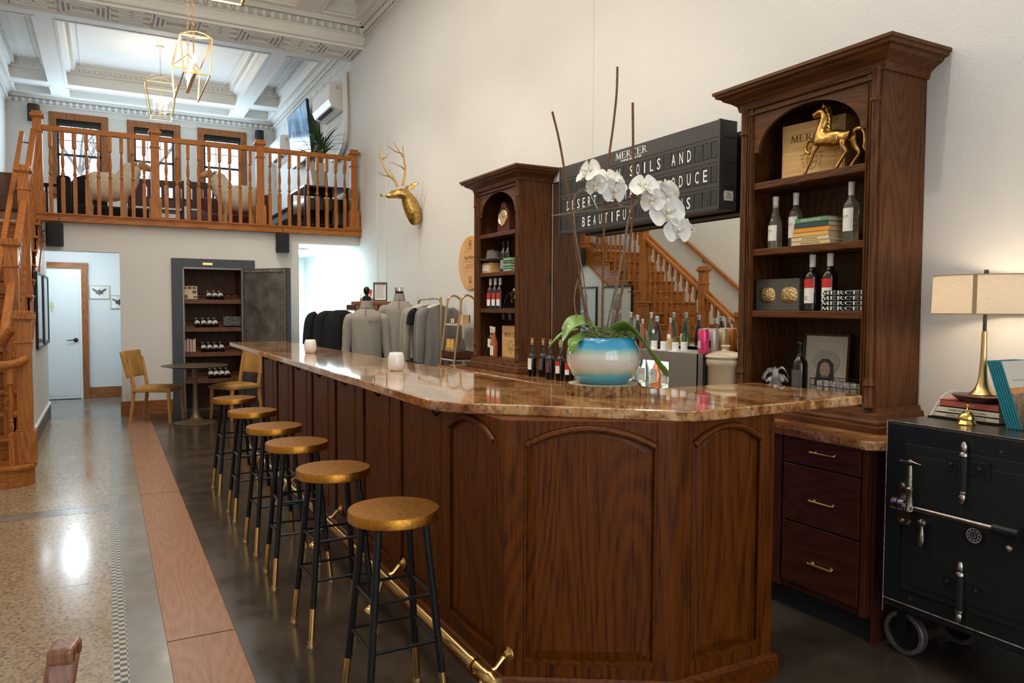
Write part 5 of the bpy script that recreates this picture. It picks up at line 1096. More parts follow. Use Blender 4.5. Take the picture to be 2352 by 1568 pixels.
for u, v in ((1578, 520), (1562, 505)):
    build('bud', MB().ell(OP(u, v, -.01), (.010, .010, .015), 10).ell(OP(u-5, v-10, -.01), (.007, .007, .016), 8), WP, orc)
build('tendril', MB().tube(smooth([OP(1582, 528), OP(1588, 532), OP(1592, 528), OP(1586, 523), OP(1578, 528)], 4), .0012, 5), WP, orc)
# ================================================================ SAFE
sf = thing('antique_safe', 'old black iron safe on wheels at the right edge', 'safe', (3.2, 1.66, 0)); SX0, SY0, SY1, SZ0, SZ1 = 2.93, 1.22, 2.03, .235, 1.03
def safemat():
    m, nt, p = newmat('safe_black'); c = coords(nt); n = node(nt, 'TexNoise'); n.inputs['Scale'].default_value = 14; n.inputs['Detail'].default_value = 8; n.inputs['Roughness'].default_value = .8; nt.links.new(c, n.inputs['Vector'])
    nt.links.new(ramp(nt, n.outputs[0], [(.58, (.010, .012, .013)), (.64, (.018, .018, .018)), (.67, (.14, .11, .08))]), p.inputs['Base Color']); p.inputs['Roughness'].default_value = .36; p.inputs['Specular IOR Level'].default_value = .3; return m
SM = safemat(); SMT = pm('safe_top', (.06, .055, .045), .25, .4, var=.5, bs=7); SD = pm('safe_door', (.011, .013, .013), .5, spec=.3)
build('body', MB().box(SX0, SY0, SZ0, 3.46, SY1, SZ1-.003), SM, sf, bevel=.008); build('top_plate', MB().box(SX0+.004, SY0+.004, SZ1-.004, 3.456, SY1-.004, SZ1), SMT, sf)
EG = pm('worn_edge', (.28, .24, .19), .5, .5, var=.6, bs=40); b = MB(); b.tube([(SX0, SY0, SZ0+.03), (SX0, SY1, SZ0+.03)], .003, 5); b.tube([(SX0, SY1, SZ0-.03), (SX0, SY1, SZ1)], .0022, 5); b.tube([(SX0, SY0, SZ1), (SX0, SY1, SZ1)], .0015, 5); build('worn_edge', b, EG, sf)
build('door', MB().box(SX0-.006, SY0+.06, .33, SX0, 1.945, .945).box(SX0-.010, SY0+.09, .36, SX0-.006, 1.90, .90), SD, sf, bevel=.002)
RXm = M.Rotation(-pi/2, 3, 'Y')
for z0_, nm in ((.745, 'upper'), (.275, 'lower')):
    b = MB(); y = 1.692; x = SX0-.018
    b.lathe([(.016, z0_+.055), (.016, z0_+.19)], (x, y, 0), 16); h = build('hinge', b, SM, sf)
    b = MB(); b.lathe([(0, z0_), (.008, z0_+.005), (.013, z0_+.018), (.014, z0_+.032), (.010, z0_+.040), (.016, z0_+.046), (.016, z0_+.055)], (x, y, 0), 16); build('finial', b, NICK, h); b = MB(); b.lathe([(.016, z0_+.19), (.016, z0_+.20), (.011, z0_+.206), (.014, z0_+.214), (.013, z0_+.232), (.007, z0_+.245), (0, z0_+.248)], (x, y, 0), 16); build('finial', b, NICK, h)
    b = MB(); b.box(SX0-.012, 1.60, z0_+.12, SX0-.004, 1.765, z0_+.175); b.box(SX0-.016, 1.597, z0_+.115, SX0-.006, 1.607, z0_+.18); build('hinge_plate', b, SM, h, bevel=.002)
    for yy in (1.745, 1.635): build('bolt', MB().lathe([(.010, 0), (.009, .005), (.004, .008), (0, .009)], (SX0-.012, yy, z0_+.148), 8, mat=RXm), SM, h)
b = MB(); b.tube([(SX0-.045, 1.90, .692), (SX0-.045, 1.55, .692)], .0105, 14); build('bolt_bar', b, NICK, sf)
b = MB(); b.tube([(SX0-.045, 1.56, .692), (SX0-.045, 1.47, .692)], .019, 16); b.box(SX0-.03, 1.48, .672, SX0, 1.55, .712); build('bar_socket', b, SM, sf)
b = MB(); b.box(SX0-.012, 1.905, .60, SX0, 1.965, .78); 
for y in (1.918, 1.948): b.tube([(SX0-.045, y-.012, .695), (SX0-.045, y+.012, .695)], .027, 16); b.lathe([(.013, 0), (.011, .008), (0, .010)], (SX0-.012, y, .765), 8, mat=RXm); b.lathe([(.013, 0), (.011, .008), (0, .010)], (SX0-.012, y, .618), 8, mat=RXm)
build('clamp', b, NICK, sf)
b = MB(); b.lathe([(.020, .68), (.017, .705), (.014, .76), (.018, .765), (.018, .772), (.013, .776), (.011, .84), (.008, .866)], (SX0-.05, 1.888, 0), 14); b.tube([(SX0-.05, 1.935, .878), (SX0-.05, 1.90, .88), (SX0-.05, 1.888, .882), (SX0-.05, 1.876, .88), (SX0-.05, 1.842, .875)], [.004, .004, .011, .004, .004], 8); b.tube([(SX0-.045, 1.905, .69), (SX0-.045, 1.872, .69)], .020, 14); build('t_handle', b, NICK, sf)
b = MB(); b.lathe([(.016, 0), (.016, .012), (.012, .03), (.014, .036), (0, .040)], (SX0-.010, 1.833, .640), 16, mat=RXm); b.lathe([(.005, .632), (.009, .60), (.014, .57), (.010, .548), (.003, .536), (0, .535)], (SX0-.035, 1.842, 0), 14); b.ell((SX0-.035, 1.842, .641), .016, 12); build('drop_handle', b, NICK, sf)
dlm = build('dial', MB().lathe([(.036, 0), (.034, .010), (0, .010)], (SX0-.010, 1.644, .637), 30, mat=RXm), BLACKM, sf)
b = MB()
for r in (.028, .017, .008): b.lathe([(r, .0106), (r-.0012, .0106)], (SX0-.010, 1.644, .637), 30, mat=RXm)
for i in range(40): a = i*pi/20; b.bar((SX0-.0208, 1.644+.0245*cos(a), .637+.0245*sin(a)), (SX0-.0208, 1.644+.0275*cos(a), .637+.0275*sin(a)), .0007, .0004)
build('dial_marks', b, PAPER, dlm)
for i in range(10):
    a = pi/2-i*pi/5; txt(str(i*10), .0045, (SX0-.0209, 1.644-.021*cos(a), .637+.021*sin(a)), RT, UP, PAPER, dlm)
build('knob', MB().lathe([(.012, 0), (.012, .012), (.004, .018), (0, .019)], (SX0-.006, 1.518, .622), 8, mat=RXm), NICK, sf)
for x, y in ((3.05, 2.0), (3.05, 1.30), (3.36, 1.95), (3.36, 1.30)):
    q = M.Rotation(pi/2, 3, 'Y'); b = MB(); b.lathe([(.088, -.02), (.092, -.016), (.092, .016), (.088, .02), (.074, .02), (.074, -.02), (.088, -.02)], (x, y, .092), 32, mat=q); wv = build('wheel', b, pm('iron_grey', (.20, .18, .16), .5, .7, var=.3, bs=30), sf)
    b = MB(); b.lathe([(.072, -.006), (.072, .006), (.0, .008)], (x, y, .092), 24, mat=q); b.lathe([(0, -.022), (.022, -.022), (.022, .022), (0, .022)], (x, y, .092), 16, mat=q); build('wheel_web', b, SM, wv)
    build('caster_fork', MB().box(x-.035, y-.02, .10, x-.027, y+.02, .24).box(x+.027, y-.02, .10, x+.035, y+.02, .24), SM, sf)
# things on the safe
bb_ = [(.006, (.02, .02, .02), None, .29, .215, 3.285, 1.865, 'thin black magazine at the bottom of the pile under the lamp'), (.0205, (.62, .56, .44), 'NORMAN ROCKWELL PERSPECTIVE', .27, .20, 3.295, 1.855, 'cream book second from the bottom of the pile under the lamp'), (.026, (.70, .64, .50), 'NORMAN ROCKWELLS Four Seasons', .26, .20, 3.295, 1.85, 'cream book with brown title just under the red book'), (.029, (.42, .09, .07), 'BOURBON', .245, .19, 3.29, 1.845, 'red book on top of the pile under the lamp')]
z = SZ1
for h, c, wd, L, dx, x, y, l in bb_: book(x, y, z+.0003, dx, L, h, c, l, 0, 'pile of books under the lamp', wd, INK if c[0] > .6 else pm('pale_pink', (.62, .42, .34), .6)); z += h+.0003
lamp = thing('table_lamp', 'brass trumpet table lamp with a wide linen drum shade', 'lamp', (3.27, 1.83, z)); LX, LY = 3.27, 1.83
build('wooden_base', MB().lathe([(0, z), (.085, z), (.112, z+.022), (.115, z+.026), (.112, z+.028), (0, z+.028)], (LX, LY, 0), 40), W('plum', 'y'), lamp); zb = z+.028
build('trumpet', MB().lathe([(0, 0), (.052, 0), (.053, .004), (.050, .008), (.034, .022), (.022, .05), (.0165, .09), (.013, .15), (.0105, .27), (0, .27)], (LX, LY, zb), 32), pm('satin_brass', (.72, .52, .24), .28, 1), lamp)
build('rod', MB().tube([(LX, LY, zb+.27), (LX, LY, zb+.53)], .0075, 12), pm('rod_dark', (.06, .055, .05), .4, .7), lamp)
def shademat():
    m, nt, p = newmat('linen_shade'); out = nt.nodes['Material Output']; c = coords(nt, (1, 1, 1)); n = node(nt, 'TexNoise'); n.inputs['Scale'].default_value = 330; n.inputs['Detail'].default_value = 2; nt.links.new(c, n.inputs['Vector'])
    col = ramp(nt, n.outputs[0], [(.35, (.52, .44, .33)), (.65, (.66, .58, .46))]); nt.links.new(col, p.inputs['Base Color']); p.inputs['Roughness'].default_value = .9
    t_ = node(nt, 'BsdfTranslucent'); nt.links.new(col, t_.inputs[0]); mx = node(nt, 'MixShader'); mx.inputs[0].default_value = .30
    nt.links.new(p.outputs[0], mx.inputs[1]); nt.links.new(t_.outputs[0], mx.inputs[2]); nt.links.new(mx.outputs[0], out.inputs[0]); return m
sh_ = build('shade', MB().lathe([(.200, 1.485), (.196, 1.645)], (LX, LY, 0), 64), shademat(), lamp, fix=False)
b = MB()
for r, zz in ((.2005, 1.485), (.1965, 1.645)): b.tube([(LX+r*cos(a), LY+r*sin(a), zz) for a in [2*pi*i/48 for i in range(48)]], .0022, 6, closed=True)
build('shade_trim', b, pm('shade_trim', (.35, .24, .13), .8), sh_); build('seam', MB().lathe([(.2010, 1.485), (.1970, 1.645)], (LX, LY, 0), 2, a0=pi+.28, a1=pi+.36), MC['shade_trim'], sh_, fix=False)
b = MB()
for i in range(3): a = i*2*pi/3; b.tube([(LX, LY, 1.635), (LX+.196*cos(a), LY+.196*sin(a), 1.643)], .002, 5)
build('spider', b, BRASS, lamp); build('finial', MB().lathe([(.009, 1.635), (.009, 1.668), (0, 1.669)], (LX, LY, 0), 12), MC['rod_dark'], lamp)
build('bulb', MB().ell((LX, LY-.0, 1.565), (.024, .024, .032), 12), pm('bulb_warm', (1, .9, .7), .4, em=(1, .72, .42), es=30), lamp); point('lamp_light', (LX, LY, 1.565), 7, (1, .82, .60), .035)
bl = thing('service_bell', 'small ornate brass call bell on the safe', 'bell', (3.11, 1.80, SZ1)); GB_ = pm('polished_gold', (.82, .56, .16), .15, 1)
build('base', MB().lathe([(0, 0), (.036, 0), (.037, .004), (.030, .014), (.026, .022)], (3.11, 1.80, SZ1), 28), GB_, bl); build('dome', MB().lathe([(.0305, .022), (.031, .026), (.027, .040), (.015, .052), (.006, .056)], (3.11, 1.80, SZ1), 28), GB_, bl); build('plunger', MB().lathe([(.006, .056), (.003, .062), (.003, .072), (.009, .076), (.009, .080), (.004, .083), (0, .084)], (3.11, 1.80, SZ1), 16), GB_, bl)
build('power_cord', MB().tube(smooth([V((3.30, 1.96, 1.145)), V((3.27, 1.99, 1.13)), V((3.235, 2.005, 1.085)), V((3.20, 2.012, 1.034))], 5), .0022, 6), pm('cord_white', (.7, .68, .62), .4), None, 'thin white cord running down behind the pile of books', 'cord')
TEAL = pm('teal_spine', (.02, .20, .26), .3); CV1 = pm('cover_pale', (.60, .55, .48), .35); CV2 = pm('cover_orange', (.60, .24, .05), .35, var=.4, bs=30); CV3 = pm('cover_brown', (.22, .14, .08), .35, var=.6, bs=60)
for k in range(6):
    t = thing('brochure', ['rearmost teal brochure leaning at the left end of the row', 'teal brochure second from the left in the leaning row', 'teal brochure third from the left in the leaning row', 'teal brochure fourth from the left in the leaning row', 'teal brochure fifth from the left in the leaning row', 'front brochure of the leaning row with landscape cover'][k], 'brochure', (3.23, 1.655-.010*k, SZ1), 'leaning row of teal brochures'); OR[t.name] = (0, 0, 0); t.rotation_euler = (-.32, 0, 0)
    build('pages', MB().box(-.09, -.0035, 0.002, .11, .0035, .28), TEAL, t)
    if k == 5:
        build('cover', MB().box(-.088, -.0042, .17, .11, -.0036, .279, 0).box(-.088, -.0042, .145, .11, -.0036, .17, 1).box(-.088, -.0042, .002, .11, -.0036, .145, 2), [CV1, CV2, CV3], t); txt('WALLA WALLA VALLEY WINE', .007, (0, -.0044, .20), (1, 0, 0), UP, BURNL, t, width=.11)
t = None; z = SZ1
for h, c, l in ((.026, (.50, .46, .40), 'cream book at the bottom of the pile at the picture edge'), (.022, (.13, .10, .11), 'dark violet book second in the pile at the picture edge'), (.020, (.16, .10, .09), 'dark brown book third in the pile at the picture edge'), (.016, (.12, .10, .085), 'thin dark book fourth in the pile at the picture edge'), (.014, (.30, .27, .22), 'grey book on top of the pile at the picture edge')):
    book(3.20, 1.46, z+.0003, .16, .20, h, c, l, 0, 'pile of books at the right picture edge'); z += h+.0003
t = thing('trinket_box', 'small silver box on top of the edge pile of books', 'box', (3.17, 1.50, z)); build('case', MB().box(3.14, 1.46, z, 3.20, 1.54, z+.05), pm('pewter', (.3, .29, .27), .25, 1, bmp=1, bs=90), t, bevel=.004)
# ================================================================ DEER HEAD
DYc = 8.87
dh = thing('deer_head', 'gold deer head trophy with antlers mounted on the right wall', 'wall sculpture', (XW, DYc, 2.47))
def dp(x, z, dy=0): return (x, DYc+dy, z)
seg1 = [(dp(3.45, 2.53), (.04, .06)), (dp(3.425, 2.60), (.075, .10)), (dp(3.40, 2.68), (.10, .11)), (dp(3.375, 2.775), (.10, .12)), (dp(3.325, 2.86), (.085, .09)), (dp(3.285, 2.905), (.095, .085)), (dp(3.22, 2.912), (.078, .074)), (dp(3.15, 2.890), (.052, .048)), (dp(3.085, 2.872), (.042, .038)), (dp(3.045, 2.866), (.030, .028))]
skinned('head_and_neck', [seg1], GOLDB, dh, sub=2)
b = MB()
for s in (-1, 1):
    b.grid(lambda u, v: (3.30+.10*v+.02*(u-.5), DYc+s*(.055+.11*v+.006), 2.965+.05*v+(u-.5)*.075*sin(pi*min(1, .08+v*.9))+.02*abs(u-.5)), 6, 9)
build('ears', b, GOLDB, dh, solid=.006)
AN = [([(3.248, 3.00), (3.257, 3.06), (3.269, 3.12), (3.275, 3.204), (3.262, 3.278), (3.243, 3.388), (3.226, 3.48)], .016), ([(3.270, 3.195), (3.23, 3.225), (3.197, 3.237), (3.076, 3.275)], .009), ([(3.237, 3.340), (3.22, 3.38), (3.19, 3.406), (3.111, 3.509)], .009), ([(3.221, 3.385), (3.135, 3.404), (3.033, 3.46)], .008)]
AL = [([(3.21, 3.0), (3.19, 3.05), (3.157, 3.089), (3.095, 3.143), (3.060, 3.20), (3.035, 3.26), (3.021, 3.33), (3.025, 3.426)], .016), ([(3.134, 3.105), (3.09, 3.120), (3.04, 3.124), (2.947, 3.16)], .009), ([(3.022, 3.30), (3.0, 3.36), (2.979, 3.439)], .008), ([(3.029, 3.327), (3.072, 3.354), (3.115, 3.402)], .008), ([(3.185, 3.06), (3.16, 3.12), (3.12, 3.19), (3.10, 3.205)], .008)]
for L, s in ((AN, -1), (AL, 1)):
    b = MB()
    for p, r in L:
        q = smooth([V(dp(x, z, s*(.035+.35*max(0, z-3.0)*.35))) for x, z in p], 4); n = len(q); b.tube(q, [r*(1-.75*(i/(n-1))**1.5) for i in range(n)], 8)
    build('antler', b, pm('antler_gold', (.58, .33, .10), .3, 1, bmp=.2, bs=60), dh)
b = MB()
for s in (-1, 1): b.ell(dp(3.205, 2.955, s*.052), (.012, .010, .010), 8); b.tube([(3.135+.028*cos(a), DYc+s*.048, 2.905+.03*sin(a)) for a in [2*pi*i/14 for i in range(14)]], .004, 6, closed=True)
b.tube([dp(3.125, 2.93, -.05), dp(3.118, 2.94, 0), dp(3.125, 2.93, .05)], .004, 6); build('spectacles', b, GOLDB, dh)
b = MB(); b.tube([dp(3.05, 2.862), dp(3.02, 2.858), dp(2.995, 2.862)], .004, 6); b.lathe([(.010, -.012), (.014, .0), (.015, .018), (.011, .018), (.009, .004), (0, .0)], dp(2.985, 2.868), 12); build('pipe', b, GOLDB, dh)
# ================================================================ CLOTHES
def knit(name, c): return pm(name, c, .95, bmp=.25, bs=220, var=.14)
KG = knit('knit_grey', (.29, .265, .225)); KG2 = knit('knit_grey_dark', (.19, .18, .165)); KL = knit('knit_oat', (.36, .32, .27)); KB = knit('knit_black', (.010, .012, .014))
def pullover(x, y, zsh, w, label, mat, yaw, zb=.80, logo=True):
    t = thing('pullover', label, 'pullover', (x, y, zb), 'grey quarter zip pullovers on display'); t.rotation_euler = (0, 0, yaw); OR[t.name] = (0, 0, 0); H = zsh-zb; hw = w/2
    def tor(u, v):
        a = 2*pi*u; z = H*v
        if v < .86: rx_ = hw*.76+hw*.16*v-.012*sin(pi*v); ry_ = .115+.012*sin(pi*v)
        else:
            k = (v-.86)/.14; rx_ = hw*(.92-.64*k); ry_ = .112-.05*k; z = H*.86+(H*.14-.01)*k**.85
        f_ = .006*sin(7*a+9*v)*(1-v)
        return ((rx_+f_)*cos(a), (ry_+f_)*sin(a), z)
    build('torso', MB().grid(tor, 40, 26, cu=True), mat, t)
    build('collar', MB().lathe([(.072, H-.01), (.064, H+.03), (.058, H+.07), (.052, H+.07), (.052, H+.02)], (0, 0, 0), 24), mat, t)
    for s in (-1, 1):
        q = smooth([V((s*hw*.66, 0, H-.098)), V((s*hw*.84, 0, H-.125)), V((s*hw*.97, 0, H-.21)), V((s*hw*1.03, .0, H-.40)), V((s*hw*1.12, -.01, H-.58)), V((s*hw*1.18, -.02, H-.70))], 5); n = len(q)
        build('sleeve', MB().tube(q, [.064*(1-.36*(i/(n-1)))*min(1, .45+.11*i)+.003*sin(i*1.9)*(i/n) for i in range(n)], 14), mat, t)
    build('zip', MB().box(-.004, -.118, H-.20, .004, -.110, H-.04).tube([(0, -.122, H-.20), (0, -.070, H+.03)], .003, 5), KG2, t)
    if logo: serif('MERCER', .018, (.085, -.132, H-.155), (1, 0, 0), UP, INK, t, width=.105); txt('WINE ESTATES', .006, (.085, -.132, H-.178), (1, 0, 0), UP, INK, t, width=.07)
    return t
YW = -R_(24)
pullover(2.50, 7.93, 1.505, .42, 'shorter grey quarter zip pullover on the form with the black knob', KG, YW)
pullover(3.10, 8.55, 1.60, .44, 'taller grey quarter zip pullover on the form with the silver cap', KG, YW)
for x, y, z, l, kn in ((2.50, 7.93, 1.505, 'dress form with a black wooden knob wearing the shorter pullover', 1), (3.10, 8.55, 1.60, 'dress form with a silver neck cap wearing the taller pullover', 0)):
    t = thing('dress_form', l, 'mannequin', (x, y, 0)); 
    build('neck', MB().lathe([(.05, z-.05), (.047, z+.10), (0, z+.10)] if kn else [(.05, z-.05), (.05, z+.11), (0, z+.11)], (x, y, 0), 24), KB, t)
    if kn: build('knob', MB().lathe([(.045, 0), (.045, .012), (.022, .02), (.014, .035), (.028, .05), (.035, .08), (.030, .105), (.015, .12), (0, .122)], (x, y, z+.10), 20), BLACKM, t)
    else: build('neck_cap', MB().lathe([(.053, 0), (.055, .035), (.053, .048), (0, .052)], (x, y, z+.095), 24), CHROME, t)
    build('pole', MB().tube([(x, y, .02), (x, y, z-.05)], .014, 10), BLACKM, t); build('base', MB().lathe([(.16, 0), (.15, .02), (.02, .03)], (x, y, 0), 24), BLACKM, t)
def hanging(x, y, ztop, w, H, mat, label, yaw, hang=True, group=None, short=False, seed=0):
    t = thing('hanging_top', label, 'clothing', (x, y, ztop-H), group); t.rotation_euler = (0, 0, yaw); OR[t.name] = (0, 0, 0); hw = w/2; rr = random.Random(seed)
    def fn(u, v):
        a = 2*pi*u; z = H*v; sh = 1 if v < .88 else 1-((v-.88)/.12)**1.3*.72
        rx_ = hw*.78*sh*(1+.06*(1-v)); ry_ = (.028+.012*sin(5*v+seed))*(1 if v < .9 else .8); return (rx_*cos(a)+.008*sin(6*v+seed), ry_*sin(a)+.010*sin(3*rx_/w*cos(a)*9+seed)*(1-v*.6), z-(.0 if v < .88 else 0))
    build('torso', MB().grid(fn, 32, 22, cu=True), mat, t)
    for s in (-1, 1):
        e = [V((s*hw*.60, 0, H-.035)), V((s*hw*.88, 0, H-.10)), V((s*hw*1.0, 0, H-.22))] if short else [V((s*hw*.58, 0, H-.03)), V((s*hw*.84, 0, H-.09)), V((s*hw*.95, .0, H-.25)), V((s*hw*1.0, .01*s, H-.45)), V((s*hw*.99, .02, H-.62))]
        q = smooth(e, 5); n = len(q); b = MB(); b.tube(q, [.055*(1-.25*i/(n-1))*min(1, .4+.13*i) for i in range(n)], 12); b.xf(M.Diagonal((1, .55, 1, 1))); build('sleeve', b, mat, t)
    if hang:
        b = MB(); b.tube([(-.17, 0, H-.035), (0, 0, H+.02), (.17, 0, H-.035)], .008, 8); build('hanger', b, pm('hanger_white', (.66, .62, .55), .4), t)
        b = MB(); b.tube(smooth([V((0, 0, H+.02)), V((0, 0, H+.05)), V((.02, 0, H+.07)), V((0, 0, H+.095)), V((-.018, 0, H+.08))], 3), .0018, 5); build('hook', b, CHROME, t)
    return t
RZ_ = 1.52; GR_ = 'tops hanging on the gold rack'
hl = [(8.28, KL, 'oat coloured top at the far end of the gold rack', 0), (8.24, KG, 'light grey top second from the far end of the gold rack', 0), (8.19, KL, 'oat top third from the far end of the gold rack', 0), (8.06, KB, 'black tee shirt on the gold rack', 1), (7.84, KG2, 'dark grey top just in front of the black tee shirt', 0), (7.78, KG, 'grey long sleeve top near the front of the gold rack', 0), (7.72, KG2, 'frontmost charcoal grey top on the gold rack', 0)]
for k, (y, m_, l, sh_r) in enumerate(hl): hanging(3.27, y, RZ_, .44, .66-.03*(k % 3) if not sh_r else .66, m_, l, R_(-4+3*(k % 3)), group=GR_, short=bool(sh_r), seed=k)
GT = pm('gold_tube', (.50, .36, .18), .35, .8)
t = thing('clothes_rack', 'gold tube clothes rack with a rounded top bar near the wall', 'rack', (3.27, 8.0, 0))
b = MB(); b.tube(smooth([V((3.27, 8.36, 0.02)), V((3.27, 8.36, 1.48)), V((3.27, 8.34, 1.57)), V((3.27, 8.28, 1.60)), V((3.27, 8.1, 1.603)), V((3.27, 7.75, 1.603)), V((3.27, 7.70, 1.57)), V((3.27, 7.68, 1.48)), V((3.27, 7.68, .02))], 5), .012, 10); build('frame', b, GT, t)
build('foot_bar', MB().tube([(3.08, 8.36, .012), (3.46, 8.36, .012)], .012, 8).tube([(3.08, 7.68, .012), (3.46, 7.68, .012)], .012, 8), GT, t)
ls = thing('ladder_shelf', 'gold ladder shelf with rounded tops between the clothes and the far hutch', 'shelf', (3.3, 7.35, 0))
for y in (7.56, 7.20): build('side_frame', MB().tube(smooth([V((3.10, y, .01)), V((3.20, y, .8)), V((3.29, y, 1.52)), V((3.31, y, 1.60)), V((3.37, y, 1.635)), V((3.44, y, 1.60)), V((3.455, y, 1.52)), V((3.46, y, .8)), V((3.46, y, .01))], 6), .012, 10), GT, ls)
for z, x0 in ((1.33, 3.27), (.955, 3.22), (.55, 3.17)): build('shelf_board', MB().box(x0, 7.21, z-.018, 3.46, 7.55, z), pm('shelf_pale', (.62, .56, .46), .4), ls)
t = thing('wooden_tray', 'dark wooden tray on the middle board of the ladder shelf', 'tray', (3.33, 7.38, .955)); b = MB(); b.box(3.22, 7.20, .9555, 3.45, 7.56, .965)
for q in ((3.22, 7.20, 3.232, 7.56), (3.438, 7.20, 3.45, 7.56), (3.22, 7.20, 3.45, 7.212), (3.22, 7.548, 3.45, 7.56)): b.box(q[0], q[1], .9555, q[2], q[3], 1.035)
build('tray', b, W('plum', 'y'), t)
AMB2 = pm('snack_bag', (.62, .36, .08), .35, var=.25, bs=25); AMBW = pm('snack_window', (.30, .22, .14), .3, var=.8, bs=60)
for k, (x, y) in enumerate(((3.27, 7.47), (3.27, 7.37), (3.35, 7.43), (3.28, 7.28), (3.37, 7.33))):
    t = thing('snack_pouch', ['yellow snack pouch at the far front of the tray', 'yellow snack pouch in the middle front of the tray', 'yellow snack pouch at the back of the tray', 'dark snack pouch at the near front of the tray', 'dark snack pouch at the near back of the tray'][k], 'pouch', (x, y, .966), 'snack pouches in the tray'); m_ = AMB2 if k < 3 else pm('dark_pouch', (.16, .11, .09), .3, var=.5, bs=40)
    build('pouch', MB().grid(lambda u, v: (x+.028*cos(2*pi*u)*(1-v**3)-.002, y+.045*sin(2*pi*u), .966+.20*v), 16, 8, cu=True), m_, t); build('window', MB().prism([(-.025, .03), (.025, .03), (.032, .09), (0, .115), (-.032, .09)], (x-.031, y, .966), RT, UP, (.003, 0, 0)), AMBW, t)
for k, y in enumerate((7.45, 7.40)):
    t = thing('candle_jar', ['small labelled candle at the left on the upper ladder shelf board', 'small labelled candle at the right on the upper ladder shelf board'][k], 'candle', (3.31, y, 1.33)); build('jar', MB().lathe([(.018, 0), (.019, .06), (.017, .066), (0, .066)], (3.31, y, 1.33), 16), pm('amber_jar', (.20, .09, .03), .2), t); build('label', MB().lathe([(.0196, .01), (.0196, .055)], (3.31, y, 1.33), 10, a0=F-1, a1=F+1), PAPER, t, fix=False)
t = thing('gift_box', 'light wooden gift box behind the two candles', 'box', (3.37, 7.35, 1.33)); b = MB(); b.box(3.34, 7.26, 1.33, 3.43, 7.46, 1.345); b.box(3.345, 7.26, 1.345, 3.43, 7.36, 1.425); b.box(3.42, 7.26, 1.345, 3.43, 7.46, 1.425); build('box', b, pm('gift_wood', (.60, .42, .20), .5), t)
# row of black garments and display box further back
for k, (x, y, zt_) in enumerate(((2.19, 8.72, 1.47), (2.21, 9.30, 1.46), (2.28, 9.6, 1.44), (2.36, 10.0, 1.43))):
    hanging(x+.25, y, zt_, .56, .85, KB, ['black jacket nearest the grey pullover in the dark row', 'second black jacket in the dark row left of the pullover', 'third black jacket in the dark row left of the pullover', 'farthest black jacket at the left end of the dark row'][k], YW*.5, False, 'black jackets in the dark row', seed=k+10)
t = thing('black_garment_rack', 'black rack holding the dark jackets left of the pullovers', 'rack', (2.5, 9.5, 0)); b = MB(); b.tube([(2.41, 8.62, .01), (2.41, 8.62, 1.42), (2.66, 10.1, 1.42), (2.66, 10.1, .01)], .012, 8); build('frame', b, BLACKM, t)
t = thing('display_chest', 'dark wooden display chest behind the shorter pullover', 'chest', (2.85, 8.75, 0)); build('case', MB().box(2.76, 8.86, 0, 3.34, 9.25, 1.46), W('shelf', 'x'), t, bevel=.004)
build('sign_band', MB().box(2.64, 8.85, 1.47, 3.0, 9.2, 1.535), W('plum', 'x'), t, bevel=.003); build('name_plate', MB().box(2.66, 8.84, 1.48, 2.92, 8.85, 1.525), pm('plate_tan', (.30, .20, .12), .6), t); b = MB()
for i in range(12): b.box(2.672+.0205*i, 8.8385, 1.486, 2.672+.0205*i+.013, 8.84, 1.519)
build('worn_lettering', b, pm('plate_mark', (.12, .09, .07), .7), t)
build('top_tray', MB().box(2.60, 8.84, 1.46, 3.34, 9.28, 1.468).box(2.70, 8.86, 1.535, 3.34, 9.2, 1.575), W('red', 'x'), t, bevel=.003)
frame('price_list', 'black framed printed list standing on the display chest', 'sign', (3.02, 9.02, 1.695), .17, .235, (-.35, -.93, 0), .014, BLACKM, [('heading', [(-.055, .085), (.055, .085), (.055, .095), (-.055, .095)], RED), ('lines', [[(-.05, .07-.014*i), (.05-.01*(i % 3), .07-.014*i), (.05-.01*(i % 3), .073-.014*i), (-.05, .073-.014*i)] for i in range(11)], PH)], tilt=.12)
t = thing('recipe_card', 'red and cream card on the display chest', 'card', (2.86, 8.96, 1.575)); q = rz(-.3); b = MB(); b.box(-.04, 0, .07, .04, .004, .15, 0, T(2.86, 8.98, 1.575) @ q @ rx(-.15)); b.box(-.04, 0, .0, .04, .004, .07, 1, T(2.86, 8.98, 1.575) @ q @ rx(-.15)); build('card', b, [RED, pm('card_cream', (.68, .55, .38), .6)], t)
for k in range(5):
    x = 2.735+.035*k; t = thing('sample_bottle', 'small pink bottle with a white spray top on the display chest', 'bottle', (x, 8.90, 1.575), 'small pink spray bottles'); build('bottle', MB().lathe([(.014, 0), (.0145, .035), (.010, .042)], (x, 8.90, 1.575), 12), pm('pink_liquid', (.42, .13, .09), .2), t); build('spray_top', MB().lathe([(.010, .042), (.008, .05), (.008, .085), (.004, .095), (0, .095)], (x, 8.90, 1.575), 12), WHITE, t)
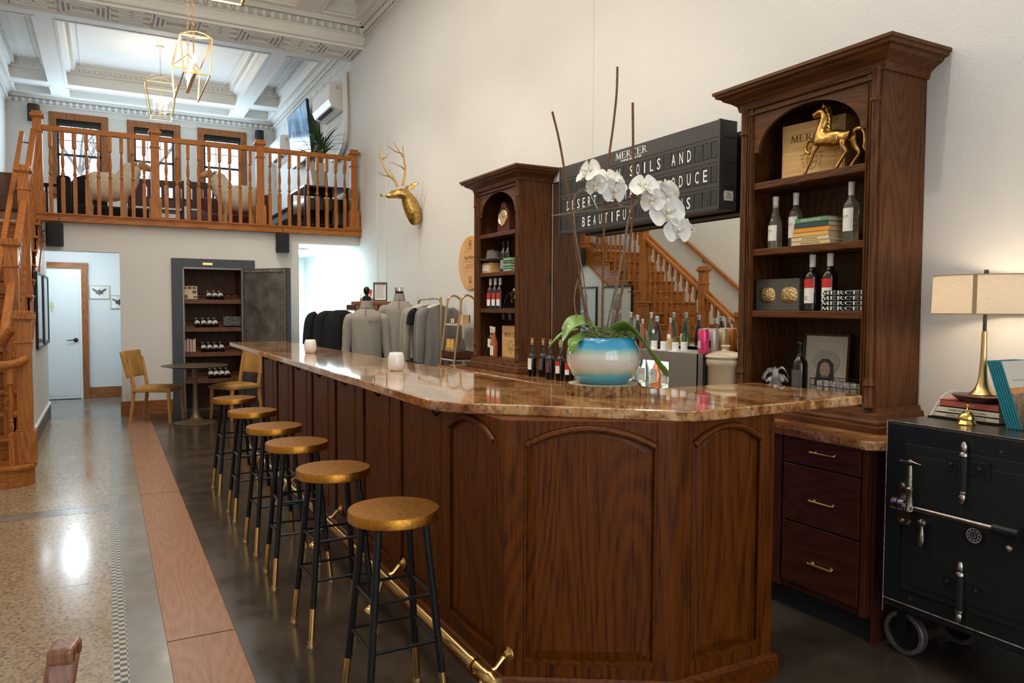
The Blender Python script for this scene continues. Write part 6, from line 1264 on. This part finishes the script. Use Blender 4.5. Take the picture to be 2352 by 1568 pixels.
# ================================================================ WINE VAULT AND FAR SEATING
FRM = pm('vault_frame', (.055, .065, .075), .45); FR2 = pm('vault_rim', (.20, .19, .18), .35, .7)
vt = thing('vault_cabinet', 'open walk-in vault with slate blue frame and tilted wine shelves in the far wall', 'cabinet', (1.35, 11.7, 0))
b = MB(); b.box(.815, YF-.05, 0, .955, YF, 2.18); b.box(1.755, YF-.05, 0, 1.93, YF, 2.18); b.box(.955, YF-.05, 2.045, 1.755, YF, 2.18); build('frame', b, FRM, vt, bevel=.004)
b = MB(); b.box(.95, YF-.06, 0, .975, YF-.04, 2.05); b.box(.95, YF-.06, 2.03, 1.76, YF-.04, 2.055); b.box(1.735, YF-.06, 0, 1.757, YF-.04, 2.05); build('rim', b, FR2, vt, bevel=.003)
build('name_plate', MB().box(1.22, YF-.054, 2.093, 1.35, YF-.05, 2.125), BRASS, vt)
VW = wood('wood_vault_z', (.17, .075, .04), (.09, .038, .02), 'z', .5, 0); VX = wood('wood_vault_x', (.17, .075, .04), (.08, .035, .018), 'x', .45, .05); b = MB(); b.box(.945, 12.10, 0, 1.765, 12.12, 2.07); build('back', b, VW, vt); build('side', MB().box(.93, YF+.0, 0, .955, 12.12, 2.07), VW, vt); build('side', MB().box(1.755, YF, 0, 1.78, 12.12, 2.07), VW, vt); build('ceiling_board', MB().box(.93, YF, 2.045, 1.78, 12.12, 2.07), VW, vt)
SHV = [1.565, 1.165, .81, .425]
for z in SHV:
    build('shelf', MB().box(.955, YF+.03, z-.02, 1.755, YF+.055, z+.04).prism([(0, 0), (.42, .12), (.42, .14), (0, .02)], (.955, YF+.055, z-.01), (0, 1, 0), (0, 0, 1), (.80, 0, 0)), VX, vt)
    b = MB()
    for i in range(8): b.prism([(-.045, 0)]+[(.045*cos(a), .03*sin(a)) for a in [pi*j/8 for j in range(8, -1, -1)]]+[(.045, 0)], (1.0+.10*i, YF+.33, z+.085), (1, 0, 0), (0, 0, 1), (0, .02, 0))
    build('bottle_cradle', b, VX, vt)
vb = None; k = 0
VG = ['dark bottles lying on the top vault shelf', 'dark bottles lying on the second vault shelf', 'dark bottles lying on the third vault shelf', 'dark bottles lying on the lowest vault shelf']
VLn = ['top', 'second', 'third', 'lowest']; VXs = [(1.324, 1.405, 1.481), (1.161, 1.248, 1.33, 1.405), (1.242, 1.324, 1.405, 1.487), (1.336, 1.411, 1.487, 1.563)]; PN = ['leftmost', 'second from left', 'third from left', 'rightmost']
for r in range(4):
    for i, x in enumerate(VXs[r]):
        pos = PN[i] if not (r == 0 and i == 2) else 'rightmost'; lb = '%s white labelled bottle lying on the %s shelf of the vault' % (pos, VLn[r])
        if vb is None:
            vb = bottle(0, 0, 0, .29, .037, WINE, PAPER, WCAP, (.035, .14), None, label=lb, group=VG[r], face=-pi/2); o = vb
        else: o = dup(vb, label=lb, group=VG[r])
        o.location = (x, YF+.085, SHV[r]+.055); o.rotation_euler = (-R_(68), 0, 0)
t = thing('recipe_board', 'printed board with small photos on the top vault shelf', 'board', (1.05, YF+.09, SHV[0]+.04)); q = T(1.065, YF+.09, SHV[0]+.045) @ rx(-.2); b = MB(); b.box(-.095, 0, 0, .095, .006, .19, 0, q); build('board', b, pm('board_cream', (.62, .48, .32), .6), t)
b = MB()
for x0, z0_, w_, h_ in ((-.085, .145, .04, .035), (-.03, .145, .05, .035), (.035, .145, .045, .035), (.03, .08, .055, .045), (-.08, .01, .045, .05), (.04, .015, .05, .03)): b.box(x0, -.001, z0_, x0+w_, 0, z0_+h_, 0, q)
build('photos', b, pm('photo_brown', (.14, .07, .045), .6, var=.7, bs=50), t)
t = thing('box_set', 'dark printed box with red letters on the second vault shelf', 'box', (1.63, YF+.1, SHV[1]+.04)); q = T(1.64, YF+.12, SHV[1]+.06) @ rx(-.25); build('box', MB().box(-.13, 0, 0, .13, .05, .14, 0, q), pm('box_dark_print', (.06, .055, .055), .5, var=1, bs=35), t)
cs = [(.55, .48, .38), (.40, .12, .08), (.6, .55, .48), (.25, .12, .08), (.62, .5, .36), (.5, .2, .1), (.6, .56, .5), (.55, .45, .35)]
for i in range(8):
    h = .165+.03*((i*37) % 5)/5; w_ = .016; t = thing('cookbook', ['cream book at the left end of the third vault shelf', 'red book second from left on the third vault shelf', 'pale book third from left on the third vault shelf', 'brown book fourth from left on the third vault shelf', 'tan book fifth from left on the third vault shelf', 'orange book sixth from left on the third vault shelf', 'white book seventh from left on the third vault shelf', 'beige book nearest the bottles on the third vault shelf'][i], 'book', (.985+.0185*i, YF+.12, SHV[2]+.04), 'upright books on the third vault shelf')
    x = .98+.0185*i; build('cover', MB().box(x, YF+.07, SHV[2]+.045, x+w_, YF+.20, SHV[2]+.045+h), pm('cb%d' % i, cs[i], .6), t, bevel=.001)
t = thing('glass_bowls', 'clear glasses at the left of the lowest vault shelf', 'glassware', (1.06, YF+.12, SHV[3]+.04)); 
for x in (1.02, 1.12): build('glass', MB().lathe([(.03, 0), (.004, .006), (.004, .06), (.035, .09), (.042, .13), (.036, .16)], (x, YF+.13, SHV[3]+.045), 16), PANE, t)
# vault door
vd = thing('vault_door', 'heavy grey steel vault door standing open beside the wine shelves', 'door', (1.9, 11.1, 0)); p0 = V((1.775, 11.42, 0)); p1 = V((2.245, 10.74, 0)); d = (p1-p0).normalized(); nn = V((d.y, -d.x, 0)); Ld = (p1-p0).length
DM = pm('raw_steel', (.17, .155, .13), .45, .5, var=.45, bs=5, bmp=.2)
build('leaf', MB().prism([(0, .02), (Ld, .02), (Ld, 2.05), (0, 2.05)], p0, d, UP, -nn*.07), FRM, vd, bevel=.004)
build('inner_face', MB().prism([(.01, .03), (Ld-.03, .03), (Ld-.03, 2.04), (.01, 2.04)], p0, d, UP, nn*.006), DM, vd)
b = MB()
for a, c in ((Ld-.045, Ld-.03), (Ld-.10, Ld-.092), (Ld-.15, Ld-.142)): b.prism([(a, .03), (c, .03), (c, 2.03), (a, 2.03)], p0+nn*.006, d, UP, nn*.012)
b.prism([(.01, 2.0), (Ld-.03, 2.0), (Ld-.03, 2.03), (.01, 2.03)], p0+nn*.006, d, UP, nn*.014); build('bolt_rails', b, pm('rail_steel', (.35, .31, .25), .4, .7, var=.4, bs=20), vd)
b = MB()
for z in (.35, 1.75): b.lathe([(.018, z), (.018, z+.14)], (1.775, 11.43, 0), 12)
build('hinge', b, FRM, vd)
# round table and two chairs
t = thing('round_table', 'round dark topped table with a bronze trumpet base near the vault', 'table', (1.0, 10.42, 0))
build('top', MB().lathe([(0, .722), (.30, .722), (.40, .738), (.405, .743), (.40, .748), (0, .750)], (1.0, 10.42, 0), 48), pm('table_dark', (.085, .060, .038), .4, spec=.3), t)
build('pedestal', MB().lathe([(0, 0), (.26, 0), (.262, .006), (.24, .012), (.12, .03), (.06, .07), (.035, .14), (.028, .30), (.026, .60), (.04, .70), (.07, .722), (0, .722)], (1.0, 10.42, 0), 36), pm('bronze_base', (.22, .15, .09), .4, .6), t)
HIDE = pm('hide_tan', (.42, .22, .055), .7, var=.28, bs=4); CHW = W('chair', 'z')
def chair():
    t = thing('side_chair', '', 'chair')   # faces +x, seat .46
    for s in (-1, 1):
        build('leg', MB().add([(.20, s*.20-.02, .43), (.24, s*.20-.02, .43), (.24, s*.20+.02, .43), (.20, s*.20+.02, .43), (.225, s*.205-.013, 0), (.250, s*.205-.013, 0), (.250, s*.205+.013, 0), (.225, s*.205+.013, 0)], [(0, 1, 2, 3), (4, 7, 6, 5), (0, 4, 5, 1), (1, 5, 6, 2), (2, 6, 7, 3), (3, 7, 4, 0)]), CHW, t, bevel=.004)
        build('leg', MB().tube([(-.28, s*.19, 0), (-.235, s*.19, .30), (-.225, s*.19, .45), (-.25, s*.19, .62), (-.29, s*.19, .84)], [.017, .024, .025, .022, .018], 8), CHW, t)
    build('seat_rail', MB().box(-.22, -.21, .40, .235, .21, .43), CHW, t, bevel=.004)
    build('seat', MB().grid(lambda u, v: (-.235+.49*v, -.225+.45*u, .445+.035*(1-(2*u-1)**6)*(1-(2*v-1)**6)), 16, 16).box(-.235, -.225, .412, .255, .225, .446), HIDE, t)
    b = MB(); b.grid(lambda u, v: (-.265-.085*v-.022+.03*(2*u-1)**2*.6-.0, -.232+.464*u, .59+.335*v), 14, 8); build('backrest', b, HIDE, t, solid=.055, bevel=.008)
    return t
c1 = chair(); place(c1, (.585, 10.79, 0), R_(-27)); fin(c1, 'tan hide chair left of the round table', 'chair', 'hide covered chairs at the round table')
c2 = dup(c1, (1.53, 10.66, 0), R_(211), 'tan hide chair right of the round table, partly behind the bar top')
# ================================================================ SPEAKERS
SPK = pm('speaker_grille', (.018, .019, .022), .7, bmp=.6, bs=400)
def speaker(x, y, z, w, h, label, d=.16, m=None):
    t = thing('wall_speaker', label, 'speaker', (x, y, z), 'black wall speakers'); pr = [(-w/2, 0), (-w*.42, -d*.75)]+[(w*.42*sin(a), -d*.75-.25*d*cos(a)) for a in [-1.2+.4*i for i in range(7)]]+[(w*.42, -d*.75), (w/2, 0)]
    build('cabinet', MB().prism(pr, (x, y, z), (1, 0, 0), (0, 1, 0), (0, 0, h)), m or SPK, t, bevel=.006); build('wall_bracket', MB().box(x-.03, y, z+h*.4, x+.03, y+.04, z+h*.6), BLACKM, t); return t
s1 = speaker(-.565, 11.44, 2.275, .20, .30, 'black speaker under the gallery edge near the staircase')
build('cable', MB().tube(smooth([V((-.52, 11.36, 2.57)), V((-.51, 11.37, 2.62)), V((-.50, 11.38, 2.66))], 3), .004, 5).tube(smooth([V((-.67, 11.40, 2.48)), V((-.71, 11.42, 2.44)), V((-.72, 11.44, 2.38)), V((-.68, 11.46, 2.33))], 4), .006, 6), BLACK, s1)
s2 = speaker(2.32, 11.44, 2.305, .19, .28, 'black speaker under the gallery edge above the vault door'); build('cable', MB().tube([(2.32, 11.37, 2.58), (2.315, 11.375, 2.66)], .004, 5), BLACK, s2)
speaker(3.17, 18.06, 5.26, .19, .27, 'black speaker high on the gallery wall right of the windows'); speaker(-1.21, 18.06, 5.22, .22, .33, 'dark brown speaker high on the gallery wall left of the windows', m=pm('speaker_brown', (.04, .02, .012), .6))
# ================================================================ AIR CONDITIONERS, TV
ACW = pm('ac_white', (.78, .78, .75), .3)
def ac(y0, y1, zt_, label, dz=0):
    t = thing('air_conditioner', label, 'air conditioner', (3.40, (y0+y1)/2, zt_-.5)); pr = [(0, 0), (-.19, 0), (-.235, -.03), (-.245, -.30), (-.20, -.40), (-.06, -.46), (0, -.46)]
    build('case', MB().prism(pr, (XW-.002, y0, zt_), (1, 0, 0), (0, 0, 1), (0, y1-y0, 0)), ACW, t, bevel=.02, seg=3); build('louver', MB().prism([(-.195, -.412), (-.14, -.437), (-.142, -.442), (-.197, -.417)], (XW, y0+.12, zt_), (1, 0, 0), (0, 0, 1), (0, y1-y0-.3, 0)), BLACK, t); build('rating_label', MB().box(XW-.13, y0-.003, zt_-.13, XW-.07, y0, zt_-.06, 0), pm('label_tan', (.6, .5, .4), .6), t); return t
ac(12.32, 13.45, 5.20, 'white wall air conditioner nearest the gallery edge, above the television'); ac(16.25, 17.4, 5.12, 'white wall air conditioner far back on the gallery wall')
build('pipe_cover', MB().tube(smooth([V((3.46, 12.08, 5.30)), V((3.46, 12.05, 5.0)), V((3.46, 12.03, 4.6)), V((3.46, 12.06, 4.30)), V((3.46, 12.20, 4.12)), V((3.46, 12.5, 4.02)), V((3.46, 12.8, 4.0))], 5), .045, 10), ACW, None, 'white pipe cover curving down the wall below the air conditioner', 'pipe')
def tvmat():
    m, nt, p = newmat('tv_picture'); c = coords(nt, (1, 3, 1)); n = node(nt, 'TexNoise'); n.inputs['Scale'].default_value = 2.2; n.inputs['Detail'].default_value = 5; nt.links.new(c, n.inputs['Vector'])
    col = ramp(nt, n.outputs[0], [(.35, (.02, .06, .13)), (.55, (.08, .22, .42)), (.7, (.30, .50, .70))]); nt.links.new(col, p.inputs['Emission Color']); p.inputs['Emission Strength'].default_value = .9; p.inputs['Base Color'].default_value = (.02, .03, .05, 1); p.inputs['Roughness'].default_value = .15; return m
t = thing('television', 'wall mounted television with blue picture angled on the gallery wall', 'television', (3.385, 14.72, 4.28)); t.rotation_euler = (0, -R_(5.5), 0); OR[t.name] = (0, 0, 0)
build('case', MB().box(-.02, -.80, 0, .03, .80, 1.02), BLACK, t, bevel=.004); build('screen', MB().box(-.023, -.785, .02, -.02, .785, 1.0), tvmat(), t); build('wall_arm', MB().box(.03, -.25, .3, .06, .25, .75).bar((.05, 0, .5), (.165, 0, .5), .06), BLACKM, t)
# dracaena in a white pot
px_, py_ = 3.02, 12.02
t = thing('potted_dracaena', 'spiky leaved plant in a white pot at the gallery edge', 'potted plant', (px_, py_, 3.42)); build('pot', MB().lathe([(0, 3.42), (.095, 3.42), (.10, 3.43), (.145, 3.76), (.15, 3.77), (.135, 3.77), (.12, 3.72), (0, 3.72)], (px_, py_, 0), 6), pm('pot_cream', (.60, .56, .46), .5), t)
build('saucer', MB().lathe([(.12, 3.385), (.15, 3.40), (.155, 3.42), (0, 3.42)], (px_, py_, 0), 28), MC['pot_cream'], t)
DG = pm('dracaena_green', (.035, .085, .025), .4, var=.3, bs=10); rr = random.Random(5)
for s, (dx, dy, h) in enumerate(((0, 0, .28), (.08, .05, .14), (-.09, .03, .12), (.02, -.06, .2))):
    top = V((px_+dx, py_+dy, 3.78+h)); build('cane', MB().tube([(px_+dx*.4, py_+dy*.4, 3.72), top], .012, 6), pm('cane', (.15, .10, .05), .8), t)
    for i in range(14):
        a = rr.uniform(0, 2*pi); el = rr.uniform(.1, 1.3); L = rr.uniform(.42, .72); dr = V((cos(a)*cos(el), sin(a)*cos(el), sin(el))); sd = dr.cross(V((0, 0, 1))).normalized(); L = min(L, (3.47-top.x)/max(.05, dr.x)) if dr.x > 0 else L
        def fn(u, v): r = L*v; return top+dr*r+V((0, 0, -.42*v*v*L*(1.2-el*.5)))+sd*((u-.5)*.038*sin(pi*min(1, .15+.85*v)))
        build('leaf', MB().grid(fn, 3, 9), DG, t, fix=False)
# black console, sideboard
t = thing('black_console', 'black glass topped console under the spiky plant on the gallery', 'cabinet', (3.05, 12.3, 2.695)); b = MB(); b.box(2.72, 11.72, 3.36, 3.42, 12.75, 3.385); build('top', b, pm('smoke_top', (.03, .035, .04), .08), t)
for x, y in ((2.74, 11.74), (3.39, 11.74), (2.74, 12.72), (3.39, 12.72)): build('leg', MB().box(x-.02, y-.02, 2.697, x+.02, y+.02, 3.36), BLACK, t)
build('drawer_box', MB().box(2.74, 11.76, 3.02, 3.40, 12.72, 3.20), BLACKG, t); build('lower_shelf', MB().box(2.74, 11.76, 2.78, 3.40, 12.72, 2.80), BLACKG, t)
for k, (y, l) in enumerate(((11.9, 'left'), (12.1, 'middle'), (12.35, 'right'))):
    b = MB(); b.lathe([(.05, 0), (.055, .01), (.02, .04), (.03, .09), (.015, .14), (0, .15)], (2.95+.1*k, y, 3.203), 14); build('small_ornament', b, BLACKG, None, '%s black ornament inside the console on the gallery' % l, 'ornament')
t = thing('upright_piano', 'dark upright piano with pale lid along the gallery wall', 'piano', (3.2, 14.9, 2.695)); build('case', MB().box(3.06, 13.1, 2.697, 3.48, 16.4, 3.34), W('shelf', 'y'), t, bevel=.006); build('lid', MB().box(2.98, 13.05, 3.34, 3.48, 16.45, 3.37), pm('lid_blue_grey', (.32, .36, .40), .25), t); build('key_slip', MB().box(2.84, 13.2, 3.06, 3.06, 16.3, 3.16), BLACKG, t)
# ================================================================ SHEEP
WOOL = pm('wool', (.80, .70, .54), .95, bmp=1, bs=55, var=.14); SKN = pm('sheep_face', (.55, .34, .18), .7, var=.1, bs=12)
def sheep(cx, cy, s, label, z0=2.697):
    t = thing('sheep_figure', label, 'sheep', (cx, cy, z0), 'life size sheep figures')
    P = lambda x, y, z: (cx+s*x, cy+y, z0+z)
    o = skinned('body', [[(P(-.31, 0, .50), (.14, .16)), (P(-.23, 0, .50), (.20, .215)), (P(-.06, 0, .49), (.215, .225)), (P(.08, 0, .50), (.20, .22)), (P(.17, 0, .55), (.17, .19)), (P(.225, 0, .66), (.14, .155)), (P(.265, 0, .76), (.125, .13)), (P(.30, 0, .845), (.115, .115))]], WOOL, t, sub=3)
    tx = bpy.data.textures.new('wool_tufts', 'CLOUDS'); tx.noise_scale = .045; m = o.modifiers.new('d', 'DISPLACE'); m.texture = tx; m.strength = .035; m.texture_coords = 'GLOBAL'
    skinned('face', [[(P(.34, 0, .855), .080), (P(.41, 0, .83), (.070, .062)), (P(.48, 0, .80), (.058, .048)), (P(.535, 0, .78), .040)]], SKN, t, sub=2)
    for q in (-1, 1):
        build('ear', MB().grid(lambda u, v: P(.32-.02*v+(u-.5)*.06*sin(pi*min(1, v+.1)), q*(.06+.10*v), .87-.045*v), 5, 7), SKN, t, solid=.012); build('eye', MB().ell(P(.395, q*.050, .855), .011, 8), BLACKG, t)
    for x, q in ((-.26, -.09), (-.26, .09), (.17, -.08), (.17, .08)):
        build('leg', MB().tube([P(x, q, .38), P(x-.012, q, .24), P(x+.005, q, .22), P(x, q, .05), P(x+.008, q, .0)], [.055, .032, .034, .028, .036], 10), SKN, t)
    return t
sheep(.10, 12.15, 1, 'woolly sheep figure at the left looking right on the gallery'); sheep(1.82, 12.35, -1, 'woolly sheep figure at the right looking left on the gallery')
# ================================================================ GALLERY FURNITURE
t = thing('black_sofa', 'black rounded sofa behind the left sheep', 'sofa', (.1, 13.1, 2.697)); FB = pm('black_fabric', (.010, .011, .012), .85)
build('base', MB().box(-.58, 12.95, 2.75, .62, 13.7, 3.02), FB, t, bevel=.04, seg=3); build('arm', MB().box(-.60, 12.85, 2.75, -.42, 13.7, 3.42), FB, t, bevel=.05, seg=3); build('back', MB().prism([(-.5, 0), (-.5, .62), (-.42, .74), (-.28, .80), (-.12, .80), (.0, .72), (.03, .3), (.58, .28), (.58, 0)], (.03, 13.5, 2.75), (1, 0, 0), (0, 0, 1), (0, .2, 0)), FB, t, bevel=.03); build('feet', MB().box(-.55, 12.98, 2.697, -.5, 13.03, 2.75).box(.55, 12.98, 2.697, .6, 13.03, 2.75), BLACKM, t)
t = thing('red_sofa', 'dark red sofa behind the right sheep', 'sofa', (1.95, 13.3, 2.697)); RD = pm('oxblood', (.09, .018, .015), .6); build('base', MB().box(1.42, 12.9, 2.70, 2.42, 13.55, 3.0), RD, t, bevel=.04, seg=3); build('back', MB().box(1.42, 13.45, 2.70, 2.42, 13.65, 3.32), RD, t, bevel=.04, seg=3); build('arm', MB().box(2.26, 12.85, 2.70, 2.42, 13.6, 3.35), RD, t, bevel=.04, seg=3)
build('throw_pillow', MB().grid(lambda u, v: (1.33+.16*cos(2*pi*u)*sin(pi*v), 12.72+.06*cos(pi*v)+.0, 2.86+.16*sin(2*pi*u)*sin(pi*v)), 16, 9, cu=True), pm('mauve_cloth', (.14, .08, .08), .9), None, 'mauve throw pillow on the gallery floor by the right sheep', 'pillow')
build('patterned_cushion', MB().ell((2.05, 13.45, 3.42), (.26, .09, .13), 14), pm('tweed', (.16, .13, .09), .9, var=.8, bs=70), None, 'patterned cushion on top of the dark red sofa', 'cushion')
CHD = W('plum', 'z')
def gchair():
    t = thing('dining_chair', '', 'chair')
    for x in (-.19, .19): build('back_post', MB().box(x-.02, .17, .0, x+.02, .21, .98), CHD, t); build('leg', MB().box(x-.02, -.19, 0, x+.02, -.15, .44), CHD, t)
    b = MB(); b.box(-.17, .175, .84, .17, .205, .96); b.box(-.17, .175, .50, .17, .205, .54)
    for x in (-.09, .09): b.box(x-.06, .18, .54, x+.06, .20, .84)
    build('splat', b, CHD, t); build('seat', MB().box(-.21, -.20, .44, .21, .21, .47), CHD, t, bevel=.006); return t
g = gchair(); gl = [(.62, 14.4, 'dark dining chair at the left end of the gallery table'), (1.02, 14.4, 'dark dining chair behind the middle newel post of the gallery'), (1.50, 14.3, 'dark dining chair at the right end of the gallery table')]
for i, (x, y, l) in enumerate(gl): o = g if i == 0 else dup(g); place(o, (x, y, 2.697), pi); fin(o, l, 'chair', 'dark dining chairs at the gallery table')
t = thing('gallery_table', 'dark wooden table between the dining chairs on the gallery', 'table', (1.05, 15.1, 2.697)); build('top', MB().box(.35, 14.75, 3.40, 1.85, 15.5, 3.44), CHD, t, bevel=.004)
for x in (.42, 1.78):
    for y in (14.82, 15.43): build('leg', MB().box(x-.03, y-.03, 2.697, x+.03, y+.03, 3.40), CHD, t)
t = thing('leather_armchair', 'rounded brown leather armchair beside the top of the stairs', 'armchair', (-1.2, 12.9, 2.697)); LT = pm('brown_leather', (.14, .05, .022), .4, var=.2, bs=5)
build('back', MB().grid(lambda u, v: (-1.25+.36*cos(pi*u), 13.0+.34*sin(pi*u)*1.0, 2.80+.66*v-.05*(2*u-1)**2*v), 20, 8), LT, t, solid=.12, bevel=.02); build('seat', MB().box(-1.50, 12.65, 2.80, -1.0, 13.2, 3.08), LT, t, bevel=.05, seg=3)
for x, y in ((-1.45, 12.7), (-1.05, 12.7), (-1.45, 13.15), (-1.05, 13.15)): build('leg', MB().tube([(x, y, 2.697), (x, y, 2.81)], .02, 8), BLACKM, t)
t = thing('side_table', 'small dark oval side table beside the leather armchair', 'table', (-.62, 12.3, 2.697)); build('top', MB().lathe([(0, 3.185), (.13, 3.185), (.16, 3.20), (0, 3.205)], (-.70, 12.4, 0), 28), W('shelf', 'x'), t); build('stem', MB().lathe([(.11, 2.697), (.02, 2.72), (.015, 3.185)], (-.70, 12.4, 0), 16), BLACKM, t)
t = thing('window_bench', 'pale oak bench below the gallery windows', 'bench', (1.0, 17.6, 2.697)); build('seat', MB().box(.2, 17.3, 3.30, 2.2, 17.8, 3.36), OX, t, bevel=.005)
for x in (.3, 2.1): build('leg', MB().box(x-.03, 17.35, 2.697, x+.03, 17.75, 3.30), OZ, t)
# ================================================================ PENDANTS
GP = pm('pendant_gold', (.62, .42, .17), .3, .9); GLW = pm('candle_glow', (1, .9, .75), .4, em=(1, .78, .50), es=55); IV = pm('candle_sleeve', (.75, .66, .48), .5)
def chain(b, p, q, m=0):
    p = V(p); q = V(q); n = int((q-p).length/.042)
    for i in range(n):
        c = p.lerp(q, (i+.5)/n); a = (i % 2)*pi/2; b.tube([c+V((.010*cos(t_)*cos(a), .010*cos(t_)*sin(a), .025*sin(t_))) for t_ in [2*pi*j/10 for j in range(10)]], .0028, 4, closed=True)
def candle(x, y, z, t, h=.09):
    c = build('candle_arm', MB().lathe([(.018, 0), (.016, .006), (.011, .008), (.011, h), (0, h)], (x, y, z), 10), IV, t); build('bulb', MB().lathe([(.008, 0), (.020, .025), (.019, .045), (.007, .075), (0, .082)], (x, y, z+h), 10), GLW, c)
def linear(y0, y1, cx, zb_, zt_, label, light=True):
    t = thing('linear_lantern', label, 'pendant light', (cx, (y0+y1)/2, zb_), 'gold linear lanterns above the bar'); wt, wb = .128, .106; e = .011; b = MB()
    T4 = [(cx-wt, y0, zt_), (cx+wt, y0, zt_), (cx+wt, y1, zt_), (cx-wt, y1, zt_)]; B4 = [(cx-wb, y0, zb_), (cx+wb, y0, zb_), (cx+wb, y1, zb_), (cx-wb, y1, zb_)]
    for i in range(4): b.bar(T4[i], T4[(i+1) % 4], e, e); b.bar(B4[i], B4[(i+1) % 4], e, e); b.bar(T4[i], B4[i], e, e)
    for y in (y0, y1):
        b.tube([(cx-wt, y, zt_), (cx-.06, y, zt_+.03), (cx, y, zt_+.04), (cx+.06, y, zt_+.03), (cx+wt, y, zt_)], .004, 6)
    b.bar((cx, y0+.12, zb_+.05), (cx, y1-.12, zb_+.05), .03, .012)
    for y in (y0+.25, y1-.25):
        b.tube([(cx, y, zt_+.06), (cx, y, zb_+.05)], .005, 6)
        for s in (-1, 1): b.tube([(cx, y, zt_+.06), (cx+s*wt, y+(.25 if y > (y0+y1)/2 else -.25), zt_)], .004, 5)
    build('frame', b, GP, t); b = MB()
    for y in (y0+.25, y1-.25): chain(b, (cx, y, zt_+.06), (cx, y, ZC-.03))
    build('chain', b, GP, t); b = MB(); b.box(cx-.06, y0+.15, ZC-.03, cx+.06, y1-.15, ZC); build('ceiling_plate', b, GP, t)
    for i in range(5): candle(cx, y0+.2+(y1-y0-.4)*i/4, zb_+.056, t)
    if light: point('lantern_light', (cx, (y0+y1)/2, zb_+.2), 40, (1, .80, .56), .10)
linear(7.13, 8.12, .735, 3.53, 3.85, 'gold linear lantern hanging over the bar, fully in view'); linear(4.40, 5.39, .735, 3.53, 3.85, 'gold linear lantern at the top edge of the picture')
t = thing('lantern_chandelier', 'pale gold cage chandelier with lit candles above the gallery', 'chandelier', (.93, 14.85, 4.86)); cx, cy, zb_, zt_ = .93, 14.85, 4.86, 5.42; b = MB(); e = .013; wt, wb = .255, .17
T4 = [(cx+sx*wt, cy+sy_*wt, zt_) for sx, sy_ in ((-1, -1), (1, -1), (1, 1), (-1, 1))]; B4 = [(cx+sx*wb, cy+sy_*wb, zb_) for sx, sy_ in ((-1, -1), (1, -1), (1, 1), (-1, 1))]
for i in range(4):
    b.bar(T4[i], T4[(i+1) % 4], e, e); b.bar(B4[i], B4[(i+1) % 4], e, e); b.bar(T4[i], B4[i], e, e)
    p = V(T4[i]); c = V((cx, cy, zt_+.15)); b.tube(smooth([p, p.lerp(c, .35)+V((0, 0, .075)), p.lerp(c, .75)+V((0, 0, .04)), c], 4), .005, 6)
b.tube([(cx, cy, zt_+.17), (cx, cy, zb_+.08)], .006, 6)
for i in range(8):
    a = i*pi/4+.2; r = .13 if i % 2 else .075; b.tube(smooth([V((cx, cy, zb_+.09)), V((cx+r*.6*cos(a), cy+r*.6*sin(a), zb_+.075)), V((cx+r*cos(a), cy+r*sin(a), zb_+.10)), V((cx+r*cos(a), cy+r*sin(a), zb_+.15))], 3), .004, 5)
build('frame', b, GP, t); b = MB(); chain(b, (cx, cy, zt_+.17), (cx, cy, ZT-.03)); build('chain', b, GP, t); build('ceiling_canopy', MB().lathe([(0, ZT-.03), (.05, ZT-.03), (.075, ZT-.01), (.075, ZT)], (cx, cy, 0), 24), WHITE, t)
for i in range(8): a = i*pi/4+.2; r = .13 if i % 2 else .075; candle(cx+r*cos(a), cy+r*sin(a), zb_+.15, t, .10)
point('chandelier_light', (cx, cy, 5.15), 35, (1, .86, .66), .10)
# ================================================================ NEAR CHAIR AND TREE OUTSIDE
t = thing('wooden_armchair', 'dark polished wooden chair post at the bottom left corner', 'chair', (-.28, 1.35, 0)); WN = wood('wood_post_z', (.30, .13, .07), (.14, .05, .025), 'z', .25, .5)
for x, y, xb_, yb_ in ((-.075, 1.53, -.15, 1.44), (-.085-.42, 1.65, -.55, 1.55)):
    p = V((x, y, .885)); q_ = V((xb_, yb_, .45)); build('back_post', MB().bar(q_, p, .036, .050, up=(1, 0, 0)), WN, t, bevel=.008, seg=3); build('post_cap', MB().cbox(p+V((0, 0, .0)), (.044, .058, .030), mat=M.Rotation(-.25, 3, 'Z')), WN, t, bevel=.008, seg=3); build('leg', MB().bar((xb_, yb_-.02, 0), q_, .036, .045, up=(1, 0, 0)), WN, t, bevel=.006)
build('top_rail', MB().bar((-.13, 1.50, .70), (-.50, 1.60, .70), .03, .09), WN, t, bevel=.01); build('seat', MB().box(-.62, 1.10, .42, -.12, 1.52, .46), WN, t, bevel=.015)
for x in (-.58, -.16): build('leg', MB().box(x-.02, 1.12, 0, x+.02, 1.16, .42), WN, t)
def tree(name, x, y, z, label, seed, H=7):
    rr = random.Random(seed); b = MB()
    def br(p, d, L, r, k):
        q = p+d*L; b.tube([p, p.lerp(q, .5)+V((rr.uniform(-.05, .05)*L, 0, rr.uniform(-.05, .05)*L)), q], [r, r*.85, r*.65], 5, caps=False)
        if k == 0: return
        for i in range(2+(k > 2)): a = rr.uniform(0, 2*pi); nd = (d+V((cos(a)*.7, sin(a)*.5, rr.uniform(-.1, .5)))).normalized(); br(q if i else p.lerp(q, .7), nd, L*rr.uniform(.6, .85), r*.6, k-1)
    br(V((x, y, z)), V((.05, 0, 1)), H*.3, .10, 6); t = thing(name, label, 'tree', (x, y, z)); build('branches', b, pm('tree_bark', (.22, .20, .19), .9), t, fix=False)
tree('bare_tree', .2, 25, 0.5, 'bare branched tree outside the gallery windows', 4, 11)
st('ground', MB().box(-8, 19, .3, 12, 40, .5), pm('outdoor_ground', (.5, .52, .52), .9))
